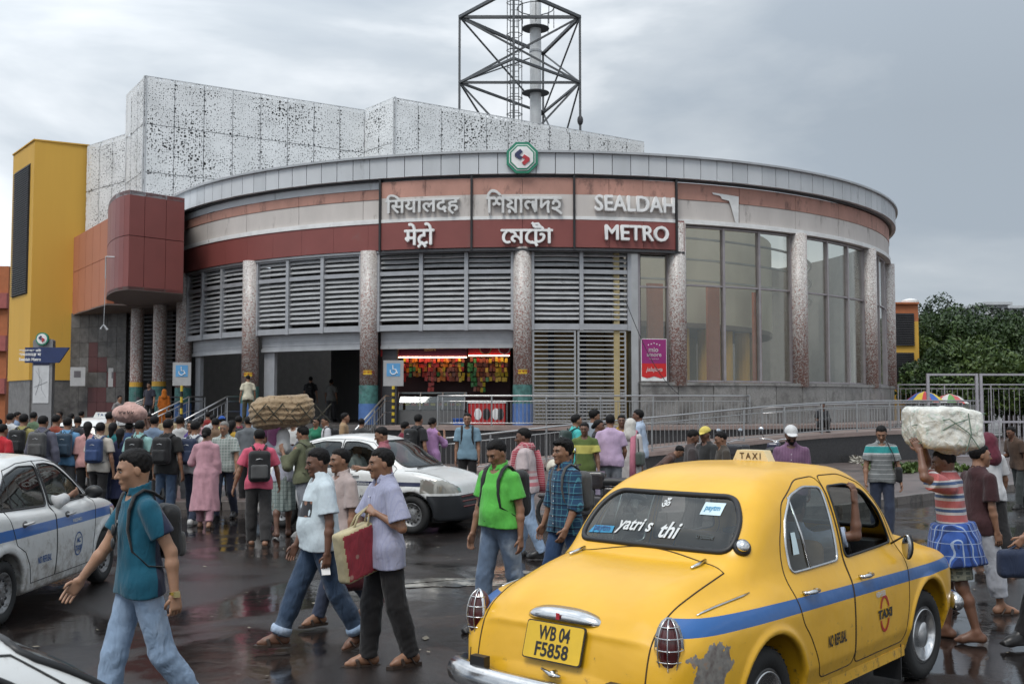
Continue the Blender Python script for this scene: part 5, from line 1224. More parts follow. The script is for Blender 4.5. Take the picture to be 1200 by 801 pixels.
class Surf:
	"""root finding on an implicit body: points on its side, top, rear and front"""
	def __init__(s, fn): s.fn = fn
	def march(s, O, D, tmax):
		O = np.atleast_2d(np.asarray(O, float)); D = np.asarray(D, float); ts = np.linspace(0, tmax, 90); n = len(O)
		P = (O[:, None] + ts[None, :, None] * D).reshape(-1, 3).astype(np.float32); F = s.fn(P).reshape(n, -1); i = np.argmax(F < 0, 1); ok = (F < 0).any(1); i = np.maximum(i, 1)
		a = ts[i - 1]; b = ts[i]
		for _ in range(12):
			m = (a + b) / 2; f = s.fn((O + m[:, None] * D).astype(np.float32)); a = np.where(f > 0, m, a); b = np.where(f > 0, b, m)
		return O + ((a + b) / 2)[:, None] * D, ok
	def side(s, y, z, sg=1, e=0.0):
		y = np.atleast_1d(y); z = np.atleast_1d(z) * np.ones(len(y)); P, ok = s.march(np.stack([np.full(len(y), sg * 1.2), y, z], 1), (-sg, 0, 0), 1.2); P[:, 0] += sg * e; return P
	def top(s, x, y, e=0.0):
		x = np.atleast_1d(x) * np.ones(len(np.atleast_1d(y))); y = np.atleast_1d(y) * np.ones(len(x)); P, ok = s.march(np.stack([x, y, np.full(len(x), 2.0)], 1), (0, 0, -1), 1.8); P[:, 2] += e; return P
	def rear(s, x, z, sg=-1, e=0.0, y0=2.6):
		x = np.atleast_1d(x) * np.ones(len(np.atleast_1d(z))); z = np.atleast_1d(z) * np.ones(len(x)); P, ok = s.march(np.stack([x, np.full(len(x), (4.0 if sg > 0 else -2.0)), z], 1), (0, -sg, 0), y0 * 1.8); P[:, 1] += sg * e; return P
	def normal(s, P):
		P = np.asarray(P, np.float32); g = []
		for i in range(3):
			d = np.zeros(3, np.float32); d[i] = .01; g.append(s.fn(P + d) - s.fn(P - d))
		g = np.stack(g, 1); return g / (np.linalg.norm(g, axis=1, keepdims=True) + 1e-9)
def round_poly(pts, r=.05, n=4):
	out = []; N_ = len(pts)
	for i in range(N_):
		a, b, c = [Vector(pts[(i + k) % N_]) for k in (-1, 0, 1)]; u = (a - b); v = (c - b); rr = min(r, u.length * .45, v.length * .45); u.normalize(); v.normalize(); p = b + u * rr; q = b + v * rr
		for k in range(n + 1):
			t = k / n; out.append(tuple((1 - t) ** 2 * p + 2 * t * (1 - t) * b + t * t * q))
	return out
def dens(pts, step=.05, closed=True):
	out = []; N_ = len(pts)
	for i in range(N_ if closed else N_ - 1):
		a = np.array(pts[i], float); b = np.array(pts[(i + 1) % N_], float); n = max(1, int(np.linalg.norm(b - a) / step))
		for k in range(n): out.append(a + (b - a) * k / n)
	if not closed: out.append(np.array(pts[-1], float))
	return np.array(out)
def outline(surf, kind, pts, name, m, parent, r=.008, sg=1, closed=True, e=0.0, sy=1.0):
	d = dens(pts, .045, closed)
	P = surf.side(d[:, 0], d[:, 1], sg, e) if kind == 'side' else surf.rear(d[:, 0], d[:, 1], sg, e) if kind == 'rear' else surf.top(d[:, 0], d[:, 1], e)
	P = [tuple(p) for p in P]
	if closed: P.append(P[0]); P.append(P[1])
	return MB().tube(P, r, 6, cap=not closed).build(name, m, parent, smooth=True)
def decal(surf, kind, txt, u, v, w, m, parent, sg=1, h=None, e=.004, name='lettering', bold=.02, shear=0, rot=0):
	me = text_mesh(txt, 1, 0, bold=bold, shear=shear)
	co = np.array([q.co[:] for q in me.vertices]); x0, x1, y0, y1 = co[:, 0].min(), co[:, 0].max(), co[:, 1].min(), co[:, 1].max(); s = w / (x1 - x0); sv = (h / (y1 - y0)) if h else s
	U = (co[:, 0] - (x0 + x1) / 2) * s; W = (co[:, 1] - (y0 + y1) / 2) * sv; cr_, sr_ = cos(rot), sin(rot); U, W = U * cr_ - W * sr_, U * sr_ + W * cr_
	if kind == 'side': P = surf.side(u + U * sg, v + W, sg, e)      # right side reads towards the front
	else: P = surf.rear(u + U * (-sg), v + W, sg, e)
	for q, p in zip(me.vertices, P): q.co = p
	me.update(); return link(name, me, m, parent)
def patch(surf, kind, poly, name, m, parent, sg=1, e=.003, step=.03):
	"""flat decal over the surface: grid cells inside polygon"""
	bm = bmesh.new(); vs_ = [bm.verts.new((p[0], p[1], 0)) for p in poly]; bm.faces.new(vs_)
	lo = [min(p[i] for p in poly) for i in (0, 1)]; hi = [max(p[i] for p in poly) for i in (0, 1)]
	for ax in (0, 1):
		k = lo[ax] + step
		while k < hi[ax]:
			no = (1, 0, 0) if ax == 0 else (0, 1, 0); co = (k, 0, 0) if ax == 0 else (0, k, 0)
			bmesh.ops.bisect_plane(bm, geom=bm.verts[:] + bm.edges[:] + bm.faces[:], plane_co=co, plane_no=no); k += step
	me = bpy.data.meshes.new(name); bm.to_mesh(me); bm.free(); co = np.array([q.co[:] for q in me.vertices])
	P = surf.side(co[:, 0], co[:, 1], sg, e) if kind == 'side' else surf.rear(co[:, 0], co[:, 1], sg, e) if kind == 'rear' else surf.top(co[:, 0], co[:, 1], e)
	for q, p in zip(me.vertices, P): q.co = p
	me.update(); return link(name, me, m, parent, True)
def wheel(parent, x, y, r, w, sg, style, name='wheel', steer=0):
	"""tyre, rim and cap; axis along x, outer face towards sg"""
	W = empty(name, (x, y, r), parent=parent); W.rotation_euler = (0, 0, steer)
	Mx = Matrix.Rotation(sg * pi / 2, 4, 'Y'); h = w / 2; ri = r * .64
	MB().lathe([(ri, -h * .85), (r * .86, -h), (r * .97, -h * .75), (r, -h * .4), (r, h * .4), (r * .97, h * .75), (r * .86, h), (ri, h * .85)], 36, Mx, close=True).build('tyre', M_RUBBER, W, smooth=True)
	b = MB()
	for k in range(36):
		a = k * pi / 18; b.box(-h * .7, h * .7, -.006, .006, r - .002, r + .003, Matrix.Rotation(a, 4, 'X'))
	b.build('tread', M_RUBBER, W)
	M_RIM = cm('rim_steel', (0.32, 0.32, 0.32), 0.4, 0.7, dirt=((0.08, 0.07, 0.06), 12, .5))
	if style == 'cap':
		MB().lathe([(ri, -h * .8), (ri + .004, h * .8), (ri * .93, h * .86), (ri * .88, h * .5), (ri * .6, h * .35), (ri * .55, h * .5), (0, h * .55)], 36, Mx).build('rim', cm('rim_paint', (0.12, 0.12, 0.12), 0.5, .3, dirt=((0.05, 0.045, 0.04), 10, .5)), W, smooth=True)
		MB().lathe([(ri * .58, h * .5), (ri * .56, h * .68), (ri * .40, h * .86), (ri * .15, h * .95), (0, h * .96)], 32, Mx).build('hub_cap', M_CHROME, W, smooth=True)
		MB().lathe([(ri * .95, h * .82), (ri * .90, h * .95), (ri * .86, h * .9), (ri * .86, h * .8)], 36, Mx).build('trim_ring', M_CHROME, W, smooth=True)
	else:
		MB().lathe([(ri, -h * .8), (ri + .004, h * .8), (ri * .94, h * .86), (ri * .86, h * .45), (ri * .45, h * .6), (ri * .3, h * .75), (0, h * .75)], 36, Mx).build('rim', M_RIM, W, smooth=True)
		b = MB()
		for k in range(12): a = k * pi / 6; b.ell((sg * h * .56, ri * .66 * cos(a), ri * .66 * sin(a)), (.012, .018, .018), 8, 6)
		b.build('vent_holes', M_BLACK, W)
	b = MB()
	for k in range(5): a = k * 2 * pi / 5; b.tube([(sg * h * .6, ri * .3 * cos(a), ri * .3 * sin(a)), (sg * h * .85, ri * .3 * cos(a), ri * .3 * sin(a))], .009, 6)
	b.build('wheel_nuts', M_CHROME, W)
	return W
def split_body(V, Q, regions, parent, body_name, body_m, smooth_iter=0):
	"""cut the body skin into parts; regions: list of (name, material, test(centres, normals))"""
	C = V[Q].mean(1); e1 = V[Q[:, 2]] - V[Q[:, 0]]; e2 = V[Q[:, 3]] - V[Q[:, 1]]; Nn = np.cross(e1, e2); Nn /= (np.linalg.norm(Nn, axis=1, keepdims=True) + 1e-12)
	left = np.ones(len(Q), bool); objs = []
	for name, m, test in regions:
		k = left & test(C, Nn); left &= ~k
		if k.any(): objs.append((name, m, k))
	objs.append((body_name, body_m, left)); out = []
	vn = np.zeros((len(V), 3)); [np.add.at(vn, Q[:, i], Nn) for i in range(4)]; vn /= (np.linalg.norm(vn, axis=1, keepdims=True) + 1e-12)
	for name, m, k in objs:
		q = Q[k]; u, inv = np.unique(q, return_inverse=True); me = np_mesh(V[u], inv.reshape(-1, 4), name); me.normals_split_custom_set_from_vertices([tuple(n) for n in vn[u]]) if len(me.vertices) == len(u) else None
		out.append(link(name, me, m, parent))
	return out
# ------------------------------------------------------------------ the yellow taxi
def taxi_paint():
	m, nt, b = NM('yellow_taxi_paint'); l = nt.links.new
	tc = N(nt, 'ShaderNodeTexCoord'); sep = N(nt, 'ShaderNodeSeparateXYZ'); l(tc.outputs['Object'], sep.inputs[0])
	n = N(nt, 'ShaderNodeTexNoise', ins={'Scale': 2.2, 'Detail': 6}); l(tc.outputs['Object'], n.inputs['Vector'])
	r = ramp(nt, [(0.3, (0.68, 0.365, 0.016)), (0.7, (0.78, 0.435, 0.024))]); l(n.outputs[0], r.inputs[0]); out = r.outputs[0]
	def mth(op, a, b_=None, c=None):
		x = N(nt, 'ShaderNodeMath', operation=op)
		for i, v in enumerate((a, b_, c)):
			if v is None: continue
			if isinstance(v, (int, float)): x.inputs[i].default_value = v
			else: l(v, x.inputs[i])
		return x.outputs[0]
	ctr = mth('ADD', mth('MULTIPLY', sep.outputs[1], -0.016), 0.85); d = mth('ABSOLUTE', mth('SUBTRACT', sep.outputs[2], ctr)); st = mth('LESS_THAN', d, 0.041)
	ax = mth('GREATER_THAN', mth('ABSOLUTE', sep.outputs[0]), 0.60); rr = mth('GREATER_THAN', sep.outputs[1], -0.88); fr = mth('LESS_THAN', sep.outputs[1], 3.02)
	st = mth('MULTIPLY', mth('MULTIPLY', st, ax), mth('MULTIPLY', rr, fr))
	mx = N(nt, 'ShaderNodeMix', data_type='RGBA'); l(st, mx.inputs[0]); l(out, mx.inputs[6]); mx.inputs[7].default_value = (0.012, 0.095, 0.30, 1); out = mx.outputs[2]
	n2 = N(nt, 'ShaderNodeTexNoise', ins={'Scale': 14, 'Detail': 9, 'Roughness': .75}); l(tc.outputs['Object'], n2.inputs['Vector'])
	lowm = N(nt, 'ShaderNodeMapRange'); lowm.inputs['From Min'].default_value = 0.9; lowm.inputs['From Max'].default_value = 0.25; lowm.inputs['To Min'].default_value = 0.0; lowm.inputs['To Max'].default_value = 0.13; l(sep.outputs[2], lowm.inputs[0])
	g = ramp(nt, [(0.66, (0, 0, 0)), (0.78, (1, 1, 1))]); l(mth('ADD', n2.outputs[0], lowm.outputs[0]), g.inputs[0])
	m2 = N(nt, 'ShaderNodeMix', data_type='RGBA'); l(g.outputs[0], m2.inputs[0]); l(out, m2.inputs[6]); m2.inputs[7].default_value = (0.17, 0.09, 0.035, 1); out = m2.outputs[2]
	vd = N(nt, 'ShaderNodeVectorMath', operation='SUBTRACT'); l(tc.outputs['Object'], vd.inputs[0]); vd.inputs[1].default_value = (0.79, -0.66, 0.655)
	sc_ = N(nt, 'ShaderNodeVectorMath', operation='MULTIPLY'); l(vd.outputs[0], sc_.inputs[0]); sc_.inputs[1].default_value = (0.5, 1.0, 1.35)
	ln = N(nt, 'ShaderNodeVectorMath', operation='LENGTH'); l(sc_.outputs[0], ln.inputs[0])
	n3 = N(nt, 'ShaderNodeTexNoise', ins={'Scale': 5, 'Detail': 9, 'Roughness': .6}); l(tc.outputs['Object'], n3.inputs['Vector'])
	fl = mth('LESS_THAN', mth('ADD', ln.outputs['Value'], mth('MULTIPLY', mth('SUBTRACT', n3.outputs[0], .5), .5)), 0.17)
	n4 = N(nt, 'ShaderNodeTexNoise', ins={'Scale': 22, 'Detail': 6}); l(tc.outputs['Object'], n4.inputs['Vector']); r4 = ramp(nt, [(.3, (.13, .10, .09)), (.55, (.24, .23, .21)), (.7, (.30, .20, .14))]); l(n4.outputs[0], r4.inputs[0])
	m3 = N(nt, 'ShaderNodeMix', data_type='RGBA'); l(fl, m3.inputs[0]); l(out, m3.inputs[6]); l(r4.outputs[0], m3.inputs[7]); out = m3.outputs[2]
	l(out, b.inputs['Base Color']); b.inputs['Roughness'].default_value = 0.34; b.inputs['Coat Weight'].default_value = 0.2; b.inputs['Coat Roughness'].default_value = 0.12
	n5 = N(nt, 'ShaderNodeTexNoise', ins={'Scale': 2.6, 'Detail': 3}); l(tc.outputs['Object'], n5.inputs['Vector']); bp = N(nt, 'ShaderNodeBump', ins={'Strength': .32, 'Distance': .05}); l(n5.outputs[0], bp.inputs['Height']); l(bp.outputs[0], b.inputs['Normal'])
	return m
M_TAXI = taxi_paint()
def yellow_taxi(loc, heading):
	T = empty('yellow_taxi', (loc[0], loc[1], 0), -heading, 'old rounded yellow taxi with a blue side stripe seen from behind in the foreground', 'taxi')
	fz = spl([-.98, -.90, -.80, -.6, -.2, .4, 1.2, 2.0, 2.6, 3.0, 3.25, 3.4], [.60, .77, .86, .92, .945, .955, .965, .975, .955, .90, .80, .62])
	fw = spl([-1.0, -.93, -.80, -.5, 0, .6, 1.5, 2.3, 2.9, 3.2, 3.42], [.60, .70, .775, .825, .84, .835, .83, .83, .80, .72, .50])
	cz = spl([-.98, -.93, -.82, -.6, -.3, 0, .3, 1, 2, 2.3, 2.8, 3.15, 3.35], [.62, .78, .91, 1.01, 1.075, 1.105, 1.11, 1.05, 1.07, 1.06, 1.0, .90, .66])
	cw = spl([-1.0, -.9, -.6, -.2, .2, 1, 2, 2.6, 3.1, 3.4], [.46, .55, .62, .67, .74, .77, .76, .66, .52, .40])
	kz = spl([-.35, -.1, .08, .3, .55, .85, 1.25, 1.6, 1.82, 2.0, 2.2, 2.45], [.80, 1.08, 1.30, 1.49, 1.585, 1.628, 1.635, 1.61, 1.54, 1.40, 1.14, .8])
	kw = spl([-.35, 0, .3, .7, 1.2, 1.7, 2.1, 2.45], [.60, .665, .72, .745, .75, .74, .70, .62])
	def fn(P):
		x, y, z = np.abs(P[:, 0]), P[:, 1], P[:, 2]
		W = fw(y) - .035 * np.clip((z - .62) / .4, -1, 1) ** 2 - .05 * np.clip((.45 - z) / .2, 0, 1)
		a = smax(x - W, (z - fz(y)) * .9, .16); a = smax(a, (-.985 - y), .14); a = smax(a, y - 3.30, .18); a = smax(a, .24 - z, .05)
		b = smax(x - cw(y) + .10 * np.clip((z - .9) * 3, 0, 1) * 0, (z - cz(y)) * .9, .22); b = smax(b, -.99 - y, .16); b = smax(b, y - 3.28, .18); b = smax(b, .3 - z, .05)
		d = smin(a, b, .09)
		Wk = kw(y) - .175 * np.clip((z - .98) / .62, 0, 1.2) ** 1.6
		c = smax((x - Wk) * .95, (z - kz(y) + .03 * (x / .6) ** 2) * .78, .15); c = smax(c, .8 - z, .02)
		d = smin(d, c, .055)
		for y0, r in ((0, .405), (2.464, .415)):
			q = np.sqrt((y - y0) ** 2 + (z - .33) ** 2) - r; d = smax(d, -np.maximum(q, .50 - x), .015)
			d = smin(d, np.maximum(np.sqrt(np.maximum(np.abs(q - .012) - .0, 0) ** 2 + np.maximum(np.abs(x - W + .004), 0) ** 2) - .016, .30 - z), .03)   # rolled lip
		return d
	S = Surf(fn)
	V, Q = sdf_mesh(fn, (-.95, -1.1, .15), (.95, 3.55, 1.7), .0135, slack=1.6)
	inner = None
	rwin = round_poly([(.385, 1.02), (1.03, 1.03), (1.065, 1.49), (.84, 1.505), (.62, 1.46), (.47, 1.34), (.40, 1.20)], .05)
	fwin = round_poly([(1.14, 1.035), (1.98, 1.055), (1.87, 1.28), (1.70, 1.43), (1.46, 1.49), (1.155, 1.49)], .05)
	bwin = round_poly([(-.555, 1.165), (.555, 1.165), (.54, 1.34), (.44, 1.465), (-.44, 1.465), (-.54, 1.34)], .12, 6)
	wsh = round_poly([(-.58, 1.13), (.58, 1.13), (.50, 1.44), (-.50, 1.44)], .10, 6)
	rdoor = [(.30, 1.01), (.34, 1.20), (.48, 1.42), (.80, 1.55), (1.105, 1.56), (1.095, .37), (.60, .37), (.55, .50), (.44, .66), (.36, .74), (.33, .86)]
	fdoor = [(1.115, 1.56), (1.48, 1.555), (1.76, 1.47), (1.94, 1.28), (2.06, 1.03), (2.05, .80), (2.03, .60), (1.96, .37), (1.105, .37)]
	boot = [(-.60, -.93), (.60, -.93)]
	rdoor = round_poly(rdoor, .07); fdoor = round_poly(fdoor, .07)
	def side(poly): return lambda C, Nn: inpoly(poly, C[:, 1], C[:, 2]) & (np.abs(Nn[:, 0]) > .45)
	def sidex(poly, sg): return lambda C, Nn: inpoly(poly, C[:, 1], C[:, 2]) & (Nn[:, 0] * sg > .35) & (C[:, 0] * sg > .45)
	def bt(C, Nn):
		x, y, z = np.abs(C[:, 0]), C[:, 1], C[:, 2]
		lim = .60 - .02 * (y < -.8); return (y < .0 - .10 * (x / .6) ** 2) & (x < .50 + .12 * np.clip((y + .9) / .8, 0, 1) * 0 + .085) & (z > .48) & (y > -1.1) & (z < 1.105) & ((Nn[:, 2] > .05) | (Nn[:, 1] < -.3))
	M_OPEN = glass('clear_wound_down_glass', (1, 1, 1), 1.0, f0=.001)
	regs = [('rear_window', M_GLASS_CAR, lambda C, Nn: inpoly(bwin, C[:, 0], C[:, 2]) & (C[:, 1] < .7) & (Nn[:, 1] < -.05)),
			('windscreen', M_GLASS_CAR, lambda C, Nn: inpoly(wsh, C[:, 0], C[:, 2]) & (C[:, 1] > 1.7) & (C[:, 1] < 2.45) & (Nn[:, 1] > .05)),
			*[(n_, g_, sidex(w_, q_)) for q_ in (1, -1) for n_, g_, w_ in (('rear_door_glass', M_GLASS_CAR, rwin), ('front_door_glass', M_OPEN, fwin))],
			('rear_door', M_TAXI, sidex(rdoor, 1)), ('rear_door', M_TAXI, sidex(rdoor, -1)), ('front_door', M_TAXI, sidex(fdoor, 1)), ('front_door', M_TAXI, sidex(fdoor, -1)),
			('boot_lid', M_TAXI, bt), ('bonnet', M_TAXI, lambda C, Nn: (np.abs(C[:, 0]) < .55) & (C[:, 1] > 2.2) & (C[:, 1] < 3.2) & (Nn[:, 2] > .5))]
	split_body(V, Q, regs, T, 'body', M_TAXI)
	SEAM = cm('dark_seam', (0.05, 0.03, 0.012), 0.8)
	for sg in (1, -1):
		outline(S, 'side', rdoor, 'door_seam', SEAM, T, .0048, sg, e=-.0008); outline(S, 'side', fdoor, 'door_seam', SEAM, T, .0048, sg, e=-.0008)
		outline(S, 'side', rwin, 'window_trim', M_CHROME, T, .010, sg); outline(S, 'side', fwin, 'window_trim', M_BLACK, T, .009, sg)
		P = S.side([.62, .605, .595], [1.03, 1.24, 1.455], sg, .002); MB().tube([tuple(p) for p in P], .009, 6).build('quarter_light_bar', M_CHROME, T, smooth=True)
		for yy in (.43, 1.24):     # handles
			P = S.side([yy, yy + .15], [.905, .905], sg, .03); b = MB(); b.tube([tuple(P[0]), tuple((P[0] + P[1]) / 2 + np.array([sg * .006, 0, 0])), tuple(P[1])], [.011, .016, .012], 8)
			for k in (0, 1): b.tube([tuple(P[k] - np.array([sg * .035, 0, 0])), tuple(P[k])], .012, 6)
			b.build('door_handle', M_CHROME, T, smooth=True)
		ys = np.linspace(-.62, -.08, 8); P = S.top(np.full(8, sg * .715) - sg * np.linspace(.02, 0, 8), ys, .004); MB().tube([tuple(p) for p in P], [.004] + [.009] * 6 + [.004], 6, sy=.6).build('chrome_strip', M_CHROME, T, smooth=True)
		MB().box(sg * .76 - .04, sg * .76 + .04, .46, 2.0, .26, .33).build('sill', M_TAXI, T)
	outline(S, 'rear', bwin, 'window_rubber', M_BLACK, T, .019, -1); outline(S, 'rear', wsh, 'window_rubber', M_BLACK, T, .017, 1)
	xs = np.linspace(-.585, .585, 26); top_line = [(x, -.04 - .10 * (x / .585) ** 2) for x in xs]; P = [tuple(p) for p in S.top([q[0] for q in top_line], [q[1] for q in top_line], 0)]
	for sg in (1, -1):
		ys = np.linspace(-.14, -.86, 16); pp_ = S.top(np.full(16, sg * .585), ys, 0); zz_ = np.linspace(float(pp_[-1][2]) - .03, .50, 10); p2 = S.rear(np.full(10, sg * .585), zz_, -1, 0)
		MB().tube([tuple(p) for p in pp_] + [tuple(p) for p in p2], .0048, 6).build('boot_seam', SEAM, T, smooth=True)
	MB().tube(P, .0045, 6).build('boot_seam', SEAM, T, smooth=True)
	p = S.rear(np.linspace(-.57, .57, 20), np.full(20, .485), -1); MB().tube([tuple(q) for q in p], .0048, 6).build('boot_seam', SEAM, T, smooth=True)
	for sg in (1, -1):   # seam below the tail lamps
		p = S.rear(np.full(6, sg * .665), np.linspace(.32, .60, 6), -1); MB().tube([tuple(q) for q in p], .0045, 6).build('panel_seam', SEAM, T, smooth=True)
	for x in (-.46, .43):
		p = S.top([x, x, x], [-.24, -.16, -.08], .012); MB().tube([tuple(q) for q in p], [.008, .015, .010], 8, sy=.7).build('boot_hinge', M_CHROME, T, smooth=True)
	p = S.top([.60], [.05], 0)[0]; nrm = Vector(S.normal([p])[0]); Mx = Matrix.Translation(Vector(p)) @ nrm.to_track_quat('Z', 'Y').to_matrix().to_4x4()
	FC = empty('fuel_cap', (0, 0, 0), parent=T); MB().lathe([(.055, -.02), (.052, .012), (.042, .024)], 20, Mx).build('rubber_ring', M_BLACK, FC, smooth=True); MB().lathe([(.042, .022), (.036, .042), (0, .048)], 20, Mx).build('chrome_cap', M_CHROME, FC, smooth=True)
	for sg in (1, -1):
		L_ = empty('tail_lamp', (0, 0, 0), parent=T); yy = S.rear([sg * .665], [.77], -1)[0][1]
		c = Vector((sg * .668, float(yy) + .03, .775)); Mx = Matrix.Translation(c) @ Matrix.Rotation(sg * .45, 4, 'Z')
		MB().ell((0, 0, 0), (.066, .075, .150), 16, 12, Mx).build('lens', cm('dark_red_lens', (0.07, 0.008, 0.008), 0.15, coat=.6), L_, smooth=True)
		MB().lathe([(.07, -.01), (.078, .01)], 18, Mx @ Matrix.Rotation(pi / 2, 4, 'X') @ Matrix.Scale(2.1, 4, (0, 1, 0))).build('bezel', M_CHROME, L_, smooth=True)
		b = MB()
		for z in (-.115, -.06, 0, .06, .115):
			r = math.sqrt(max(.05, 1 - (z / .16) ** 2)); b.tube([Mx @ Vector((.078 * r * sin(a), -.086 * r * cos(a), z)) for a in np.linspace(-1.7, 1.7, 10)], .0035, 5)
		for a in (-.75, 0, .75): b.tube([Mx @ Vector((.080 * sin(a) * cos(q), -.088 * cos(a) * cos(q), .155 * sin(q))) for q in np.linspace(-1.5, 1.5, 12)], .0035, 5)
		b.build('wire_guard', M_CHROME, L_, smooth=True)
	def rr(x, z, e): return Vector(S.rear([x], [z], -1, e)[0])
	pu, pl = rr(-.0, .82, .02), rr(-.0, .64, .02); tilt = atan2(pu.y - pl.y, pu.z - pl.z); pc = (pu + pl) / 2 + Vector((0, -.02, 0)); Mx = Matrix.Translation(pc) @ Matrix.Rotation(-tilt, 4, 'X')
	PL = empty('number_plate', (0, 0, 0), parent=T)
	rp_ = round_poly([(-.205, -.105), (.205, -.105), (.205, .105), (-.205, .105)], .02)
	MB().prism(rp_, .0, .012, 'y', Mx).build('plate_frame', M_BLACK, PL, fix=True)
	MB().prism([(x * .965, z * .94) for x, z in rp_], -.004, .0, 'y', Mx).build('plate', cm('plate_yellow', (0.72, 0.46, 0.03), 0.5, dirt=((0.12, 0.08, 0.04), 18, .66)), PL, fix=True)
	for t_, z_, w_ in (('WB 04', .045, .22), ('F5858', -.045, .23)):
		me = text_mesh(t_, 1, .02, bold=.022); co = np.array([q.co[:] for q in me.vertices]); x0, x1, y0, y1 = co[:, 0].min(), co[:, 0].max(), co[:, 1].min(), co[:, 1].max()
		map_mesh(me, lambda c: Mx @ Vector(((c.x - (x0 + x1) / 2) * w_ / (x1 - x0), -.0055 - c.z * .05, z_ + (c.y - (y0 + y1) / 2) * .078 / (y1 - y0)))); link('plate_characters', me, M_BLACK, PL)
	HM = Matrix.Translation(rr(0, .868, .0) + Vector((0, .01, -.02)))
	v = []; f = []; nn = 22
	prof = [(.0, .062), (-.045, .05), (-.072, .022), (-.075, -.006), (-.062, -.012), (0, -.008)]
	for i in range(nn + 1):
		u = -1 + 2 * i / nn; s_ = (1 - abs(u) ** 3.0) ** .5 if abs(u) < 1 else 0; s_ = max(s_, .05)
		for y_, z_ in prof: v.append(HM @ Vector((u * .27, y_ * s_, z_ * s_ + .0 - .012 * u * u)))
	for i in range(nn):
		for k in range(6): f.append((i * 6 + k, i * 6 + (k + 1) % 6, i * 6 + 6 + (k + 1) % 6, i * 6 + 6 + k))
	MB().add(v, f).build('plate_hood', M_CHROME, T, smooth=True, fix=True)
	MB().box(-.012, .012, -.082, -.078, .0, .035, HM).build('hood_badge', M_ERED, T)
	p = rr(0.02, .57, .02); b = MB(); b.tube([p + Vector((-.07, -.012, .02)), p + Vector((0, -.022, 0)), p + Vector((.06, -.012, -.005))], [.007, .014, .009], 8); b.tube([p + Vector((0, .03, 0)), p + Vector((0, -.02, 0))], .018, 8); b.build('boot_handle', M_CHROME, T, smooth=True)
	for sg, y0 in ((-1, -1.0), (1, 3.24)):
		BP = empty('bumper', (0, 0, 0), parent=T); path = [(x, y0 + sg * (.10 - .16 * abs(x / .82) ** 3) + (-sg * .10 if abs(x) > .80 else 0), .475) for x in np.linspace(-.81, .81, 19)]
		MB().tube(path, [.05] + [.062] * 17 + [.05], 10, sy=1.25).build('bumper_bar', M_CHROME, BP, smooth=True)
		for x in (-.48, .48): MB().box(x - .055, x + .055, y0 + sg * .02 - .06, y0 + sg * .10 + .07, .39, .60).build('overrider', M_BLACK, BP)
		for x in (-.5, .5): MB().box(x - .03, x + .03, min(y0, y0 - sg * .2), max(y0, y0 - sg * .2), .36, .44).build('bracket', M_DARKMETAL, BP)
	for sg in (1, -1):
		wheel(T, sg * .70, 0, .325, .17, sg, 'cap'); wheel(T, sg * .70, 2.464, .325, .17, sg, 'cap', steer=-.06)
		MB().box(sg * .70 - .10, sg * .70 + .10, 1.93, 1.945, .10, .42).build('mud_flap', M_BLACK, T)
	MB().box(-.62, .62, -.7, 3.0, .22, .34).build('underbody', M_BLACK, T)
	b = MB(); b.box(-.66, .66, .2, 2.1, .34, .38); b.build('cabin_floor', M_BLACK, T)
	RSg = empty('roof_taxi_sign', (0, 0, 0), parent=T); z0 = float(S.top([0], [1.35])[0][2]) - .01; M_CREAM = mat('cream_sign', (0.68, 0.58, 0.36), 0.5, dirt=((.3, .22, .12), 8, .6))
	Ms = Matrix.Translation((-.0, 1.32, z0)); prof = [(-.145, 0), (.145, 0), (.105, .085), (-.105, .085)]
	MB().prism(prof, -.05, .05, 'y', Ms).build('sign_box', M_CREAM, RSg, fix=True)
	for sgn in (-1, 1):
		me = text_mesh('TAXI', 1, .001, spacing=1.5, bold=.02); co = np.array([q.co[:] for q in me.vertices]); x0, x1, y0, y1 = co[:, 0].min(), co[:, 0].max(), co[:, 1].min(), co[:, 1].max()
		map_mesh(me, lambda c: Ms @ Vector((-sgn * (c.x - (x0 + x1) / 2) * .165 / (x1 - x0), sgn * .053, .045 + (c.y - (y0 + y1) / 2) * .045 / (y1 - y0)))); link('sign_lettering', me, cm('sign_brown', (0.16, 0.10, 0.05), .5), RSg)
	M_MB = cm('marking_black', (0.02, 0.018, 0.016), 0.5); M_MR = cm('marking_red', (0.42, 0.03, 0.02), .5); M_MW = cm('marking_white', (0.6, 0.62, 0.62), .5)
	for sg in (1, -1):
		decal(S, 'side', 'NO REFUSAL', .82, .575, .27, M_MB, T, sg, h=.075, bold=.03)
		decal(S, 'side', 'TAXI', 1.58, .62, .24, M_MB, T, sg, h=.062, bold=.05, e=.006)
		for a0, a1 in ((.35, 2.79), (3.5, 5.93)):
			pts = [(1.58 + .082 * cos(a), .62 + .125 * sin(a)) for a in np.linspace(a0, a1, 14)] + [(1.58 + .060 * cos(a), .62 + .103 * sin(a)) for a in np.linspace(a1, a0, 14)]
			patch(S, 'side', pts, 'marking_ring', M_MR, T, sg, .004, .06)
		decal(S, 'side', 'WB04F5858', 1.52, .757, .16, M_MW, T, sg, h=.04, bold=.03)
	decal(S, 'rear', 'yatri s', -.16, 1.265, .27, M_MW, T, -1, e=.008, shear=.25, bold=.02); decal(S, 'rear', 'thi', .11, 1.262, .14, M_MW, T, -1, e=.008, shear=.25, bold=.02)
	patch(S, 'rear', [(-.50, 1.205), (-.31, 1.215), (-.31, 1.255), (-.47, 1.25)], 'blue_sticker', cm('sticker_blue', (0.02, 0.22, 0.40), .4), T, -1, .006)
	decal(S, 'rear', 'paytm', -.40, 1.232, .13, cm('sticker_navy', (0.01, 0.04, 0.15), .4), T, -1, e=.009)
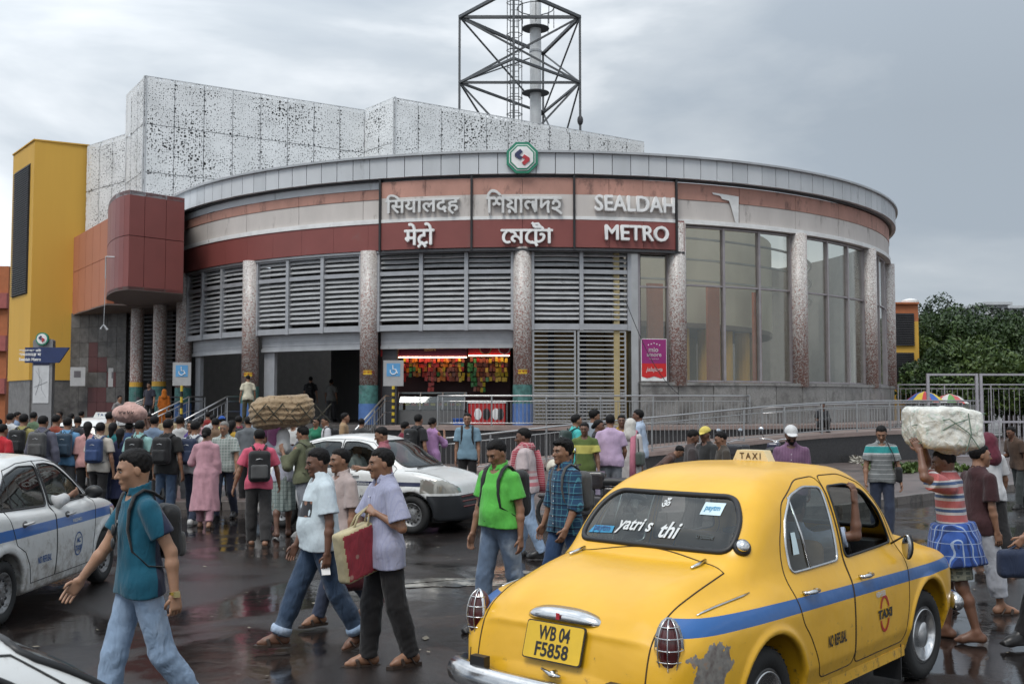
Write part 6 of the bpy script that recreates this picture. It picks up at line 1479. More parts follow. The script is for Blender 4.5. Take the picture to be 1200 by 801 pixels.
	patch(S, 'rear', [(.26, 1.36), (.40, 1.36), (.40, 1.43), (.26, 1.43)], 'white_sticker', cm('sticker_pale', (0.55, 0.68, 0.72), .4), T, -1, .006); decal(S, 'rear', 'paytm', .33, 1.395, .10, cm('sticker_blue', (0.02, 0.22, 0.40), .4), T, -1, e=.009)
	decal(S, 'rear', '\u0950', -.01, 1.415, .06, M_MW, T, -1, e=.008)
	decal(S, 'rear', 'trouble', .36, 1.245, .12, cm('sticker_dark_letters', (0.05, 0.06, 0.06), .4), T, -1, e=.008)
	patch(S, 'side', [(.46, 1.12), (.53, 1.12), (.53, 1.25), (.48, 1.25)], 'side_sticker', cm('sticker_pale', (0.55, 0.68, 0.72), .4), T, 1, .006)
	for sg in (1,):
		MR = empty('wing_mirror', (0, 0, 0), parent=T); p = Vector(S.side([1.98], [1.04], sg, 0)[0])
		MB().tube([p, p + Vector((sg * .09, .03, .06)), p + Vector((sg * .13, .02, .02))], .008, 6).build('stalk', M_BLACK, MR, smooth=True)
		MB().ell((0, 0, 0), (.042, .022, .095), 14, 9, Matrix.Translation(p + Vector((sg * .12, .01, -.01)))).build('mirror_shell', M_BLACK, MR, smooth=True)
		MB().ell((0, 0, 0), (.036, .01, .085), 14, 9, Matrix.Translation(p + Vector((sg * .12, -.014, -.01)))).build('mirror_glass', cm('mirror_face', (.5, .5, .5), .05, 1.0), MR, smooth=True)
	M_SEAT = mat('tan_seat_cloth', (0.22, 0.13, 0.06), .8); IN = empty('cabin_interior', (0, 0, 0), parent=T)
	for (x0, x1, y0, z1) in ((-.60, .60, .30, 1.06),):
		def sb(P): return smin(s_box(P, (0, .62, .58), (.60, .26, .10), .06), s_box(P, (0, .33, .82), (.60, .08, .26), .06), .03)
		V2, Q2 = sdf_mesh(sb, (-.7, .1, .4), (.7, 1, 1.2), .03); link('rear_seat', np_mesh(V2, Q2), M_SEAT, IN)
	for x in (-.32, .32):
		def sf(P): return smin(s_box(P, (x, 1.45, .58), (.25, .26, .10), .06), s_box(P, (x, 1.20, .84), (.25, .07, .28), .06), .03)
		V2, Q2 = sdf_mesh(sf, (x - .35, 1, .4), (x + .35, 1.8, 1.25), .03); link('front_seat', np_mesh(V2, Q2), M_SEAT, IN)
	MB().box(-.62, .62, 1.95, 2.15, .75, 1.05).build('dashboard', M_BLACK, IN)
	MB().tube([(.32 + .18 * cos(a), 1.80 - .05 * sin(a), .98 + .17 * sin(a)) for a in np.linspace(0, 2 * pi, 22)], .012, 6, cap=False).build('steering_wheel', M_BLACK, IN, smooth=True)
	b = MB()
	for x in (-.5, 0, .5): b.tube([(x, .22, 1.10), (x * .9, .45, 1.42)], .006, 5)
	b.build('demister_wires', M_BLACK, IN)
	for sg in (1, -1):
		MB().ell((sg * .56, 3.20, .74), (.10, .09, .10), 16, 10).build('headlight', cm('lamp_glass', (.5, .5, .5), .1), T, smooth=True)
	return T, S
# ------------------------------------------------------------------ white sedans and the hatchback
def white_paint(name, stripe, z0, z1, lower=None, y0=-9, y1=9, slope=0.0):
	m, nt, b = NM(name); l = nt.links.new
	tc = N(nt, 'ShaderNodeTexCoord'); sep = N(nt, 'ShaderNodeSeparateXYZ'); l(tc.outputs['Object'], sep.inputs[0])
	n = N(nt, 'ShaderNodeTexNoise', ins={'Scale': 1.8, 'Detail': 7, 'Roughness': .65}); l(tc.outputs['Object'], n.inputs['Vector']); r = ramp(nt, [(.35, (.62, .62, .60)), (.62, (.72, .73, .72))]); l(n.outputs[0], r.inputs[0]); out = r.outputs[0]
	def mth(op, a, b_=None):
		x = N(nt, 'ShaderNodeMath', operation=op)
		for i, v in enumerate((a, b_)):
			if v is None: continue
			if isinstance(v, (int, float)): x.inputs[i].default_value = v
			else: l(v, x.inputs[i])
		return x.outputs[0]
	z = mth('SUBTRACT', sep.outputs[2], mth('MULTIPLY', sep.outputs[1], slope))
	k = mth('MULTIPLY', mth('GREATER_THAN', z, z0), mth('LESS_THAN', z, z1)); k = mth('MULTIPLY', k, mth('GREATER_THAN', mth('ABSOLUTE', sep.outputs[0]), .66))
	k = mth('MULTIPLY', k, mth('MULTIPLY', mth('GREATER_THAN', sep.outputs[1], y0), mth('LESS_THAN', sep.outputs[1], y1)))
	mx = N(nt, 'ShaderNodeMix', data_type='RGBA'); l(k, mx.inputs[0]); l(out, mx.inputs[6]); mx.inputs[7].default_value = c3(stripe); out = mx.outputs[2]
	n2 = N(nt, 'ShaderNodeTexNoise', ins={'Scale': 9, 'Detail': 9, 'Roughness': .75}); l(tc.outputs['Object'], n2.inputs['Vector'])
	lm = N(nt, 'ShaderNodeMapRange'); lm.inputs['From Min'].default_value = .8; lm.inputs['From Max'].default_value = .25; lm.inputs['To Min'].default_value = 0; lm.inputs['To Max'].default_value = .2; l(sep.outputs[2], lm.inputs[0])
	g = ramp(nt, [(.58, (0, 0, 0)), (.8, (.8, .8, .8))]); l(mth('ADD', n2.outputs[0], lm.outputs[0]), g.inputs[0]); m2 = N(nt, 'ShaderNodeMix', data_type='RGBA'); l(g.outputs[0], m2.inputs[0]); l(out, m2.inputs[6]); m2.inputs[7].default_value = (.22, .18, .14, 1); out = m2.outputs[2]
	l(out, b.inputs['Base Color']); b.inputs['Roughness'].default_value = .3; b.inputs['Coat Weight'].default_value = .5; b.inputs['Coat Roughness'].default_value = .08
	return m
def modern_car(loc, heading, label, paint, stripe_text=None, kind='sedan', sign=True, texts='ring', front_dark=False, wheel_style='steel', detail=True, people_m=None):
	T = empty('white_taxi', (loc[0], loc[1], 0), -heading, label, 'taxi', 'white taxis')
	wb = 2.40; hb = kind == 'hatch'
	if hb:
		R0 = -.62; bz = spl([-.66, -.62, -.5, 0, 1.2, 2.2, 2.6, 2.95, 3.05], [.70, .92, .97, .99, .98, .98, .93, .80, .55]); F0 = 3.08
		kz = spl([-.62, -.50, -.30, .3, 1.0, 1.5, 1.75, 2.1, 2.45, 2.6], [.9, 1.35, 1.60, 1.69, 1.70, 1.66, 1.55, 1.28, .98, .8]); bw = spl([-.64, -.5, 0, 2, 2.7, 3.05], [.66, .76, .80, .80, .76, .55])
	else:
		R0 = -.83; F0 = 3.16
		bz = spl([-.86, -.80, -.60, -.1, .3, 1.2, 2.0, 2.35, 2.8, 3.0, 3.12], [.62, .96, 1.035, 1.03, 1.0, .965, .98, .965, .88, .77, .55])
		kz = spl([-.75, -.35, 0, .3, .7, 1.1, 1.45, 1.70, 2.0, 2.3, 2.5], [.75, 1.04, 1.27, 1.42, 1.51, 1.53, 1.50, 1.42, 1.23, 1.03, .8])
		bw = spl([-.85, -.7, -.3, .5, 1.5, 2.3, 2.8, 3.14], [.62, .74, .82, .845, .845, .83, .77, .50])
	kw = spl([-.7, -.2, .6, 1.5, 2.1, 2.5], [.66, .73, .755, .75, .72, .66])
	zr = 1.70 if hb else 1.53
	def fn(P):
		x, y, z = np.abs(P[:, 0]), P[:, 1], P[:, 2]
		W = bw(y) - .03 * np.clip((z - .60) / .35, -1, 1.2) ** 2
		a = smax(x - W, (z - bz(y)) * .95, .10); a = smax(a, R0 - y, .12); a = smax(a, y - F0, .20); a = smax(a, .20 - z, .06)
		Wk = kw(y) - .20 * np.clip((z - .93) / .55, 0, 1.3) ** 1.3
		c = smax((x - Wk) * .95, (z - kz(y) + .045 * (x / .6) ** 2) * .8, .11); c = smax(c, .75 - z, .02); c = np.maximum(c, np.maximum(y - 2.42, -.66 - y)); d = smin(a, c, .035)
		for y0 in (0, wb):
			q = np.sqrt((y - y0) ** 2 + (z - .30) ** 2); d = smax(d, -np.maximum(q - .365, .50 - x), .012); d = smin(d, np.maximum(np.sqrt((np.maximum(np.abs(q - .385) - .02, 0)) ** 2 + (x - W + .008) ** 2) - .016, .25 - z), .03)
		d = smax(d, -(.012 - np.abs(z - .62 + 0 * y) * .4 - np.maximum(0, W - x)), .02) if False else d
		return d
	S = Surf(fn); V, Q = sdf_mesh(fn, (-.95, R0 - .15, .12), (.95, F0 + .12, zr + .15), .018 if detail else .028, slack=1.6)
	if hb:
		rw = round_poly([(.28, 1.02), (1.02, 1.02), (1.02, 1.50), (.36, 1.50), (.26, 1.3)], .06); fw_ = round_poly([(1.08, 1.02), (2.0, 1.02), (1.70, 1.40), (1.50, 1.50), (1.08, 1.50)], .06); bwin = round_poly([(-.58, 1.06), (.58, 1.06), (.50, 1.50), (-.50, 1.50)], .07)
	else:
		rw = round_poly([(.02, 1.03), (1.0, 1.0), (1.03, 1.40), (.70, 1.41), (.38, 1.34), (.12, 1.18)], .05); fw_ = round_poly([(1.08, 1.0), (2.02, 1.0), (1.80, 1.18), (1.52, 1.37), (1.32, 1.41), (1.09, 1.41)], .05); bwin = round_poly([(-.60, 1.10), (.60, 1.10), (.50, 1.42), (-.50, 1.42)], .08)
	wsh = round_poly([(-.66, 1.02), (.66, 1.02), (.54, zr - .11), (-.54, zr - .11)], .08)
	if hb: wsh = round_poly([(-.66, 1.02), (.66, 1.02), (.54, 1.42), (-.54, 1.42)], .08)
	rdo = [(.10, .98), (.22, 1.22), (.42, 1.39), (.72, zr - .09), (1.055, zr - .08), (1.05, .30), (.52, .30), (.46, .48), (.36, .62), (.2, .70)]; fdo = [(1.065, zr - .08), (1.35, zr - .09), (1.60, 1.40), (1.86, 1.20), (2.10, 1.0), (2.06, .75), (2.0, .50), (1.98, .30), (1.06, .30)]
	def side(poly): return lambda C, Nn: inpoly(poly, C[:, 1], C[:, 2]) & (np.abs(Nn[:, 0]) > .5)
	def sidex(poly, sg): return lambda C, Nn: inpoly(poly, C[:, 1], C[:, 2]) & (Nn[:, 0] * sg > .35) & (C[:, 0] * sg > .45)
	G = M_GLASS_CAR
	lampf = [(2.78, .80), (2.62, .86), (2.60, .78), (2.78, .66), (3.0, .62)]
	regs = [('rear_window', G, lambda C, Nn: inpoly(bwin, C[:, 0], C[:, 2]) & (C[:, 1] < .8) & (Nn[:, 1] < -.1)), ('windscreen', G, lambda C, Nn: inpoly(wsh, C[:, 0], C[:, 2]) & (C[:, 1] > 1.3) & (Nn[:, 1] > .1) & (C[:, 1] < 2.6)),
			*[(n_, g_, sidex(w_, q_)) for q_ in (1, -1) for n_, g_, w_ in (('rear_door_glass', M_GLASS_DARK, rw), ('front_door_glass', G, fw_))], ('rear_door', paint, sidex(rdo, 1)), ('rear_door', paint, sidex(rdo, -1)), ('front_door', paint, sidex(fdo, 1)), ('front_door', paint, sidex(fdo, -1)),
			*[('headlight', cm('clear_headlight', (.34, .33, .29), .05, .4, coat=1), lambda C, Nn, q_=q_: (C[:, 0] * q_ > 0) & (C[:, 1] > 2.55) & (np.abs(C[:, 0]) > .38) & (C[:, 2] > .64) & (C[:, 2] < .64 + .20 * np.clip((np.abs(C[:, 0]) - .25) / .4, .3, 1.0)) & (C[:, 2] < .93 - .20 * np.clip((2.72 - C[:, 1]) * 2, 0, 1)) & (Nn[:, 2] < .75)) for q_ in (1, -1)],
			*[('tail_light', cm('red_tail_light', (.25, .01, .01), .15, coat=1), lambda C, Nn, q_=q_: (C[:, 0] * q_ > 0) & (C[:, 1] < -.45) & (np.abs(C[:, 0]) > .52) & (C[:, 2] > .74) & (C[:, 2] < .96) & (Nn[:, 2] < .5)) for q_ in (1, -1)],
			('bonnet', paint, lambda C, Nn: (np.abs(C[:, 0]) < .66) & (C[:, 1] > 2.2) & (C[:, 1] < 2.98) & (Nn[:, 2] > .5)),
			('boot_lid', paint, lambda C, Nn: (np.abs(C[:, 0]) < .56) & (C[:, 1] < (-.38 if not hb else -.3)) & (C[:, 2] > .62) & (C[:, 2] < (1.06 if not hb else 1.0)))]
	if front_dark:
		regs.append(('front_bumper', cm('dark_grey_bumper', (.018, .02, .023), .4), lambda C, Nn: (C[:, 1] > 2.66) & (C[:, 2] < .60)))
	split_body(V, Q, regs, T, 'body', paint)
	SEAM = cm('thin_dark_seam', (.04, .04, .04), .8)
	for sg in (1, -1):
		outline(S, 'side', rdo, 'door_seam', SEAM, T, .0045, sg); outline(S, 'side', fdo, 'door_seam', SEAM, T, .0045, sg); outline(S, 'side', rw, 'window_rubber', M_BLACK, T, .011, sg); outline(S, 'side', fw_, 'window_rubber', M_BLACK, T, .011, sg)
		if not hb: P = S.side([.30, .33], [1.03, 1.32], sg, .003); MB().tube([tuple(p) for p in P], .010, 6).build('quarter_light_bar', M_BLACK, T)
		for yy in (.34, 1.30):
			P = S.side([yy, yy + .17], [.88, .885], sg, .025); MB().tube([tuple(P[0] - np.array([sg * .03, 0, 0])), tuple(P[0]), tuple(P[1]), tuple(P[1] - np.array([sg * .03, 0, 0]))], [.010, .014, .014, .010], 8, sy=.8).build('door_handle', cm('handle_white', (.5, .5, .49), .3), T, smooth=True)
			P = S.side([yy + .03], [.88], sg, .002); MB().ell(tuple(P[0]), (.012, .05, .035), 12, 8).build('handle_recess', cm('recess_grey', (.12, .12, .12), .5), T, smooth=True)
		MR = empty('wing_mirror', (0, 0, 0), parent=T); p = Vector(S.side([1.92], [1.02], sg, 0)[0]); MB().tube([p, p + Vector((sg * .08, 0, .02))], .018, 6).build('stalk', M_BLACK, MR); MB().ell((0, 0, 0), (.10, .05, .072), 14, 9, Matrix.Translation(p + Vector((sg * .15, 0, .045)))).build('mirror_shell', M_BLACK, MR, smooth=True)
		P = S.side([.45, 1.95], [.52, .52], sg, .004)
		wheel(T, sg * .735, 0, .295, .165, sg, wheel_style); wheel(T, sg * .735, wb, .295, .165, sg, wheel_style, steer=-.08 * 0)
		if detail:
			MW = cm('marking_blue', (.03, .10, .28), .5)
			if texts == 'ring':
				decal(S, 'side', 'NO REFUSAL', .78, .50, .30, MW, T, sg, h=.07, bold=.02); decal(S, 'side', 'AC', 1.58, .585, .10, MW, T, sg, h=.06, bold=.03, e=.006); decal(S, 'side', 'TAXI', 1.58, .50, .15, MW, T, sg, h=.06, bold=.03, e=.006)
				for a0 in (0, pi):
					pts = [(1.58 + .105 * cos(a), .545 + .125 * sin(a)) for a in np.linspace(a0, a0 + pi, 14)] + [(1.58 + .092 * cos(a), .545 + .112 * sin(a)) for a in np.linspace(a0 + pi, a0, 14)]
					patch(S, 'side', pts, 'marking_ring', MW, T, sg, .004, .07)
			else:
				MK = cm('marking_dark', (.03, .03, .04), .5); decal(S, 'side', 'AC', 1.55, .56, .09, MK, T, sg, h=.05, bold=.03, e=.006); decal(S, 'side', 'TAXI', 1.55, .49, .15, MK, T, sg, h=.05, bold=.03, e=.006)
			if stripe_text: decal(S, 'side', stripe_text, 1.55, stripe_text_z(stripe_text), .24, cm('marking_white', (0.6, 0.62, 0.62), .5), T, sg, h=.035, bold=.03, e=.006)
	outline(S, 'rear', bwin, 'window_rubber', M_BLACK, T, .014, -1); outline(S, 'rear', wsh, 'window_rubber', M_BLACK, T, .014, 1)
	if detail:
		ys = np.linspace(2.25, 2.95, 10)
		for sg in (1, -1): P = S.top(sg * np.linspace(.72, .60, 10), ys, 0); MB().tube([tuple(p) for p in P], .005, 5).build('bonnet_seam', SEAM, T, smooth=True)
		P = S.top(np.linspace(-.5, .45, 8), np.full(8, 2.33), .02); MB().tube([tuple(p) for p in P], .009, 5).build('wiper', M_BLACK, T)
		z = np.linspace(.44, .56, 3)
		for zz_ in (.42, .50, .57):
			P = S.rear(np.linspace(-.42, .42, 9), np.full(9, zz_), 1, .002); MB().tube([tuple(p) for p in P], .013, 6).build('grille_bar', M_BLACK if not front_dark else cm('grille_red', (.12, .03, .03), .5), T, smooth=True)
	MB().box(-.66, .66, R0 + .15, F0 - .3, .18, .26).build('underbody', M_BLACK, T); MB().box(-.62, .62, .1, 2.2, .30, .34).build('cabin_floor', M_BLACK, T)
	M_S = cm('grey_seat', (.10, .10, .105), .8); IN = empty('cabin_interior', (0, 0, 0), parent=T)
	def sb(P): return smin(s_box(P, (0, .50, .52), (.58, .26, .10), .06), s_box(P, (0, .22, .80), (.58, .08, .28), .06), .03)
	V2, Q2 = sdf_mesh(sb, (-.7, -.1, .35), (.7, .9, 1.2), .035); link('rear_seat', np_mesh(V2, Q2), M_S, IN)
	for x in (-.34, .34):
		def sf(P): return smin(smin(s_box(P, (x, 1.32, .52), (.25, .26, .10), .06), s_box(P, (x, 1.08, .82), (.24, .07, .30), .06), .03), s_box(P, (x, 1.06, 1.20), (.12, .05, .09), .04), .02)
		V2, Q2 = sdf_mesh(sf, (x - .35, .9, .35), (x + .35, 1.7, 1.35), .035); link('front_seat', np_mesh(V2, Q2), M_S, IN)
	MB().box(-.64, .64, 1.85, 2.15, .70, .97).build('dashboard', M_BLACK, IN)
	MB().tube([(.34 + .18 * cos(a), 1.68 - .06 * sin(a), .93 + .17 * sin(a)) for a in np.linspace(0, 2 * pi, 22)], .013, 6, cap=False).build('steering_wheel', M_BLACK, IN, smooth=True)
	if sign:
		RS = empty('roof_taxi_sign', (0, 0, 0), parent=T); z0 = float(S.top([0], [1.0])[0][2]) - .01; Ms = Matrix.Translation((0, 1.0, z0))
		MB().prism([(-.24, 0), (.24, 0), (.18, .12), (-.18, .12)], -.05, .05, 'y', Ms).build('sign_box', cm('white_sign', (.6, .6, .58), .5), RS, fix=True)
		for sgn in (-1, 1):
			me = text_mesh('TAXI', 1, .001, spacing=1.4, bold=.02); co = np.array([q.co[:] for q in me.vertices]); x0, x1, y0, y1 = co[:, 0].min(), co[:, 0].max(), co[:, 1].min(), co[:, 1].max()
			map_mesh(me, lambda c: Ms @ Vector((-sgn * (c.x - (x0 + x1) / 2) * .28 / (x1 - x0), sgn * .053, .06 + (c.y - (y0 + y1) / 2) * .06 / (y1 - y0)))); link('sign_lettering', me, cm('marking_blue', (.03, .10, .28), .5), RS)
	yb = float(S.rear([0], [.70 if not hb else .60], -1)[0][1]); MB().box(-.25, .25, yb - .02, yb - .005, .64 if not hb else .54, .75 if not hb else .65).build('number_plate', cm('plate_yellow', (0.72, 0.46, 0.03), 0.5), T)
	return T, S
def stripe_text_z(t): return .80 if t == 'WB25F4821' else .765
# ================================================================== placing vehicles
TX, SX = yellow_taxi((.87, 6.7), R_(41))
P1 = white_paint('white_paint_blue_stripe', (.03, .14, .42), .76, .86); P2 = white_paint('white_paint_navy_stripe', (.02, .025, .07), .735, .80)
modern_car((-5.5, 9.95), R_(0.5), 'white sedan taxi with a bright blue stripe and ring emblem at the left edge', P1, 'WB25F4821')
modern_car((-3.5, 18.4), R_(112), 'white sedan taxi with a thin navy stripe and dark front bumper seen side on', P2, 'WB25G2210', texts='plain', sign=False, front_dark=True)
modern_car((gx(100, 24.5), 24.5), R_(4), 'tall white hatchback taxi seen from behind in the crowd near the steps', P1, kind='hatch', detail=False)
modern_car((-2.62, 1.74), R_(33), 'white car of which only roof edge and windscreen pillar show at the bottom left corner', P1, sign=False)
# ================================================================== placing people
def at_s(px, s): return ((px - 600) / s, 1250.0 / s)
C = cloth
def pers(px, s, face, label, z=0.0, **k):
	res = k.pop('res', None) or (.0095 if s > 115 else .012 if s > 74 else .0165 if s > 55 else .021)
	return person(at_s(px, s), face, label, res=res, z=z, **k)
M_BLKN = C('black_nylon', (.016, .016, .017), rough=.6); M_GREYN = C('grey_nylon', (.075, .075, .075), rough=.6); M_BLUEN = C('blue_nylon', (.03, .055, .14), rough=.6); M_NAVYN = C('navy_nylon', (.018, .028, .06), rough=.6)
r, f = pers(168, 187, 232, 'man in a teal polo shirt and pale jeans striding left in the foreground',
	fig=Fig(dict(R=(14, 4, 2), L=(-15, 20, 2)), SWB[:1] + ((.10, -.02, -1),), ((.24, .42, -.88), (.18, .62, -.78)), lean=3, head=(8, -8), thick=.90),
	top=dict(kind='polo', m=C('teal_polo_cotton', (0.008, .085, .135), [('yr', -.30, -.045, (.018, .022, .05))]), sleeve=.62, hem=-.10, loose=.014), bottom=dict(kind='pants', m=LJEANS(), loose=.010), skin=0, h=1.76, curl=dict(L=.9, R=.35), beard=0, feet='sneaker')
backpack(r, f, M_BLKN, 'black backpack with grey webbing worn by the man in the teal polo', M_GREYN, size=.78)
wr = f.arm['L'][2]; g = MB(); g.box(-.032, .032, -.03, .03, -.014, .014, Matrix.Translation(wr)); WT = worn(r, 'wrist_watch', 'gold wrist watch on the man in the teal polo', 'watch'); MB().tube([wr - f.arm['L'][3] * .012, wr + f.arm['L'][3] * .006], .031, 12).build('strap', cm('gold', (.45, .30, .06), .3, .8), WT); g = MB(); g.box(-.016, .016, -.016, .016, -.016, .016, Matrix.Translation(wr + Vector((-.03, 0, 0)))); g.build('dial', cm('gold_dial', (.5, .42, .2), .3, .6), WT)
def chest_patch(r, f, x, z, w, h_, m, name='print', e=.004):
	q = []
	for i in range(7):
		for j in range(5):
			q.append((x + w * (i / 6 - .5), z + h_ * (j / 4 - .5)))
	mesh = [c for c in COL.objects if c.parent == r and c.name.startswith('shirt')][0]; bpy.context.view_layer.update()
	from mathutils.bvhtree import BVHTree
	bv = BVHTree.FromPolygons([v.co[:] for v in mesh.data.vertices], [tuple(p.vertices) for p in mesh.data.polygons]); pts = []
	dr = (f.T.to_3x3() @ Vector((0, -1, 0)))
	for a, b in q:
		o = f.t(a, .6, b); hit = bv.ray_cast(o, dr); pts.append((hit[0] if hit[0] is not None else f.t(a, .16, b)) - dr * e)
	MB().add(pts, [(i * 5 + j, i * 5 + j + 1, i * 5 + j + 6, i * 5 + j + 5) for i in range(6) for j in range(4)]).build(name, m, r, smooth=True)
chest_patch(r, f, .075, .33, .05, .03, M_WHITE, 'chest_badge')
b_ = MB(); b_.tube([f.t(-.03, .135, .34), f.t(-.035, .15, .26), f.t(-.02, .152, .20)], .008, 6); b_.ell(tuple(f.t(-.035, .155, .30)), (.028, .012, .035)); b_.ell(tuple(f.t(-.03, .158, .22)), (.028, .012, .035))
SG = worn(r, 'sunglasses', 'dark sunglasses hanging from the placket of the teal polo', 'sunglasses'); b_.build('glasses', M_BLACK, SG, smooth=True)
r, f = pers(378, 139, 246, 'heavy man in a white T-shirt with a dark chest print and rolled-up jeans',
	fig=Fig(dict(R=(24, 3, 3), L=(-15, 14, 3)), ((.14, -.05, -1), (.05, .12, -1)), ((.12, .25, -1), (.02, .45, -.9)), lean=2, head=(-4, -10), belly=.035, thick=1.05),
	top=dict(kind='tee', m=C('white_tee_cotton', (.56, .64, .68)), sleeve=.72, hem=-.09, loose=.028), bottom=dict(kind='pants', m=JEANS(), loose=.02, cut=.96), skin=2, h=1.66, feet='sandal', curl=dict(L=.8, R=.6))
M_PRINT = C('dark_photo_print', (.03, .03, .035), [('print', 14, .28, (.25, .13, .09))])
chest_patch(r, f, -.03, .26, .22, .13, M_PRINT)
def cuffs(r, f, m, rad=.092):
	for sd in 'LR':
		h_, kn, an = f.leg[sd][:3]; MB().tube([kn.lerp(an, .84), kn.lerp(an, .9), kn.lerp(an, 1.0)], [rad * .93, rad, rad * .95], 18).build('rolled_cuff', m, r, smooth=True)
cuffs(r, f, LJEANS())
PH = worn(r, 'mobile_phone', 'white mobile phone in the hand of the man in the white T-shirt', 'phone'); L_ = f.arm['L']; c_ = L_[2] + L_[3] * .10 + L_[4] * .03
Mx = Matrix.Translation(c_) @ Matrix.Rotation(.5, 4, 'Y'); MB().box(-.006, .006, -.036, .036, -.085, .06, Mx).build('phone_body', M_WHITE, PH); b_ = MB()
for z in (.02, .035, .05): b_.box(-.009, .009, .012, .022, z - .005, z + .005, Mx)
b_.build('camera_lenses', M_BLACK, PH)
r, f = pers(452, 148, 240, 'man in a lilac shirt and black trousers holding a red shopping bag',
	fig=Fig(dict(R=(9, 6, 3), L=(-8, 10, 3)), ((.30, -.10, -.95), (-.62, .50, .42)), ((.30, .30, -.9), (.18, .42, -.9)), lean=2, head=(6, -2)),
	top=dict(kind='shirt', m=C('lilac_striped_shirt', (.34, .35, .47), [('x', .028, 0, .008, (.29, .30, .42))]), sleeve=.80, hem=-.17, loose=.03), bottom=dict(kind='pants', m=BLACKP(), loose=.02), skin=1, h=1.68, feet='sandal', moustache=True, curl=dict(L=1.5, R=.5))
BG = worn(r, 'shopping_bag', 'red printed shopping bag with cream edges held by the man in lilac', 'bag'); L_ = f.arm['L']; hc = L_[2] + L_[3] * .09
def bagf(P):
	q = (P - A3(hc + Vector((-.01, .10, -.34)))); c_, s_ = cos(.35), sin(.35); q = np.stack([q[:, 0] * c_ + q[:, 1] * s_, -q[:, 0] * s_ + q[:, 1] * c_, q[:, 2]], 1); t_ = .23
	q2 = np.stack([q[:, 0], q[:, 1] * cos(t_) - q[:, 2] * sin(t_), q[:, 1] * sin(t_) + q[:, 2] * cos(t_)], 1)
	return s_box(q2, (0, 0, 0), (.065 + .0, .175, .20), .03) + .004 * wob(P, 20, 4)
V_, Q_ = sdf_mesh(bagf, (hc.x - .4, hc.y - .3, hc.z - .7), (hc.x + .4, hc.y + .5, hc.z), .012)
M_BAGR = C('red_jute_print', (.27, .03, .045), [('print', 9, .12, (.36, .20, .17))]); M_BAGC = C('cream_jute', (.42, .36, .22))
cc = V_[Q_].mean(1); qq = cc - np.array(hc + Vector((-.01, .10, -.34))); qx = qq[:, 0] * cos(.35) + qq[:, 1] * sin(.35); qy = -qq[:, 0] * sin(.35) + qq[:, 1] * cos(.35); qy2 = qy * cos(.23) - qq[:, 2] * sin(.23); qz2 = qy * sin(.23) + qq[:, 2] * cos(.23)
me = np_mesh(V_, Q_, 'bag', ((np.abs(qx) < .045) | (np.abs(qy2) > .155) | (np.abs(qz2) > .18)).astype(int)); me.materials.append(M_BAGR); me.materials.append(M_BAGC); link('bag_body', me, None, BG)
for dx in (-.04, .04): MB().tube([hc + Vector((dx, .02, -.16)), hc + Vector((dx * .6, .0, -.05)), hc + Vector((0, -.01, .015)), hc + Vector((dx * .6, .09, -.06)), hc + Vector((dx, .14, -.17))], .009, 6).build('handle', M_BAGC, BG, smooth=True)
r, f = pers(404, 124, 235, 'man in a pale shirt half hidden behind the man in lilac', fig=Fig(WALK, HANG, HANG, head=(0, 0)), top=dict(kind='shirt', m=C('pale_pink_shirt', (.42, .34, .32)), sleeve=.8, hem=-.15), bottom=dict(kind='pants', m=DJEANS()), skin=1, h=1.62, feet='sandal', moustache=True, res=.012)
BG = worn(r, 'holdall', 'dark maroon holdall carried low between the two walking men', 'bag'); L_ = f.arm['L']; hc = L_[2] + L_[3] * .10
V_, Q_ = sdf_mesh(lambda P: s_box(P, hc + Vector((0, .02, -.24)), (.10, .22, .15), .07) + .006 * wob(P, 18, 2), hc + Vector((-.3, -.4, -.6)), hc + Vector((.3, .4, .1)), .016); link('bag_body', np_mesh(V_, Q_), C('maroon_nylon', (.07, .012, .018), rough=.5), BG)
MB().tube([hc + Vector((0, -.08, -.12)), hc, hc + Vector((0, .12, -.12))], .012, 6).build('handle', M_BLKN, BG)
r, f = pers(586, 128, 222, 'man in a bright green polo shirt with a black backpack looking down',
	fig=Fig(dict(R=(13, 5, 3), L=(-12, 14, 3)), ((.16, -.08, -1), (.06, .10, -1)), ((.18, .12, -1), (.10, .30, -.95)), lean=3, head=(4, -24), belly=.035, thick=1.08),
	top=dict(kind='polo', m=C('green_cotton', (.10, .44, .07)), sleeve=.66, hem=-.02, loose=.018), bottom=dict(kind='pants', m=C('washed_blue_denim', (.11, .155, .23), [('fade', 3.0, .48, (.36, .42, .50))]), waist=.06, belt=True), skin=1, h=1.70, feet='shoe')
backpack(r, f, M_BLKN, 'black backpack worn by the man in the green polo', size=1.0)
r, f = pers(662, 121, 240, 'young curly-haired man in a navy checked shirt with rolled sleeves',
	fig=Fig(dict(R=(15, 5, 3), L=(-12, 14, 3)), ((.16, .10, -1), (.0, .50, -.85)), ((.22, .05, -1), (.12, .35, -.9)), lean=2, head=(-6, 0)),
	top=dict(kind='shirt', m=C('navy_check_shirt', (.018, .055, .115), [('z', .055, 0, .006, (.06, .20, .26)), ('x', .05, 0, .006, (.06, .20, .26)), ('z', .11, .02, .012, (.012, .02, .04))]), sleeve=1.25, hem=-.14, loose=.024), bottom=dict(kind='pants', m=C('mid_blue_jeans', (.04, .08, .17))), skin=1, hair='curly', h=1.68, feet='shoe')
backpack(r, f, M_GREYN, 'grey backpack worn by the curly-haired man in checks', size=.9)
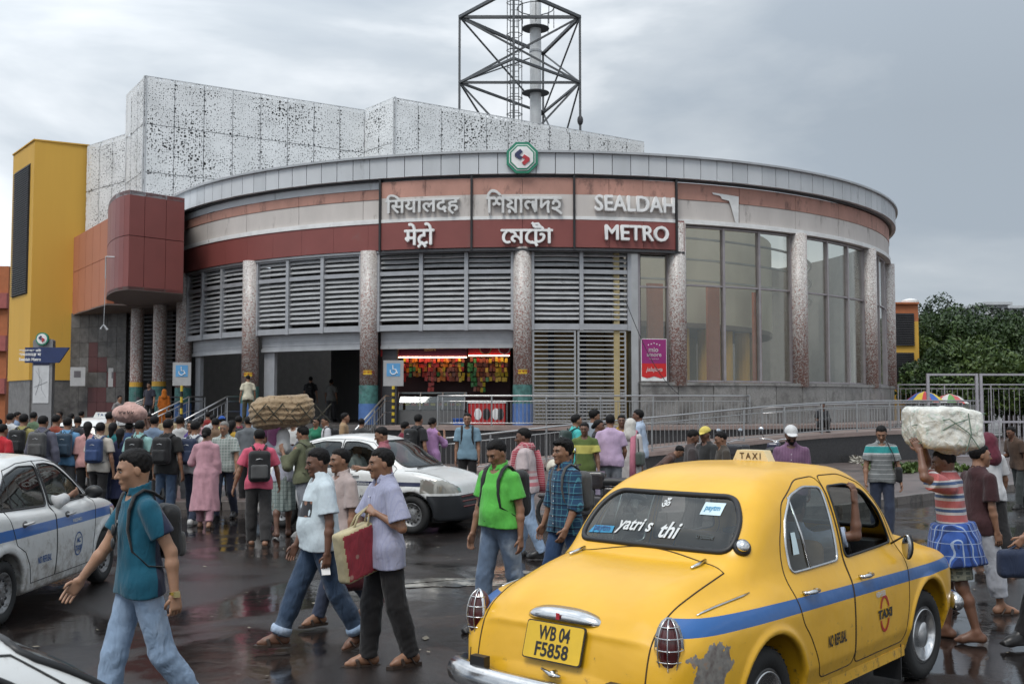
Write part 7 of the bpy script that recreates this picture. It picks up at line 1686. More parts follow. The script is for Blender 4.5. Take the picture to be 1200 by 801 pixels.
r, f = pers(617, 88, 285, 'man in a white and pink striped T-shirt with a red checked scarf over his shoulders',
	fig=Fig(dict(R=(10, 5, 4), L=(-10, 12, 4)), HANG, ((.45, -.1, -.85), (.30, .55, -.7)), head=(-10, -6), thick=1.08),
	top=dict(kind='tee', m=C('white_pink_tee', (.50, .42, .42), [('zr', .95, 1.0, (.45, .15, .17)), ('zr', 1.04, 1.08, (.45, .15, .17)), ('zr', 1.12, 1.15, (.5, .28, .28))]), sleeve=.7, hem=-.1, loose=.024), bottom=dict(kind='pants', m=LJEANS()), skin=2, h=1.70)
SCF = worn(r, 'checked_scarf', 'red and white checked scarf draped on the striped T-shirt man', 'scarf')
M_SCF = C('red_check_cotton', (.40, .06, .09), [('z', .03, 0, .008, (.5, .3, .3)), ('x', .03, 0, .008, (.5, .3, .3))])
b_ = MB()
for sx in (-1, 1): b_.tube([f.t(sx * .10, .16, .05), f.t(sx * .10, .155, .25), f.t(sx * .105, .10, .44), f.t(sx * .09, 0, .53), f.t(sx * .05, -.09, .51), f.t(0, -.12, .47)], [.045, .05, .055, .055, .055, .05], 10, sy=.45)
b_.tube([f.t(.12, -.11, .45), f.t(.13, -.16, .25), f.t(.12, -.17, .05), f.t(.13, -.16, -.10)], [.06, .06, .06, .07], 10, sy=.35); b_.build('cloth', M_SCF, SCF, smooth=True)
r, f = pers(305, 81, 345, 'man in a bright pink T-shirt with a black backpack walking away', fig=Fig(dict(L=(10, 5, 4), R=(-8, 12, 4)), ((.35, .05, -.95), (.30, .15, -.95)), ((.3, .2, -.95), (.15, .5, -.85)), head=(-10, 0)),
	top=dict(kind='tee', m=C('bright_pink_cotton', (.56, .10, .16)), sleeve=.72, hem=-.12, loose=.024), bottom=dict(kind='pants', m=C('charcoal_trousers', (.035, .033, .033)), loose=.022), skin=1, h=1.66, feet='sandal')
backpack(r, f, M_BLKN, 'black backpack with grey pocket on the man in bright pink', M_GREYN, size=1.05, low=.04)
r, f = pers(333, 76, 345, 'porter in a pale vest and checked lungi with a huge brown bundle on his head', fig=Fig(dict(R=(12, 8, 4), L=(-10, 12, 4)), ((.85, .05, .75), (-.10, .05, 1.0)), ((.55, .3, .5), (-.25, .0, 1.0)), head=(0, 0)),
	top=dict(kind='tee', m=C('pale_lilac_vest', (.42, .44, .52)), sleeve=.5, hem=-.08), bottom=dict(kind='lungi', m=C('grey_green_check', (.26, .31, .29), [('z', .06, 0, .008, (.13, .17, .17)), ('x', .06, 0, .008, (.13, .17, .17))]), zb=.42, rx=.20, ry=.18), skin=2, h=1.64, feet='bare', hair='scarf', capc=C('pale_head_cloth', (.5, .5, .5)))
BD = worn(r, 'sack_bundle', 'big brown roped sack bundle on the head of the porter in a pale vest', 'sack bundle'); hc = f.H.translation + Vector((-.0, 0, .12))
def bun(P):
	q = P - A3(hc + Vector((-.02, 0, .27))); t_ = -.10; q = np.stack([q[:, 0] * cos(t_) - q[:, 2] * sin(t_), q[:, 1], q[:, 0] * sin(t_) + q[:, 2] * cos(t_)], 1)
	d = s_box(q, (0, 0, 0), (.50, .36, .25), .20); d = d + .018 * np.sin(q[:, 2] * 70 + 2 * np.sin(q[:, 0] * 6)) * .5 + .022 * wob(P, 9, 1) + .008 * wob(P, 30, 3); return d
V_, Q_ = sdf_mesh(bun, hc + Vector((-.75, -.55, -.2)), hc + Vector((.75, .55, .65)), .016); link('sacking', np_mesh(V_, Q_), C('brown_sacking', (.30, .215, .13), [('print', 16, .2, (.17, .11, .06)), ('fade', 2.0, .58, (.42, .37, .29))], fold=.9), BD)
b_ = MB(); c0 = hc + Vector((-.02, 0, .24))
for k in range(5):
	x0 = -.5 + .25 * k; b_.tube([c0 + Vector((x0, -.37, .13)), c0 + Vector((x0 + .12, -.375, -.02)), c0 + Vector((x0 + .24, -.35, -.14))], .009, 5); b_.tube([c0 + Vector((x0 + .24, -.36, .16)), c0 + Vector((x0 + .12, -.375, .02)), c0 + Vector((x0, -.35, -.10))], .009, 5)
b_.build('rope_net', cm('dark_rope', (.05, .045, .03), .8), BD)
r, f = pers(358, 77, 300, 'man in an olive jacket and faded grey jeans talking on a phone', fig=Fig(dict(R=(12, 5, 4), L=(-12, 12, 4)), ((.25, .35, -.8), (-.1, .5, 1.0)), ((.2, .5, -.7), (-.2, .6, .8)), head=(-10, -12)),
	top=dict(kind='shirt', m=C('olive_jacket', (.13, .14, .085)), sleeve=1.7, hem=-.10, loose=.03), bottom=dict(kind='pants', m=GREYJ()), skin=1, h=1.68, feet='sneaker')
backpack(r, f, C('olive_canvas', (.075, .08, .055)), 'olive backpack on the man in the olive jacket', size=.85)
# ---- crowd on the left, seen mostly from behind
def crowd(px, s, face, label, topc, topn, botm, bp=None, bpl=None, fig=None, z=0.0, **k):
	t = dict(kind=k.pop('kind', 'tee'), m=C(topn, topc, k.pop('pat', None)), sleeve=k.pop('sleeve', .7), hem=k.pop('hem', -.12), loose=.022)
	if k.get('skirt'): t['skirt'] = k.pop('skirt')
	h = k.pop('h', random.uniform(1.66, 1.75)) + (.05 if px < 300 and z == 0 else 0); b_ = k.pop('bot', None) or dict(kind='pants', m=botm)
	fg = fig or Fig(random.choice((STEP, dict(L=(-9, 12, 4), R=(11, 5, 4)), STAND)), ((.2, .1, -1), (.1, .35, -1)), ((.2, -.05, -1), (.12, .2, -1)), head=(random.uniform(-12, 12), random.uniform(-10, 2)))
	r, f = pers(px, s, face, label, z=z, fig=fg, top=t, bottom=b_, h=h, **k)
	if bp is not None: backpack(r, f, bp, bpl, size=1.0, res=.016)
	return r, f
crowd(243, 71, 352, 'woman in a long pale pink kurta with hair in a bun, seen from behind', (.47, .26, .30), 'pale_pink_kurta', BLACKP(), sleeve=1.7, hem=-.66, skirt=(.25, .19), hair='bun', h=1.58, skin=1, fig=Fig(dict(L=(10, 6, 3), R=(-8, 10, 3)), ((.3, .25, -.9), (-.3, .8, .3)), HANG, fem=True, head=(10, 0)), bot=dict(kind='pants', m=C('pink_trousers', (.42, .23, .27)), cut=.9), feet='sandal')
crowd(265, 66, 190, 'grey-haired man in a grey checked shirt facing the camera behind the pink kurta', (.25, .29, .27), 'grey_check_shirt', C('dark_blue_trousers', (.03, .035, .06)), kind='shirt', hair='grey', pat=[('z', .05, 0, .01, (.42, .44, .42)), ('x', .05, 0, .01, (.42, .44, .42))], skin=1, h=1.66)
crowd(229, 69, 12, 'man in a white shirt hidden by a big navy rucksack', (.48, .49, .50), 'white_shirt_cotton', DJEANS(), M_NAVYN, 'big slumping navy rucksack beside the pink kurta', h=1.68, feet='sneaker')
crowd(197, 70, 8, 'man in a black T-shirt and blue jeans with a black backpack', (.018, .018, .018), 'black_tee', JEANS(), M_BLKN, 'black backpack with grey panel on the man in black', h=1.70, feet='sneaker')
crowd(164, 68, 4, 'man in a mint green shirt with a black backpack', (.24, .42, .40), 'mint_shirt', DJEANS(), M_BLKN, 'black backpack on the mint green shirt', kind='shirt', h=1.68)
crowd(142, 65, 350, 'woman wrapped in a dark navy dress in the left crowd', (.014, .018, .05), 'navy_dress', BLACKP(), sleeve=1.8, hem=-.6, skirt=(.25, .2), hair='long', h=1.52, feet='sandal', fig=Fig(STEP, HANG, HANG, fem=True))
crowd(118, 66, 5, 'youth in a cream shirt with a blue backpack', (.45, .41, .36), 'cream_shirt', BLACKP(), M_BLUEN, 'bright blue backpack on the cream shirt', h=1.64)
crowd(104, 62, 345, 'woman in a pink top with a long dark ponytail', (.52, .28, .27), 'salmon_top', BLACKP(), sleeve=1.0, hair='long', h=1.62, fig=Fig(STAND, HANG, HANG, fem=True))
crowd(80, 62, 355, 'man in a light blue shirt with a slate blue backpack', (.12, .27, .45), 'light_blue_shirt', GREYP(), C('slate_blue_nylon', (.03, .055, .085), rough=.6), 'slate blue backpack on the light blue shirt', h=1.70)
crowd(51, 64, 0, 'man in a grey violet shirt with a grey backpack, just beyond the left taxi', (.10, .10, .135), 'grey_violet_shirt', GREYP(), M_GREYN, 'worn grey backpack on the grey violet shirt', h=1.74, kind='shirt', sleeve=1.8)
crowd(28, 60, 5, 'man in an olive yellow shirt with a black backpack', (.27, .24, .09), 'olive_yellow_shirt', BLACKP(), M_BLKN, 'black backpack on the olive yellow shirt', h=1.76)
crowd(3, 66, 20, 'man in a red T-shirt at the left picture edge', (.42, .02, .03), 'red_tee', DJEANS(), h=1.60)
crowd(13, 50, 0, 'man in a white shirt farther back at the left edge', (.45, .46, .46), 'white_shirt_cotton', GREYP(), h=1.74)
crowd(0, 52, 340, 'man in a dark blue shirt behind the red T-shirt', (.03, .05, .11), 'dark_blue_shirt', GREYP(), h=1.62)
crowd(129, 54, 10, 'man in a beige T-shirt beyond the blue backpack', (.27, .21, .14), 'beige_tee', GREYP(), h=1.78, skin=1)
r, f = crowd(152, 58, 0, 'porter in a blue shirt with a pink cloth bundle on his head', (.035, .07, .16), 'porter_blue_shirt', BLACKP(), h=1.60, skin=2, fig=Fig(STEP, UPH, UPH))
BD = worn(r, 'cloth_bundle', 'round pink cloth bundle with dark lettering carried on a head in the crowd', 'bundle'); hc = f.H.translation + Vector((0, 0, .12))
def pb(P):
	q = P - A3(hc + Vector((0, 0, .17))); return smin(s_ell(q, (0, 0, 0), (.36, .28, .20)), s_ell(q, (0, 0, .19), (.12, .07, .06)), .06) + .016 * wob(P, 13, 2) + .008 * wob(P, 31, 5)
V_, Q_ = sdf_mesh(pb, hc + Vector((-.5, -.4, -.15)), hc + Vector((.5, .4, .5)), .018); link('cloth', np_mesh(V_, Q_), C('pink_bundle_cloth', (.48, .30, .26), fold=.9), BD)
b_ = MB()
for x in (-.12, -.04, .05, .13): b_.tube([hc + Vector((x, -.29, .23)), hc + Vector((x + .02, -.295, .17)), hc + Vector((x + .05, -.285, .22))], .01, 5)
b_.build('painted_letters', M_BLACK, BD)
crowd(175, 56, 178, 'dark-haired man coming down towards the camera beside the pink bundle', (.16, .13, .11), 'brown_shirt', GREYP(), h=1.76, skin=2)
crowd(213, 50, 0, 'woman in a red kurta at the foot of the steps', (.42, .04, .07), 'red_kurta', BLACKP(), sleeve=1.5, hem=-.4, skirt=(.24, .18), hair='long', h=1.62, fig=Fig(STEP, HANG, HANG, fem=True))
crowd(226, 58, 185, 'girl in a violet top facing the camera above the navy rucksack', (.09, .06, .22), 'violet_top', DJEANS(), hair='short', h=1.62, fig=Fig(STAND, HANG, HANG, fem=True))
crowd(236, 46, 350, 'woman in a pale pink top on the lower steps', (.48, .28, .30), 'rose_top', GREYP(), hair='bun', h=1.6, fig=Fig(STEP, HANG, HANG, fem=True))
crowd(261, 50, 340, 'boy in a pale yellow shirt and blue cap', (.50, .47, .16), 'pale_yellow_shirt', LJEANS(), hair='cap', capc=C('blue_cap_cloth', (.02, .08, .32)), h=1.66)
crowd(281, 50, 330, 'man in a maroon and orange shirt climbing the steps', (.22, .03, .06), 'maroon_orange_shirt', BLACKP(), M_BLKN, 'black backpack on the maroon and orange shirt', h=1.68)
crowd(250, 44, 0, 'person in white on the lower steps behind the crowd', (.42, .42, .43), 'off_white_top', GREYP(), h=1.66)
crowd(20, 41, 60, 'man in a blue and white checked shirt by the grey granite base', (.16, .22, .32), 'blue_white_check', BLACKP(), h=1.72)
crowd(72, 38, 200, 'man in a brown shirt by the slate wall behind the hatchback', (.12, .08, .06), 'dull_brown_shirt', BLACKP(), h=1.72, skin=2)
crowd(84, 38, 20, 'woman in black by the slate wall', (.014, .014, .016), 'black_kurta', BLACKP(), sleeve=1.6, hair='long', hem=-.5, skirt=(.24, .18), h=1.64, fig=Fig(STAND, HANG, HANG, fem=True))
crowd(96, 37, 0, 'man in a dark blue T-shirt by the slate wall', (.02, .025, .05), 'dark_blue_tee', BLACKP(), h=1.72)
crowd(346, 52, 200, 'young man in a white T-shirt with a dark strap beyond the white sedan', (.50, .50, .49), 'white_tee_two', BLACKP(), h=1.70, skin=1, fig=Fig(STEP, HANG, HANG, head=(20, 0)))
crowd(384, 50, 250, 'man in a white shirt with a black strap beyond the roof of the white sedan', (.48, .48, .50), 'white_shirt_three', BLACKP(), M_BLKN, 'black backpack beyond the roof of the white sedan', h=1.72)
crowd(424, 48, 0, 'person whose dark head shows above the roof of the white sedan', (.05, .05, .05), 'dark_grey_top', BLACKP(), h=1.64)
crowd(473, 58, 60, 'man in a dark red shirt bending beyond the white sedan', (.16, .02, .035), 'dark_red_shirt', BLACKP(), h=1.66)
def clone(src, px, s, face, label, cols, z=0.0, k=1.0):
	KD_ = KIDS(); c = copy_tree(src, None, KD_); x, y = at_s(px, s); c.location = (x, y, z); c.rotation_euler = (0, 0, R_(-face)); c.scale = tuple(v * k for v in src.scale); c['label'] = label
	for o in [q for q in COL.objects if q.parent == c]:
		m = cols.get(o.name.split('.')[0])
		if m is not None: o.material_slots[0].link = 'OBJECT'; o.material_slots[0].material = m
	return c
def bylabel(t): return [o for o in COL.objects if o.get('category') == 'person' and t in o['label']][0]
sA, sB, sC, sW, sK = bylabel('mint green'), bylabel('beige T-shirt'), bylabel('olive yellow'), bylabel('salmon') if False else bylabel('pink top with a long'), bylabel('red kurta')
for src, px, s_, face, lb, cl, k_ in (
	(sB, 66, 56, 10, 'man in a rust red shirt between the grey violet and light blue shirts', dict(shirt=C('rust_red_shirt', (.22, .05, .03))), .97),
	(sA, 92, 53, 350, 'man in a charcoal shirt behind the pink top with the ponytail', dict(shirt=C('charcoal_shirt', (.04, .04, .045))), 1.0),
	(sW, 133, 60, 5, 'woman in a teal top beside the navy dress', dict(shirt=C('teal_top', (.02, .14, .15)), trousers=C('navy_trousers', (.02, .025, .06))), .98),
	(sC, 181, 60, 12, 'man in a dusty blue shirt between the mint shirt and the black T-shirt', dict(shirt=C('dusty_blue_shirt', (.14, .19, .27))), .98),
	(sB, 212, 58, 345, 'man in a white vest beyond the black T-shirt', dict(shirt=C('white_vest', (.46, .46, .45))), .96),
	(sA, 253, 56, 0, 'man in a brown checked shirt behind the pink kurta', dict(shirt=C('brown_check_shirt', (.17, .11, .07))), .99),
	(sK, 272, 57, 12, 'woman in a mustard kurta near the foot of the steps', dict(kurta=C('mustard_kurta', (.40, .25, .04))), 1.0),
	(sC, 292, 58, 350, 'man in a steel grey T-shirt left of the bright pink T-shirt', dict(shirt=C('steel_grey_tee', (.12, .13, .14))), .97),
	(sB, 40, 47, 0, 'man in a faded green shirt far back at the left', dict(shirt=C('faded_green_shirt', (.10, .15, .09))), .98),
	(sA, 110, 46, 15, 'man in a navy shirt right of the hatchback', dict(shirt=C('navy_shirt_far', (.02, .03, .08))), .98),
	(sK, 160, 46, 350, 'woman in a violet kurta beyond the pink bundle', dict(kurta=C('violet_kurta', (.14, .05, .18))), 1.0),
	(sB, 198, 46, 0, 'man in a sand coloured shirt near the steps', dict(shirt=C('sand_shirt', (.33, .26, .16))), .98),
	(sC, 244, 41, 10, 'man in a red and black shirt low on the steps', dict(shirt=C('red_black_shirt', (.20, .02, .02))), .98),
	(sA, 300, 46, 330, 'man in an ash blue shirt right of the steps', dict(shirt=C('ash_blue_shirt', (.20, .25, .30))), .98),
	(sB, 322, 50, 20, 'man in a dark plum shirt behind the brown bundle', dict(shirt=C('plum_shirt', (.08, .02, .06))), .98),
	(sK, 372, 47, 200, 'woman in an emerald kurta beyond the white sedan', dict(kurta=C('emerald_kurta', (.02, .16, .09))), 1.0),
	(sC, 403, 47, 90, 'man in a tan shirt beyond the roof of the white sedan', dict(shirt=C('tan_shirt', (.30, .20, .11))), .98)):
	clone(src, px, s_, face, lb, cl, 0, k_)
crowd(140, 33, 120, 'man in a grey shirt with a bag on the steps under the canopy', (.18, .17, .17), 'grey_shirt_steps', BLACKP(), z=.62, h=1.66)
crowd(193, 30.5, 350, 'woman in an orange sari climbing the steps under the canopy', (.55, .15, .02), 'orange_sari', BLACKP(), z=.95, sleeve=1.5, hem=-.7, skirt=(.28, .2), hair='scarf', capc=C('orange_sari_end', (.58, .17, .02)), h=1.6, fig=Fig(STEP, HANG, HANG, fem=True))
crowd(176, 31, 200, 'man in dark clothes on the steps beside the orange sari', (.03, .03, .045), 'dark_clothes', BLACKP(), z=1.1, h=1.7)
crowd(291, 33, 330, 'man in a cream shirt at the top of the steps by the second column', (.58, .54, .42), 'cream_shirt_top', C('olive_trousers', (.07, .065, .04)), z=1.3, h=1.7)
crowd(364, 30, 0, 'man in a black and white jacket inside the dark hall', (.03, .03, .035), 'black_jacket', C('dark_blue_trousers', (.03, .035, .06)), M_BLKN, 'dark backpack inside the hall', z=1.3, h=1.74)
crowd(388, 29, 10, 'person in pale clothes with a bag inside the dark hall', (.25, .25, .24), 'pale_grey_top', GREYP(), z=1.3, h=1.66)
crowd(455, 31.5, 90, 'man in dark clothes beside the kiosk under the access sign', (.04, .04, .05), 'dark_shirt_kiosk', C('blue_trousers', (.04, .09, .22)), z=1.3, h=1.7)
crowd(451, 80, 268, 'man in a dusty rose shirt and black trousers in front of the white sedan windscreen', (.30, .10, .12), 'dusty_rose_shirt', BLACKP(), kind='shirt', h=1.68, skin=1, fig=Fig(dict(R=(8, 5, 3), L=(-6, 8, 3)), ((.2, .3, -.9), (-.1, .8, .1)), HANG, head=(0, -18)))
crowd(489, 59, 40, 'man in black with a big black backpack beside the lavender kurta', (.02, .02, .022), 'black_tee_two', GREYP(), M_BLKN, 'big black backpack beside the lavender kurta', z=.13, h=1.68)
crowd(506, 58, 30, 'woman in a lavender kurta holding a phone to her ear', (.36, .20, .38), 'lavender_kurta', C('lavender_trousers', (.32, .18, .34)), sleeve=1.4, hem=-.62, skirt=(.25, .19), hair='bun', z=.13, h=1.60, fig=Fig(STAND, HANG, PHONE, fem=True, head=(0, -10)))
r, f = crowd(548, 61, 182, 'man in a sky blue polo with backpack straps standing before the lower railing', (.17, .27, .34), 'sky_blue_polo', BLACKP(), M_BLKN, 'dark backpack on the sky blue polo', kind='polo', z=.13, h=1.70, skin=1, fig=Fig(STAND, HANG, HANG), belt=None) if False else crowd(548, 61, 182, 'man in a sky blue polo with backpack straps standing before the lower railing', (.17, .27, .34), 'sky_blue_polo', BLACKP(), M_BLKN, 'dark backpack on the sky blue polo', kind='polo', z=.13, h=1.70, skin=1, fig=Fig(STAND, HANG, HANG))
crowd(673, 65, 70, 'man in a turquoise T-shirt with a dark green backpack', (.06, .42, .40), 'turquoise_tee', DJEANS(), C('dark_green_nylon', (.03, .05, .045), rough=.6), 'dark green backpack on the turquoise T-shirt', z=.13, h=1.70)
crowd(694, 60, 90, 'man in a grey shirt and dark cap in the waiting group', (.22, .25, .28), 'blue_grey_shirt', BLACKP(), z=.13, h=1.76, hair='curly')
crowd(685, 70, 190, 'boy in a green and yellow T-shirt facing the camera', (.10, .14, .04), 'green_yellow_tee', BLACKP(), pat=[('zr', 1.15, 1.3, (.5, .45, .12))], z=.13, h=1.58, skin=2)
crowd(699, 66, 110, 'woman in a black top and pale lilac skirt', (.014, .014, .016), 'black_top', BLACKP(), z=.13, h=1.60, hair='bun', skin=2, bot=dict(kind='skirt', m=C('lilac_skirt', (.42, .37, .50)), zb=.18, rx=.25, ry=.2), fig=Fig(STAND, HANG, PHONE, fem=True))
crowd(715, 69, 0, 'broad man in a lavender T-shirt and grey jeans seen from behind', (.46, .34, .48), 'lavender_tee', GREYJ(), z=.13, h=1.70, fig=Fig(STAND, ((.25, .1, -1), (-.1, .5, -.7)), ((.25, .1, -1), (-.1, .5, -.7)), thick=1.15))
crowd(728, 60, 185, 'dark-haired woman facing the camera behind the lavender T-shirt', (.35, .22, .05), 'mustard_top', BLACKP(), z=.13, h=1.66, skin=2, fig=Fig(STAND, HANG, HANG, fem=True))
r, f = crowd(738, 66, 25, 'woman with a white headscarf, pale kurta and pink shawl', (.48, .46, .45), 'pale_kurta', C('pale_trousers', (.45, .43, .42)), z=.13, sleeve=1.7, hem=-.62, skirt=(.26, .19), hair='scarf', capc=C('white_headscarf', (.52, .50, .46)), h=1.62, fig=Fig(STAND, HANG, HANG, fem=True))
HB = worn(r, 'shoulder_bag', 'grey green shoulder bag of the woman with the white headscarf', 'bag'); c_ = f.t(.21, -.05, .02); V_, Q_ = sdf_mesh(lambda P: s_box(P, c_, (.06, .15, .13), .05), c_ + Vector((-.25, -.3, -.3)), c_ + Vector((.25, .3, .3)), .02); link('bag_body', np_mesh(V_, Q_), C('grey_green_leather', (.08, .10, .085), rough=.5), HB); MB().tube([c_ + Vector((0, -.1, .1)), f.t(.15, -.03, .50), c_ + Vector((0, .1, .1))], .012, 6).build('strap', M_BLKN, HB)
MB().tube([f.t(.13, .10, .40), f.t(.10, 0, .53), f.t(.09, -.12, .42), f.t(.10, -.16, .0), f.t(.11, -.17, -.5)], [.04, .05, .055, .06, .07], 8, sy=.4).build('shawl', C('pink_shawl', (.50, .18, .24)), r, smooth=True)
crowd(750, 62, 290, 'man in a light blue checked shirt at the right of the waiting group', (.38, .46, .58), 'light_blue_check', GREYP(), kind='shirt', sleeve=1.8, z=.13, h=1.78, skin=2)
crowd(808, 77, 95, 'man with short dark hair bending his head beyond the taxi roof', (.05, .04, .04), 'dark_shirt_roof', BLACKP(), h=1.62, skin=2, fig=Fig(STAND, HANG, HANG, head=(0, -25)))
crowd(828, 74, 240, 'man in a yellow cap beyond the taxi roof', (.03, .03, .03), 'black_shirt_roof', BLACKP(), h=1.66, skin=2, hair='cap', capc=C('yellow_cap_cloth', (.62, .50, .12)))
crowd(847, 78, 265, 'man in profile right of the yellow cap beyond the taxi roof', (.06, .05, .04), 'brown_shirt_roof', BLACKP(), h=1.60, skin=1, fig=Fig(STAND, HANG, HANG, head=(0, -15)))
crowd(769, 66, 100, 'crouching person whose bent back shows beyond the taxi roof', (.09, .05, .04), 'rust_brown_shirt', BLACKP(), h=1.44, fig=Fig(STAND, HANG, HANG, lean=45))
r, f = pers(926, 86, 195, 'bearded man in a white cap and purple shirt beyond the taxi roof', fig=Fig(STAND, HANG, HANG, head=(-10, -14), thick=1.1), top=dict(kind='shirt', m=C('purple_striped_shirt', (.14, .07, .13), [('x', .02, 0, .006, (.22, .13, .2)), ('yr', -.3, .0, (.02, .02, .04))]), sleeve=1.8, hem=-.15), bottom=dict(kind='pants', m=BLACKP()), skin=2, hair='cap', capc=C('white_cap_cloth', (.56, .56, .56)), beard=1, h=1.72)
r, f = pers(1031, 77, 192, 'man in a grey striped polo with teal shoulders and a black sling bag', fig=Fig(STAND, ((.22, .05, -1), (.1, .3, -.9)), ((.2, .1, -1), (.05, .3, -.95)), head=(8, -22)), top=dict(kind='polo', m=C('grey_stripe_polo', (.17, .18, .18), [('z', .07, 0, .008, (.42, .42, .42)), ('zr', 1.30, 1.40, (.03, .25, .25)), ('zr', 1.28, 1.30, (.5, .5, .5))]), sleeve=.68, hem=-.10), bottom=dict(kind='pants', m=DJEANS()), skin=1, h=1.68)
SB_ = worn(r, 'sling_bag', 'black sling bag on the man in the grey striped polo', 'bag'); c_ = f.t(-.24, .0, .02); V_, Q_ = sdf_mesh(lambda P: s_box(P, c_, (.05, .13, .12), .04), c_ + Vector((-.2, -.3, -.3)), c_ + Vector((.2, .3, .3)), .02); link('bag_body', np_mesh(V_, Q_), M_BLKN, SB_); MB().tube([c_ + Vector((.02, .06, .1)), f.t(-.15, .12, .35), f.t(-.07, .03, .53), f.t(-.12, -.12, .4), c_ + Vector((.02, -.06, .1))], .014, 6, sy=.5).build('strap', M_BLKN, SB_, smooth=True)
r, f = pers(1113, 134, 292, 'porter in a red striped shirt and blue lungi with a white sack on his head',
	fig=Fig(dict(R=(8, 6, 3), L=(-8, 8, 3)), ((.55, .60, .35), (-.35, .05, .95), (-.2, .3, .8)), ((.5, .5, .55), (-.35, .1, .9)), lean=5, head=(0, -10)),
	top=dict(kind='tee', m=C('red_blue_stripe_tee', (.40, .11, .11), [('z', .125, .0, .024, (.45, .43, .43)), ('z', .125, -.024, .026, (.05, .09, .19)), ('z', .125, -.05, .014, (.45, .43, .43))]), sleeve=.75, hem=-.05, loose=.03), bottom=dict(kind='shorts', m=C('green_check_shorts', (.10, .11, .09), [('z', .04, 0, .012, (.22, .22, .17)), ('x', .04, 0, .012, (.22, .22, .17))]), cut=.85, loose=.03), skin=2, h=1.64, feet='bare')
def wrap_(P):
	q = f.loc(P); ph = np.arctan2(q[:, 0], q[:, 1]); a = np.interp(q[:, 2], (-.26, -.05, .10), (.26, .25, .21)) * (1 + .03 * np.sin(ph * 9 + q[:, 2] * 12)); b = np.interp(q[:, 2], (-.26, -.05, .10), (.25, .22, .18)) * (1 + .04 * np.sin(ph * 7 - q[:, 2] * 9))
	d = (np.sqrt((q[:, 0] / a) ** 2 + (q[:, 1] / b) ** 2) - 1) * .13; d = smax(d, np.abs(q[:, 2] + .09) - .19, .02); return d + .005 * wob(P, 25, 3)
V_, Q_ = sdf_mesh(wrap_, (-.4, -.4, .4), (.4, .4, 1.3), .011); link('lungi', np_mesh(V_, Q_), C('blue_check_lungi', (.035, .09, .33), [('x', .05, 0, .006, (.30, .38, .52)), ('x', .05, .02, .012, (.02, .04, .14)), ('z', .11, 0, .007, (.25, .32, .48))]), r)
SKB = worn(r, 'white_sack', 'huge crumpled white plastic sack tied with cord on the head of the porter', 'sack'); hc = f.H.translation + Vector((.0, 0, .11))
rz_ = r.rotation_euler[2]
def wd(x, y, z): c_, s_ = cos(-rz_), sin(-rz_); return hc + Vector((x * c_ - y * s_, x * s_ + y * c_, z))   # world-aligned offsets
def sk(P):
	o = P - A3(hc); c_, s_ = cos(rz_), sin(rz_); q = np.stack([o[:, 0] * c_ - o[:, 1] * s_ + .04, o[:, 0] * s_ + o[:, 1] * c_, o[:, 2] - .16], 1)
	d = s_box(q, (.03, 0, .04), (.29, .25, .185), .05); d = smax(d, (-q[:, 0] * .75 - q[:, 2] * .55) - .235, .05); d = smax(d, (q[:, 0] * .5 + q[:, 2] * .85) - .30, .05); d = smin(d, s_ell(q, (.10, 0, -.10), (.17, .2, .12)), .06)
	return d + .012 * wob(P, 12, 1) + .014 * np.abs(wob(P, 20, 4)) + .008 * np.abs(wob(P, 43, 2)) - .004 * np.abs(np.sin(q[:, 0] * 30 + q[:, 2] * 22 + 3 * np.sin(q[:, 1] * 9)))
V_, Q_ = sdf_mesh(sk, hc + Vector((-.55, -.55, -.2)), hc + Vector((.55, .55, .6)), .011)
m_, nt_, b2_ = NM('crumpled_white_plastic'); tc_ = N(nt_, 'ShaderNodeTexCoord'); n_ = N(nt_, 'ShaderNodeTexNoise', ins={'Scale': 5, 'Detail': 5, 'Distortion': 2.5}); nt_.links.new(tc_.outputs['Object'], n_.inputs['Vector'])
rp2 = ramp(nt_, [(.3, (.58, .57, .51)), (.55, (.72, .72, .67)), (.60, (.48, .57, .48)), (.65, (.70, .70, .66))]); nt_.links.new(n_.outputs[0], rp2.inputs[0]); nt_.links.new(rp2.outputs[0], b2_.inputs['Base Color']); b2_.inputs['Roughness'].default_value = .32
n2_ = N(nt_, 'ShaderNodeTexNoise', ins={'Scale': 11, 'Detail': 6, 'Distortion': 1.5}); nt_.links.new(tc_.outputs['Object'], n2_.inputs['Vector']); bp_ = N(nt_, 'ShaderNodeBump', ins={'Strength': .8, 'Distance': .02}); nt_.links.new(n2_.outputs[0], bp_.inputs['Height']); nt_.links.new(bp_.outputs[0], b2_.inputs['Normal'])
link('sack_body', np_mesh(V_, Q_), m_, SKB); b_ = MB(); b_.tube([wd(-.34, -.16, .22), wd(-.05, -.275, .28), wd(.12, -.265, .16), wd(.22, -.25, .02)], .005, 5); b_.tube([wd(.12, -.265, .33), wd(.14, -.275, .15), wd(.10, -.26, .0)], .005, 5); b_.tube([wd(.30, -.2, .33), wd(.0, -.27, .24), wd(-.3, -.2, .06)], .005, 5); b_.build('cord', cm('green_cord', (.10, .16, .12), .6), SKB)
r, f = pers(1142, 119, 75, 'man in a dark maroon top and white cropped trousers half hidden behind the sack porter', fig=Fig(dict(R=(14, 5, 3), L=(-16, 14, 3)), HANG, HANG, head=(20, 0)), top=dict(kind='tee', m=C('dark_maroon_top', (.045, .018, .02)), sleeve=.8, hem=-.14), bottom=dict(kind='pants', m=C('white_trousers', (.45, .46, .50)), cut=.72, loose=.03), skin=1, h=1.64, feet='sandal', res=.013)
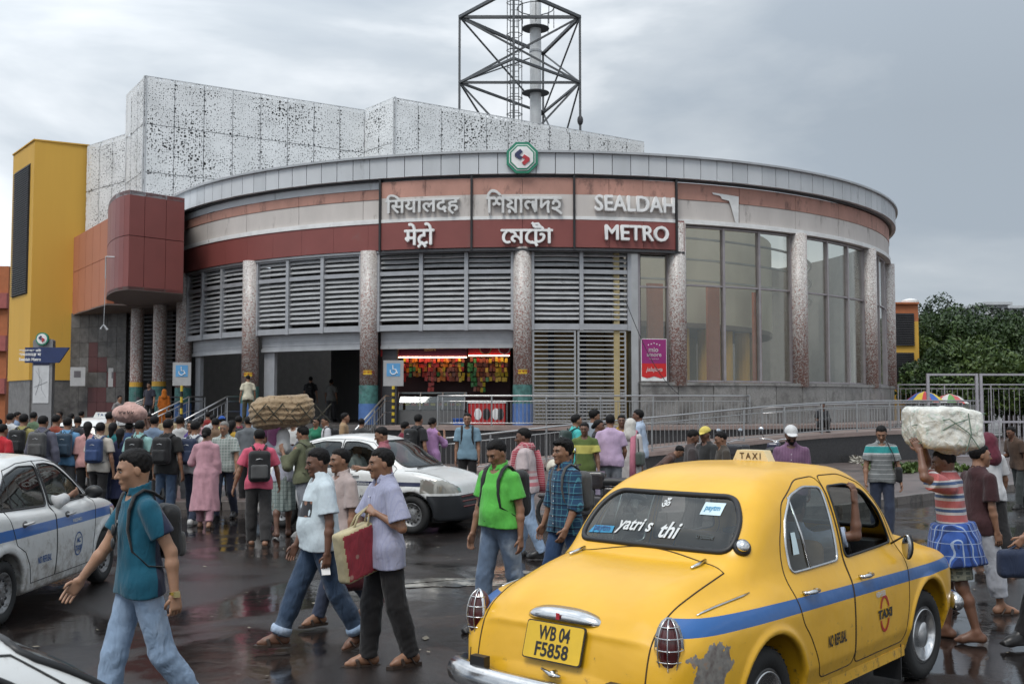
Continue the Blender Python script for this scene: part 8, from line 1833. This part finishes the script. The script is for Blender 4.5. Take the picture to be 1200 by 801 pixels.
r, f = pers(1158, 92, 340, 'man in a white T-shirt and black trousers with a maroon head cloth behind the sack', fig=Fig(STEP, HANG, ((.3, .1, -.95), (.2, .45, -.9)), head=(10, 0)), top=dict(kind='tee', m=C('plain_white_tee', (.54, .54, .55)), sleeve=.75, hem=-.12), bottom=dict(kind='pants', m=BLACKP(), cut=.85, loose=.02), skin=1, h=1.66, feet='sandal', hair='scarf', capc=C('maroon_head_cloth', (.11, .02, .035)))
r, f = pers(1222, 137, 268, 'person cut by the right picture edge with a bare arm, navy bag and black trainers', fig=Fig(dict(L=(22, 4, 3), R=(-14, 18, 3)), ((.15, .55, -.8), (.05, .75, -.7)), SWB), top=dict(kind='tee', m=C('grey_tee_edge', (.40, .40, .42)), sleeve=.6, hem=-.1), bottom=dict(kind='pants', m=BLACKP()), skin=1, h=1.68, res=.012, feet='shoe')
NB = worn(r, 'navy_bag', 'navy bag in the hand at the right picture edge', 'bag'); L_ = f.arm['L']; c_ = L_[2] + L_[3] * .1 + Vector((0, 0, -.14)); V_, Q_ = sdf_mesh(lambda P: s_box(P, c_, (.06, .16, .12), .05) + .005 * wob(P, 20), c_ + Vector((-.2, -.3, -.3)), c_ + Vector((.2, .3, .3)), .014); link('bag_body', np_mesh(V_, Q_), M_NAVYN, NB); MB().tube([c_ + Vector((0, -.08, .1)), c_ + Vector((0, 0, .15)), c_ + Vector((0, .08, .1))], .01, 6).build('handle', M_NAVYN, NB)
crowd(1191, 60, 250, 'man in a dark patterned shirt leaning forward near the steel gate', (.08, .05, .035), 'brown_pattern_shirt', C('patterned_trousers', (.04, .045, .045)), h=1.60, skin=2, fig=Fig(STEP, HANG, CARRY, lean=16))
crowd(962, 35.6, 180, 'man crouching on the ramp behind its railing', (.04, .04, .045), 'dark_tee_terrace', BLACKP(), z=1.03, h=1.6, skin=2, fig=Fig(dict(L=(115, 125, 12), R=(115, 125, 12)), CARRY, CARRY, lean=12))
def seated(car_loc, head_, xloc, yloc, label, z, top, skin=1, armR=CARRY, armL=CARRY, res=.014, headr=(0, 0), h=1.62):
	hx, hy = sin(head_), cos(head_); rx, ry = cos(head_), -sin(head_); p = (car_loc[0] + hx * yloc + rx * xloc, car_loc[1] + hy * yloc + ry * xloc)
	return person(p, math.degrees(head_), label, fig=Fig(dict(L=(88, 72, 6), R=(88, 72, 6)), armL, armR, lean=-8, head=headr), top=top, bottom=dict(kind='pants', m=GREYP()), skin=skin, h=h, res=res, z=z)
seated((.87, 6.7), R_(41), .33, 1.34, 'taxi driver in a pale blue shirt resting his raised arm on the yellow taxi window', .26, dict(kind='shirt', m=C('pale_blue_driver_shirt', (.36, .43, .55)), sleeve=.75, hem=-.1), skin=2, armR=((1.0, .42, .12), (-.02, .12, 1.0), (-.1, .2, .9)), res=.011, h=1.55)
seated((-3.5, 18.4), R_(112), .34, 1.22, 'driver in a white shirt inside the navy striped sedan', .2, dict(kind='shirt', m=C('white_driver_shirt', (.5, .5, .5)), sleeve=.8, hem=-.1), skin=2)
seated((-5.5, 9.95), R_(0.5), .34, 1.22, 'driver whose white sleeve rests on the window sill of the left taxi', .2, dict(kind='shirt', m=C('white_driver_shirt', (.5, .5, .5)), sleeve=1.6, hem=-.1), armR=((1.0, .25, -.35), (.25, 1.0, .15)))
# ================================================================== kiosk in the third bay
KI = empty('snack_kiosk', (0, 0, 0), label='snack and cake kiosk with hanging packets behind the terrace railing', cat='kiosk')
def kq(px, py, d): return at(px, py, d)
def kbox(name, x0, x1, y0, y1, d0, d1, m, parent=KI):
	a = kq(x0, y1, d0); c = kq(x1, y0, d0); return MB().box(a.x, c.x, d0, d1, a.z, c.z).build(name, m, parent)
KD = 37.6
kbox('back_panel', 446, 598, 402, 500, KD + .9, KD + 1.0, cm('kiosk_back', (.035, .012, .014), .7))
M_PUR = cm('sign_purple', (.075, .010, .035), .4); M_WRED = cm('sign_red', (.30, .02, .03), .4)
kbox('sign_board', 468, 547, 401, 417.5, KD, KD + .08, M_PUR); kbox('sign_board_left', 446, 467.5, 401, 417.5, KD, KD + .08, M_WRED); kbox('sign_board_right', 548.5, 598, 401, 415.5, KD, KD + .08, M_WRED)
M_WARM = mat('warm_light', (.9, .6, .4), .5); M_WARM.node_tree.nodes['Principled BSDF'].inputs['Emission Color'].default_value = (1, .62, .38, 1); M_WARM.node_tree.nodes['Principled BSDF'].inputs['Emission Strength'].default_value = 7
kbox('strip_light', 450, 547, 417.8, 418.8, KD - .05, KD, M_WARM); kbox('strip_light', 549, 597, 416, 417, KD - .05, KD, M_WARM)
def flat_text(txt, c, w, m, parent, name='lettering', bold=.03, h=None):
	me = text_mesh(txt, 1, .002, bold=bold); co = np.array([q.co[:] for q in me.vertices]); x0, x1, y0, y1 = co[:, 0].min(), co[:, 0].max(), co[:, 1].min(), co[:, 1].max(); s = w / (x1 - x0); sv = h / (y1 - y0) if h else s
	map_mesh(me, lambda v: Vector((c.x + (v.x - (x0 + x1) / 2) * s, c.y - v.z, c.z + (v.y - (y0 + y1) / 2) * sv))); return link(name, me, m, parent)
M_GOLD = cm('sign_gold', (.75, .52, .25), .5)
flat_text('mio', kq(504, 404.5, KD - .01), .30, M_GOLD, KI); flat_text('amore', kq(504, 409.5, KD - .01), .42, M_GOLD, KI); flat_text('W', kq(452, 407, KD - .01), .3, M_GOLD, KI)
for px in (569, 591): MB().lathe([(.22, 0), (.22, .03)], 20, Matrix.Translation(kq(px, 408, KD - .03)) @ Matrix.Rotation(pi / 2, 4, 'X')).build('round_logo', M_GOLD if px == 569 else M_WHITE, KI); MB().lathe([(.18, 0), (.18, .05)], 20, Matrix.Translation(kq(px, 408, KD - .03)) @ Matrix.Rotation(pi / 2, 4, 'X')).build('logo_disc', M_WRED, KI)
PK = [cm('packet_red', (.42, .03, .02), .3), cm('packet_orange', (.50, .16, .02), .3), cm('packet_yellow', (.55, .40, .03), .3), cm('packet_brown', (.22, .06, .03), .3), cm('packet_green', (.05, .22, .06), .3)]
pm_ = []
for m in PK:
	q = MB(); q.box(-.05, .05, -.025, .025, -.075, .075); me = q.mesh('packet'); me.materials.append(m); pm_.append(me)
n_ = 0
for row, (y0, cnt) in enumerate(((422, 34), (427.5, 34), (433, 34), (438.5, 34), (444, 34), (450, 34), (456, 34))):
	for k in range(cnt):
		px = 474 + (k + random.uniform(-.25, .25)) * 3.6
		if row > 3 and 476 < px < 497 or row > 4 and (px < 500 or 508 < px < 553 or px > 568): continue
		if 543 < px < 549: continue
		g_ = int((px - 470) / 19) % 5; mi = (0, 1, 0, 0, 1, 3, 2, 4, 3, 3, 2, 2)[int((px - 470) / 11) % 12] if random.random() < .75 else random.randrange(5)
		p = kq(px, y0 + random.uniform(-1, 1), KD + .15 + .1 * (row % 2)); share('packet', pm_[mi], KI, loc=p, rot=(random.uniform(-.2, .2), random.uniform(-.15, .15), random.uniform(-.4, .4)))
kbox('counter_body', 464, 545, 480, 498, KD - .9, KD - .2, cm('counter_metal', (.12, .12, .12), .4)); kbox('counter_top', 462, 547, 459.5, 461.5, KD - .6, KD - .1, M_STEEL)
a = kq(466, 480, KD - .9); c = kq(545, 460, KD - .6); b_ = MB()
prof = [(KD - .92, a.z), (KD - .90, a.z + .25), (KD - .80, a.z + .45), (KD - .60, c.z)]
for i in range(3): (y0, z0), (y1, z1) = prof[i], prof[i + 1]; b_.add([(a.x, y0, z0), (c.x, y0, z0), (c.x, y1, z1), (a.x, y1, z1), (a.x, y0 + .01, z0), (c.x, y0 + .01, z0), (c.x, y1 + .01, z1), (a.x, y1 + .01, z1)], [(0, 1, 2, 3), (7, 6, 5, 4)])
b_.build('curved_glass', glass('counter_glass', (.8, .85, .85), .8), KI)
for k in range(4): x = a.x + (c.x - a.x) * k / 3; MB().tube([(x, y, z) for y, z in prof], .02, 6).build('glass_rib', M_ALU, KI)
for k in range(10): p = kq(470 + k * 7.5, 474, KD - .5); MB().box(p.x - .08, p.x + .08, p.y - .1, p.y + .1, p.z - .03, p.z + .06).build('cake_box', PK[(k * 2) % 4], KI)
FZ = empty('chest_freezer', (0, 0, 0), label='red printed chest freezer behind the terrace railing right of the kiosk counter', cat='freezer'); kbox('cabinet', 549, 592, 472, 499, KD - 1.2, KD - .6, cm('freezer_red', (.45, .02, .02), .4), FZ); kbox('lid', 548, 593, 469, 472, KD - 1.22, KD - .58, M_WHITE, FZ)
for px, m in ((560, M_WHITE), (570, M_BLACK), (581, M_WHITE), (586, M_BLACK)): p = kq(px, 485, KD - 1.21); MB().ell(tuple(p), (.13, .012, .2), 12, 8).build('printed_figure', m, FZ)
BX = empty('blue_crate', (0, 0, 0), label='blue plastic crate on the terrace below the kiosk counter', cat='crate'); kbox('crate_body', 531, 548, 491, 500, 35.6, 36.0, cm('crate_blue', (.02, .10, .42), .4), BX); kbox('crate_rim', 530.5, 548.5, 490, 491.2, 35.55, 36.05, cm('crate_blue', (.02, .10, .42), .4), BX)
def acc_sign(px, py, d, z0, label):
	g = empty('access_sign', (0, 0, 0)); tag(g, label, 'sign', 'wheelchair access signs'); p = kq(px, py, d); MB().box(p.x - .33, p.x + .33, d, d + .04, p.z - .42, p.z + .42).build('board', cm('sign_grey', (.34, .34, .34), .5), g)
	MB().box(p.x - .22, p.x + .22, d - .01, d, p.z - .1, p.z + .32).build('blue_field', cm('sign_skyblue', (.10, .30, .55), .5), g); b = MB(); b.tube([(p.x + .1 * cos(a), d - .02, p.z + .06 + .1 * sin(a)) for a in np.linspace(-3.6, .4, 12)], .016, 5); b.tube([(p.x - .02, d - .02, p.z + .26), (p.x - .01, d - .02, p.z + .12), (p.x + .08, d - .02, p.z + .12), (p.x + .13, d - .02, p.z + .0)], .018, 5); b.build('wheelchair_symbol', M_WHITE, g)
	for k in range(2): flat_text('LIFT / RAMP' if k == 0 else 'THIS SIDE', Vector((p.x, d - .006, p.z - .2 - .12 * k)), .42, M_BLACK, g) if False else None
	n = 12
	for k in range(n): z = z0 + (p.z - .42 - z0) * k / n; MB().tube([(p.x, d + .02, z), (p.x, d + .02, z + (p.z - .42 - z0) / n)], .05, 10).build('pole_band', PK[2] if k % 2 else M_BLACK, g)
acc_sign(461, 437, 34.9, FLOOR, 'grey and blue wheelchair sign on a striped pole left of the kiosk'); acc_sign(213, 438, 38.6, .2, 'grey and blue wheelchair sign on a striped pole by the leftmost mosaic column')
TO = empty('metro_totem', (0, 0, 0), label='grey metro totem with a blue arrow board, round emblem and route map', cat='sign'); td = 40.0
def tq(px, py): return kq(px, py, td)
a = tq(36.5, 490); c = tq(62, 397); MB().prism(round_poly([(a.x, 0), (c.x, 0), (c.x, c.z), (a.x, c.z)], .12), td, td + .25, 'y').build('slab', cm('totem_grey', (.22, .22, .225), .4), TO, fix=True)
a = tq(30, 425); c = tq(82.5, 407); MB().prism([(a.x, a.z), (tq(70, 425).x, a.z), (c.x, c.z), (a.x, c.z)], td - .08, td - .003, 'y').build('arrow_board', cm('totem_navy', (.02, .035, .11), .4), TO, fix=True)
for k, t_ in enumerate(('\u09b6\u09df\u09be\u09b2\u09a6\u09b9 \u09ae\u099f', '\u0938\u092f\u093e\u0932\u0926\u0939 \u092e', 'Sealdah Metro')): flat_text(t_, Vector((tq(47, 0).x, td - .09, tq(0, 410.5 + k * 5.2).z)), .82, M_WHITE, TO, h=.12)
a = tq(38.5, 472); c = tq(58, 428); MB().box(a.x, c.x, td - .02, td - .003, a.z, c.z).build('route_map', cm('map_white', (.55, .56, .57), .4), TO); MB().box(a.x, c.x, td - .025, td - .021, c.z + .02, c.z + .16).build('map_header', M_NAVY, TO)
b_ = MB(); mx_ = (a.x + c.x) / 2; mz = (a.z + c.z) / 2
for pts in ([(-.2, .5), (0, .2), (.02, -.2), (.2, -.5)], [(-.25, -.1), (0, 0), (.25, .1)], [(-.1, .6), (-.05, .1), (-.2, -.4)]): b_.tube([(mx_ + x, td - .028, mz + z) for x, z in pts], .006, 4)
b_.build('map_lines', M_FRAME, TO)
p = tq(50.5, 397); Mx = Matrix.Translation(p + Vector((0, -.05, 0))) @ Matrix.Rotation(pi / 2, 4, 'X'); MB().lathe([(.24, -.05), (.24, .05)], 24, Mx).build('emblem_ring', M_EG, TO); MB().lathe([(.19, .04), (.19, .06)], 24, Mx).build('emblem_face', M_WHITE, TO); emblem(TO, Mx, .45, .062)
# ================================================================== right side: building, trees, fence
YB = empty('yellow_orange_building', (0, 0, 0), label='small yellow and orange building with dark louvres right of the round hall', cat='building')
bx0, bx1, bd = gx(1035, 62), gx(1077.5, 62), 62
for z0, z1, m in ((0, 6.75, M_YEL), (6.75, 7.75, M_OB)): MB().box(bx0, bx1, bd, bd + 9, z0, z1).build('wall', m, YB)
for py0, py1 in ((367, 405), (413, 449)):
	a = kq(1040, py1, bd); c = kq(1070.5, py0, bd); MB().box(a.x, c.x, bd - .05, bd - .004, a.z, c.z).build('louvre_recess', M_DARKIN, YB)
	for k in range(14): z = a.z + (c.z - a.z) * (k + .2) / 14; MB().box(a.x, c.x, bd - .14, bd - .05, z, z + .06).build('louvre_slat', M_DARKMETAL, YB)
MB().box(bx0, bx1, bd - .2, bd + 9, 7.75, 7.85).build('roof_edge', M_OB, YB); WTK = empty('water_tank', (0, 0, 0), label='white water tank on the roof of the yellow orange building', cat='tank'); MB().lathe([(.5, 7.85), (.5, 8.15), (.2, 8.25), (0, 8.28)], 16, Matrix.Translation((gx(1068, 64), 64, 0))).build('tank_body', M_WHITE, WTK)
def leafmat(name, a, c):
	m, nt, b = NM(name); tc = N(nt, 'ShaderNodeTexCoord'); n = N(nt, 'ShaderNodeTexNoise', ins={'Scale': .55, 'Detail': 3}); nt.links.new(tc.outputs['Object'], n.inputs['Vector']); n2 = N(nt, 'ShaderNodeTexNoise', ins={'Scale': 6, 'Detail': 2}); nt.links.new(tc.outputs['Object'], n2.inputs['Vector'])
	ad = N(nt, 'ShaderNodeMath', operation='ADD'); nt.links.new(n.outputs[0], ad.inputs[0]); nt.links.new(n2.outputs[0], ad.inputs[1]); md = N(nt, 'ShaderNodeMath', operation='MULTIPLY'); md.inputs[1].default_value = .5; nt.links.new(ad.outputs[0], md.inputs[0])
	r = ramp(nt, [(.38, a), (.62, c)]); nt.links.new(md.outputs[0], r.inputs[0]); nt.links.new(r.outputs[0], b.inputs['Base Color']); b.inputs['Roughness'].default_value = .55; b.inputs['Subsurface Weight'].default_value = 0; return m
M_LEAF = leafmat('mid_green_leaves', (.010, .026, .007), (.055, .10, .022)); M_LEAFD = leafmat('dark_green_leaves', (.007, .018, .006), (.030, .058, .016)); M_LEAFY = leafmat('light_green_leaves', (.025, .055, .012), (.10, .15, .03)); M_BARK = mat('grey_brown_bark', (.09, .07, .055), .9, bump=.6)
def leaves(n, centres, rad, size, seed):
	g = np.random.default_rng(seed); c = centres[g.integers(0, len(centres), n)]; d = g.normal(size=(n, 3)); d /= np.linalg.norm(d, axis=1, keepdims=True); p = c + d * rad * g.uniform(.45, 1, (n, 1)) ** .5
	u = g.normal(size=(n, 3)); u /= np.linalg.norm(u, axis=1, keepdims=True); v = np.cross(u, g.normal(size=(n, 3))); v /= np.linalg.norm(v, axis=1, keepdims=True); s = size * g.uniform(.6, 1.3, (n, 1)); V = np.stack([p - u * s, p - v * s * .45, p + u * s, p + v * s * .45], 1).reshape(-1, 3); return V, np.arange(4 * n).reshape(-1, 4)
def tree(x, y, h, w, m, label, n=13000, seed=1, name='broadleaf_tree'):
	t = empty(name, (x, y, 0), 0, label, 'tree', 'trees beyond the fence'); g = np.random.default_rng(seed)
	nc = 46; c = g.normal(size=(nc, 3)); c /= np.linalg.norm(c, axis=1, keepdims=True); c = c * np.array([w * .5, w * .45, h * .34]) * g.uniform(.5, 1.18, (nc, 1)); c[:, 2] += h * .62; V, Q = leaves(n, c, w * .11 + .25, .14, seed); me = np_mesh(V, Q); o = link('crown', me, m, t); me.shade_flat()
	b = MB(); b.tube([(0, 0, 0), (.1, 0, h * .3), (-.1, .1, h * .6)], [.35, .26, .12], 8)
	for k in range(6): q = c[k * 5]; b.tube([(0, 0, h * (.25 + .05 * k)), tuple(q * np.array([.5, .5, .9])), tuple(q)], [.15, .09, .03], 6)
	b.build('trunk', M_BARK, t, smooth=True)
for i, (px, d, top_y, w, m, lb) in enumerate(((1092, 70, 361, 5.5, M_LEAF, 'broad green tree just right of the yellow orange building'), (1088, 64, 396, 4.0, M_LEAFY, 'lower light green tree beside the yellow orange building'), (1122, 76, 357, 8, M_LEAFD, 'dark dense tree in the middle of the far row'), (1150, 70, 368, 7, M_LEAF, 'wide green tree behind the steel gate'), (1178, 78, 362, 8, M_LEAFD, 'dark green tree near the right edge'), (1200, 68, 372, 7, M_LEAF, 'green tree cut by the right picture edge'), (1140, 60, 410, 6, M_LEAFY, 'light green bushy tree low behind the gate'), (1112, 60, 415, 4, M_LEAF, 'small bushy tree low behind the umbrellas'), (1183, 60, 412, 6, M_LEAF, 'bushy tree low near the right edge'), (1240, 74, 360, 8, M_LEAFD, 'dark tree just beyond the right picture edge'))):
	tree(gx(px, d), d, HC + (471 - top_y) / 1250 * d, w, m, lb, seed=11 + i)
for px0, px1, d, ty, lb in ((1158, 1183, 95, 357, 'low white building with a grey roof above the far trees'), (1184, 1230, 100, 361, 'pale building at the right edge above the far trees')):
	g = empty('far_building', (0, 0, 0)); tag(g, lb, 'building', 'far buildings'); zt = HC + (471 - ty) / 1250 * d; MB().box(gx(px0, d), gx(px1, d), d, d + 10, 0, zt).build('wall', cm('far_white_wall', (.45, .46, .47), .7), g); MB().box(gx(px0, d) - .3, gx(px1, d) + .3, d - .3, d + 10, zt, zt + .25).build('roof', M_CAP2, g)
	for k in range(3): x = gx(px0, d) + (k + .6) * .6; MB().box(x, x + .35, d - .03, d - .004, zt - .8, zt - .25).build('window', M_DARKIN, g)
CH = [(.10, .095, .09), (.06, .055, .05), (.16, .14, .12), (.09, .10, .12), (.14, .08, .06)]
for k, wd_ in enumerate(('grey', 'brown', 'cream', 'blue grey', 'brick red')):
	x0 = 38 + k * 13; g = empty('far_shop_row', (0, 0, 0)); tag(g, wd_ + ' shop front far behind the trees on the right, ' + ('nearest the round hall', 'second', 'third', 'fourth', 'last of the row')[k], 'building', 'far shop rows'); MB().box(x0, x0 + 12.8, 118, 126, 0, 4.2 + (k * 7 % 5) * .7).build('wall', cm('far_wall_%d' % (k % 5), CH[k % 5], .8), g); MB().box(x0 + 1, x0 + 11.8, 117.9, 117.99, .2, 2.6).build('shutter', M_DARKMETAL, g)
M_FST = mat('pale_lilac_steel', (.36, .35, .38), .5, .2)
def mesh_panel(x0, x1, d, z0, z1, label):
	g = empty('steel_gate', (0, 0, 0)); tag(g, label, 'gate', 'steel gates by the trees')
	for x in (x0, x1): MB().bar((x, d, 0), (x, d, z1), .09).build('post', M_FST, g)
	for z in (z0, z1 - .04, (z0 + z1) * .42): MB().bar((x0, d, z), (x1, d, z), .07).build('rail', M_FST, g)
	n = int((x1 - x0) / .17); me = MB().bar((0, 0, 0), (0, 0, z1 * .5), .02).mesh('bar'); me.materials.append(M_FST)
	for k in range(n): share('bar', me, g, loc=(x0 + (k + .5) * (x1 - x0) / n, d, .05))
mesh_panel(gx(1087, 38), gx(1144, 38), 38, .15, 3.07, 'tall pale steel gate leaf left of the double post'); mesh_panel(gx(1149, 38), gx(1206, 38), 38, .15, 3.07, 'tall pale steel gate leaf at the right picture edge')
for d, h, x0, x1, lb in ((46, 1.9, 1052, 1215, 'grey metal fence beyond the steel gates'),):
	railing([Vector((gx(x0, d), d, 0)), Vector((gx((x0 + x1) / 2, d), d, 0)), Vector((gx(x1, d), d, 0))], label=lb, h=h + .9, sp=.22, post=1.9, m=M_FST)
for px, py, d, cols, lb in ((1083, 458, 44, ((.03, .10, .35), (.6, .45, .05), (.45, .04, .04)), 'blue, yellow and red striped stall umbrella beyond the ramp'), (1112, 461, 45, ((.5, .10, .10), (.6, .6, .58), (.12, .3, .08)), 'red and white stall umbrella beside the steel gate')):
	g = empty('umbrella', (gx(px, d), d, 0)); tag(g, lb, 'umbrella', 'stall umbrellas'); zt = HC + (471 - py) / 1250 * d; b = MB(); n = 12; r_ = .78
	for k in range(n):
		a0, a1 = 2 * pi * k / n, 2 * pi * (k + 1) / n; b.mat(k % 3); rings = [(0, 0), (.5, -.12), (1.0, -.42)]
		for i in range(2):
			(q0, z0), (q1, z1) = rings[i], rings[i + 1]; b.add([(q0 * r_ * cos(a0), q0 * r_ * sin(a0), zt + z0), (q1 * r_ * cos(a0), q1 * r_ * sin(a0), zt + z1), (q1 * r_ * cos(a1), q1 * r_ * sin(a1), zt + z1), (q0 * r_ * cos(a1), q0 * r_ * sin(a1), zt + z0)], [(0, 1, 2, 3)])
	b.build('canopy', [cm('umb%s%d' % (px, i), c_, .6) for i, c_ in enumerate(cols)], g); MB().tube([(0, 0, 0), (0, 0, zt)], .02, 6).build('pole', M_STEEL, g)
def motorbike(x, y, rz, z, label, col):
	g = empty('motorcycle', (x, y, z), rz); tag(g, label, 'motorcycle', 'parked motorcycles'); P_ = cm('bike_' + label[:6], col, .25, coat=.5)
	for yy in (-.62, .68):
		W = empty('wheel', (0, yy, .30), parent=g); Mx = Matrix.Rotation(pi / 2, 4, 'Y'); MB().lathe([(.245, -.045), (.29, -.04), (.305, 0), (.29, .04), (.245, .045)], 24, Mx, close=True).build('tyre', M_RUBBER, W, smooth=True); b = MB()
		for k in range(10): a = k * pi / 5; b.bar((0, 0, 0), (0, .25 * cos(a), .25 * sin(a)), .012)
		b.build('spokes', M_CHROME, W)
	for nm, c_, r_, k_, m in (('fuel_tank', (0, .12, .82), (.14, .27, .14), .05, P_), ('seat', (0, -.35, .80), (.12, .36, .06), .05, M_BLACK), ('engine', (0, .08, .42), (.14, .2, .16), .04, M_DARKMETAL), ('side_cover', (0, -.3, .62), (.11, .18, .1), .04, P_)):
		V, Q = sdf_mesh(lambda P, c_=c_, r_=r_, k_=k_: s_box(P, c_, r_, k_), (-.4, -.9, .1), (.4, .6, 1.1), .025); link(nm, np_mesh(V, Q), m, g)
	b = MB()
	for s in (-.08, .08): b.tube([(s, .68, .30), (s, .50, .95)], .022, 7)
	b.tube([(0, .46, .95), (0, .1, .55), (0, -.5, .5), (0, -.62, .3)], .025, 7); b.build('fork_and_frame', M_DARKMETAL, g, smooth=True)
	MB().tube([(-.36, .32, 1.04), (-.18, .42, 1.03), (0, .46, .98), (.18, .42, 1.03), (.36, .32, 1.04)], .014, 7).build('handlebar', M_CHROME, g, smooth=True)
	MB().ell((0, .60, .90), (.09, .08, .10), 12, 8).build('headlight', M_CHROME, g, smooth=True); MB().ell((0, .70, .55), (.06, .26, .06), 12, 6).build('mudguard', P_, g, smooth=True)
	for s in (-1, 1): MB().tube([(s * .26, .38, 1.04), (s * .32, .40, 1.22)], .007, 5).build('mirror_stalk', M_BLACK, g); MB().ell((s * .33, .40, 1.27), (.065, .015, .045), 12, 6).build('mirror', cm('mirror_face2', (.6, .65, .7), .05, 1.0), g, smooth=True)
	return g
motorbike(gx(868, 24.5), 24.5, R_(30), .13, 'black parked motorcycle beyond the taxi roof, left of the white cap', (.02, .02, .025)); motorbike(gx(905, 25.5), 25.5, R_(-20), .13, 'second dark motorcycle parked directly behind the white cap man', (.03, .03, .06))
motorbike(gx(698, 17.0), 17.0, R_(75), 0, 'motorcycle parked in front of the waiting group', (.025, .02, .02))
HL = empty('helmet', (gx(649, 17.6), 17.6, 0), 0, 'cream helmet resting on the parked motorcycle beside the checked shirt', 'helmet'); V, Q = sdf_mesh(lambda P: np.maximum(np.maximum(s_ell(P, (0, 0, .98), (.13, .16, .14)), .86 - P[:, 2]), -s_ell(P, (0, -.2, .95), (.10, .14, .05))), (-.2, -.2, .8), (.2, .2, 1.15), .018); link('shell', np_mesh(V, Q), cm('helmet_cream', (.5, .47, .38), .35), HL)
for px, py, w_, n, nm, lb in ((1075, 556, 1.5, 2600, 'vegetable_waste', 'heap of green vegetable waste on the wet kerb right of the taxi'), (1010, 545, 1.0, 220, 'litter', 'scattered litter along the foot of the ramp wall')):
	p = at(px, py, 1250 * HC / (py - 471)); g = np.random.default_rng(5); c_ = np.stack([g.normal(size=30) * w_ * .45, g.normal(size=30) * .5, np.abs(g.normal(size=30)) * .06 + .13], 1); V, Q = leaves(n, c_, .18, .09, 9); V[:, 2] = np.maximum(V[:, 2], .14); me = np_mesh(V, Q); me.shade_flat(); o = link(nm, me, M_LEAFY if n > 500 else cm('pale_litter', (.35, .33, .28), .7), label=lb, cat='waste', kind='stuff'); o.location = (p.x, p.y, 0)
g = np.random.default_rng(3)
for px, py, rx, ry, sd in ((512, 680, .85, .36, 1), (600, 668, .4, .2, 2)):
	if rx == 0: continue
	p = at(px, py, 1250 * HC / (py - 471)); n = 60; ring = [(p.x + rx * cos(a) * (1 + .22 * sin(3 * a + sd) + .12 * sin(7 * a) + .06 * g.normal()), p.y + ry * sin(a) * (1 + .25 * sin(2 * a + sd) + .12 * sin(9 * a))) for a in np.linspace(0, 2 * pi, n, endpoint=False)]
	o = MB().prism(ring, .002, .006 + .001 * sd).build('muddy_water', M_MUDREFL, fix=True); o['kind'] = 'structure'  # thin sheet for the muddy splash, reflected light painted pale
b_ = MB(); p0 = kq(733, 352, 34.9); p1 = kq(800, 466, 34.2); b_.tube([p0 + (p1 - p0) * t + Vector((0, 0, -.5 * sin(pi * t))) for t in np.linspace(0, 1, 14)], .012, 5); b_.build('loose_cable', M_BLACK, ST)
g = np.random.default_rng(8); n = 700; P_ = np.stack([g.uniform(-9, 10, n), 6 + 20 * g.uniform(0, 1, n) ** .8, g.uniform(.004, .012, n)], 1); sz = g.uniform(.006, .03, (n, 1)) * np.where(g.uniform(size=(n, 1)) > .93, 2.2, 1); an = g.uniform(0, 6.3, n); u = np.stack([np.cos(an), np.sin(an), g.uniform(-.15, .15, n)], 1) * sz; v = np.stack([-np.sin(an), np.cos(an), g.uniform(-.15, .15, n)], 1) * sz * g.uniform(.3, .9, (n, 1))
V = np.stack([P_ - u, P_ - v, P_ + u, P_ + v], 1).reshape(-1, 3); V[:, 2] = np.abs(V[:, 2]) + .003; me = np_mesh(V, np.arange(4 * n).reshape(-1, 4)); me.shade_flat(); link('litter', me, mat('scattered_litter', (.22, .19, .14), .7, var=.8, scale=1.5), label='tiny wet litter and leaf scraps scattered over the dark road', cat='litter', kind='stuff')
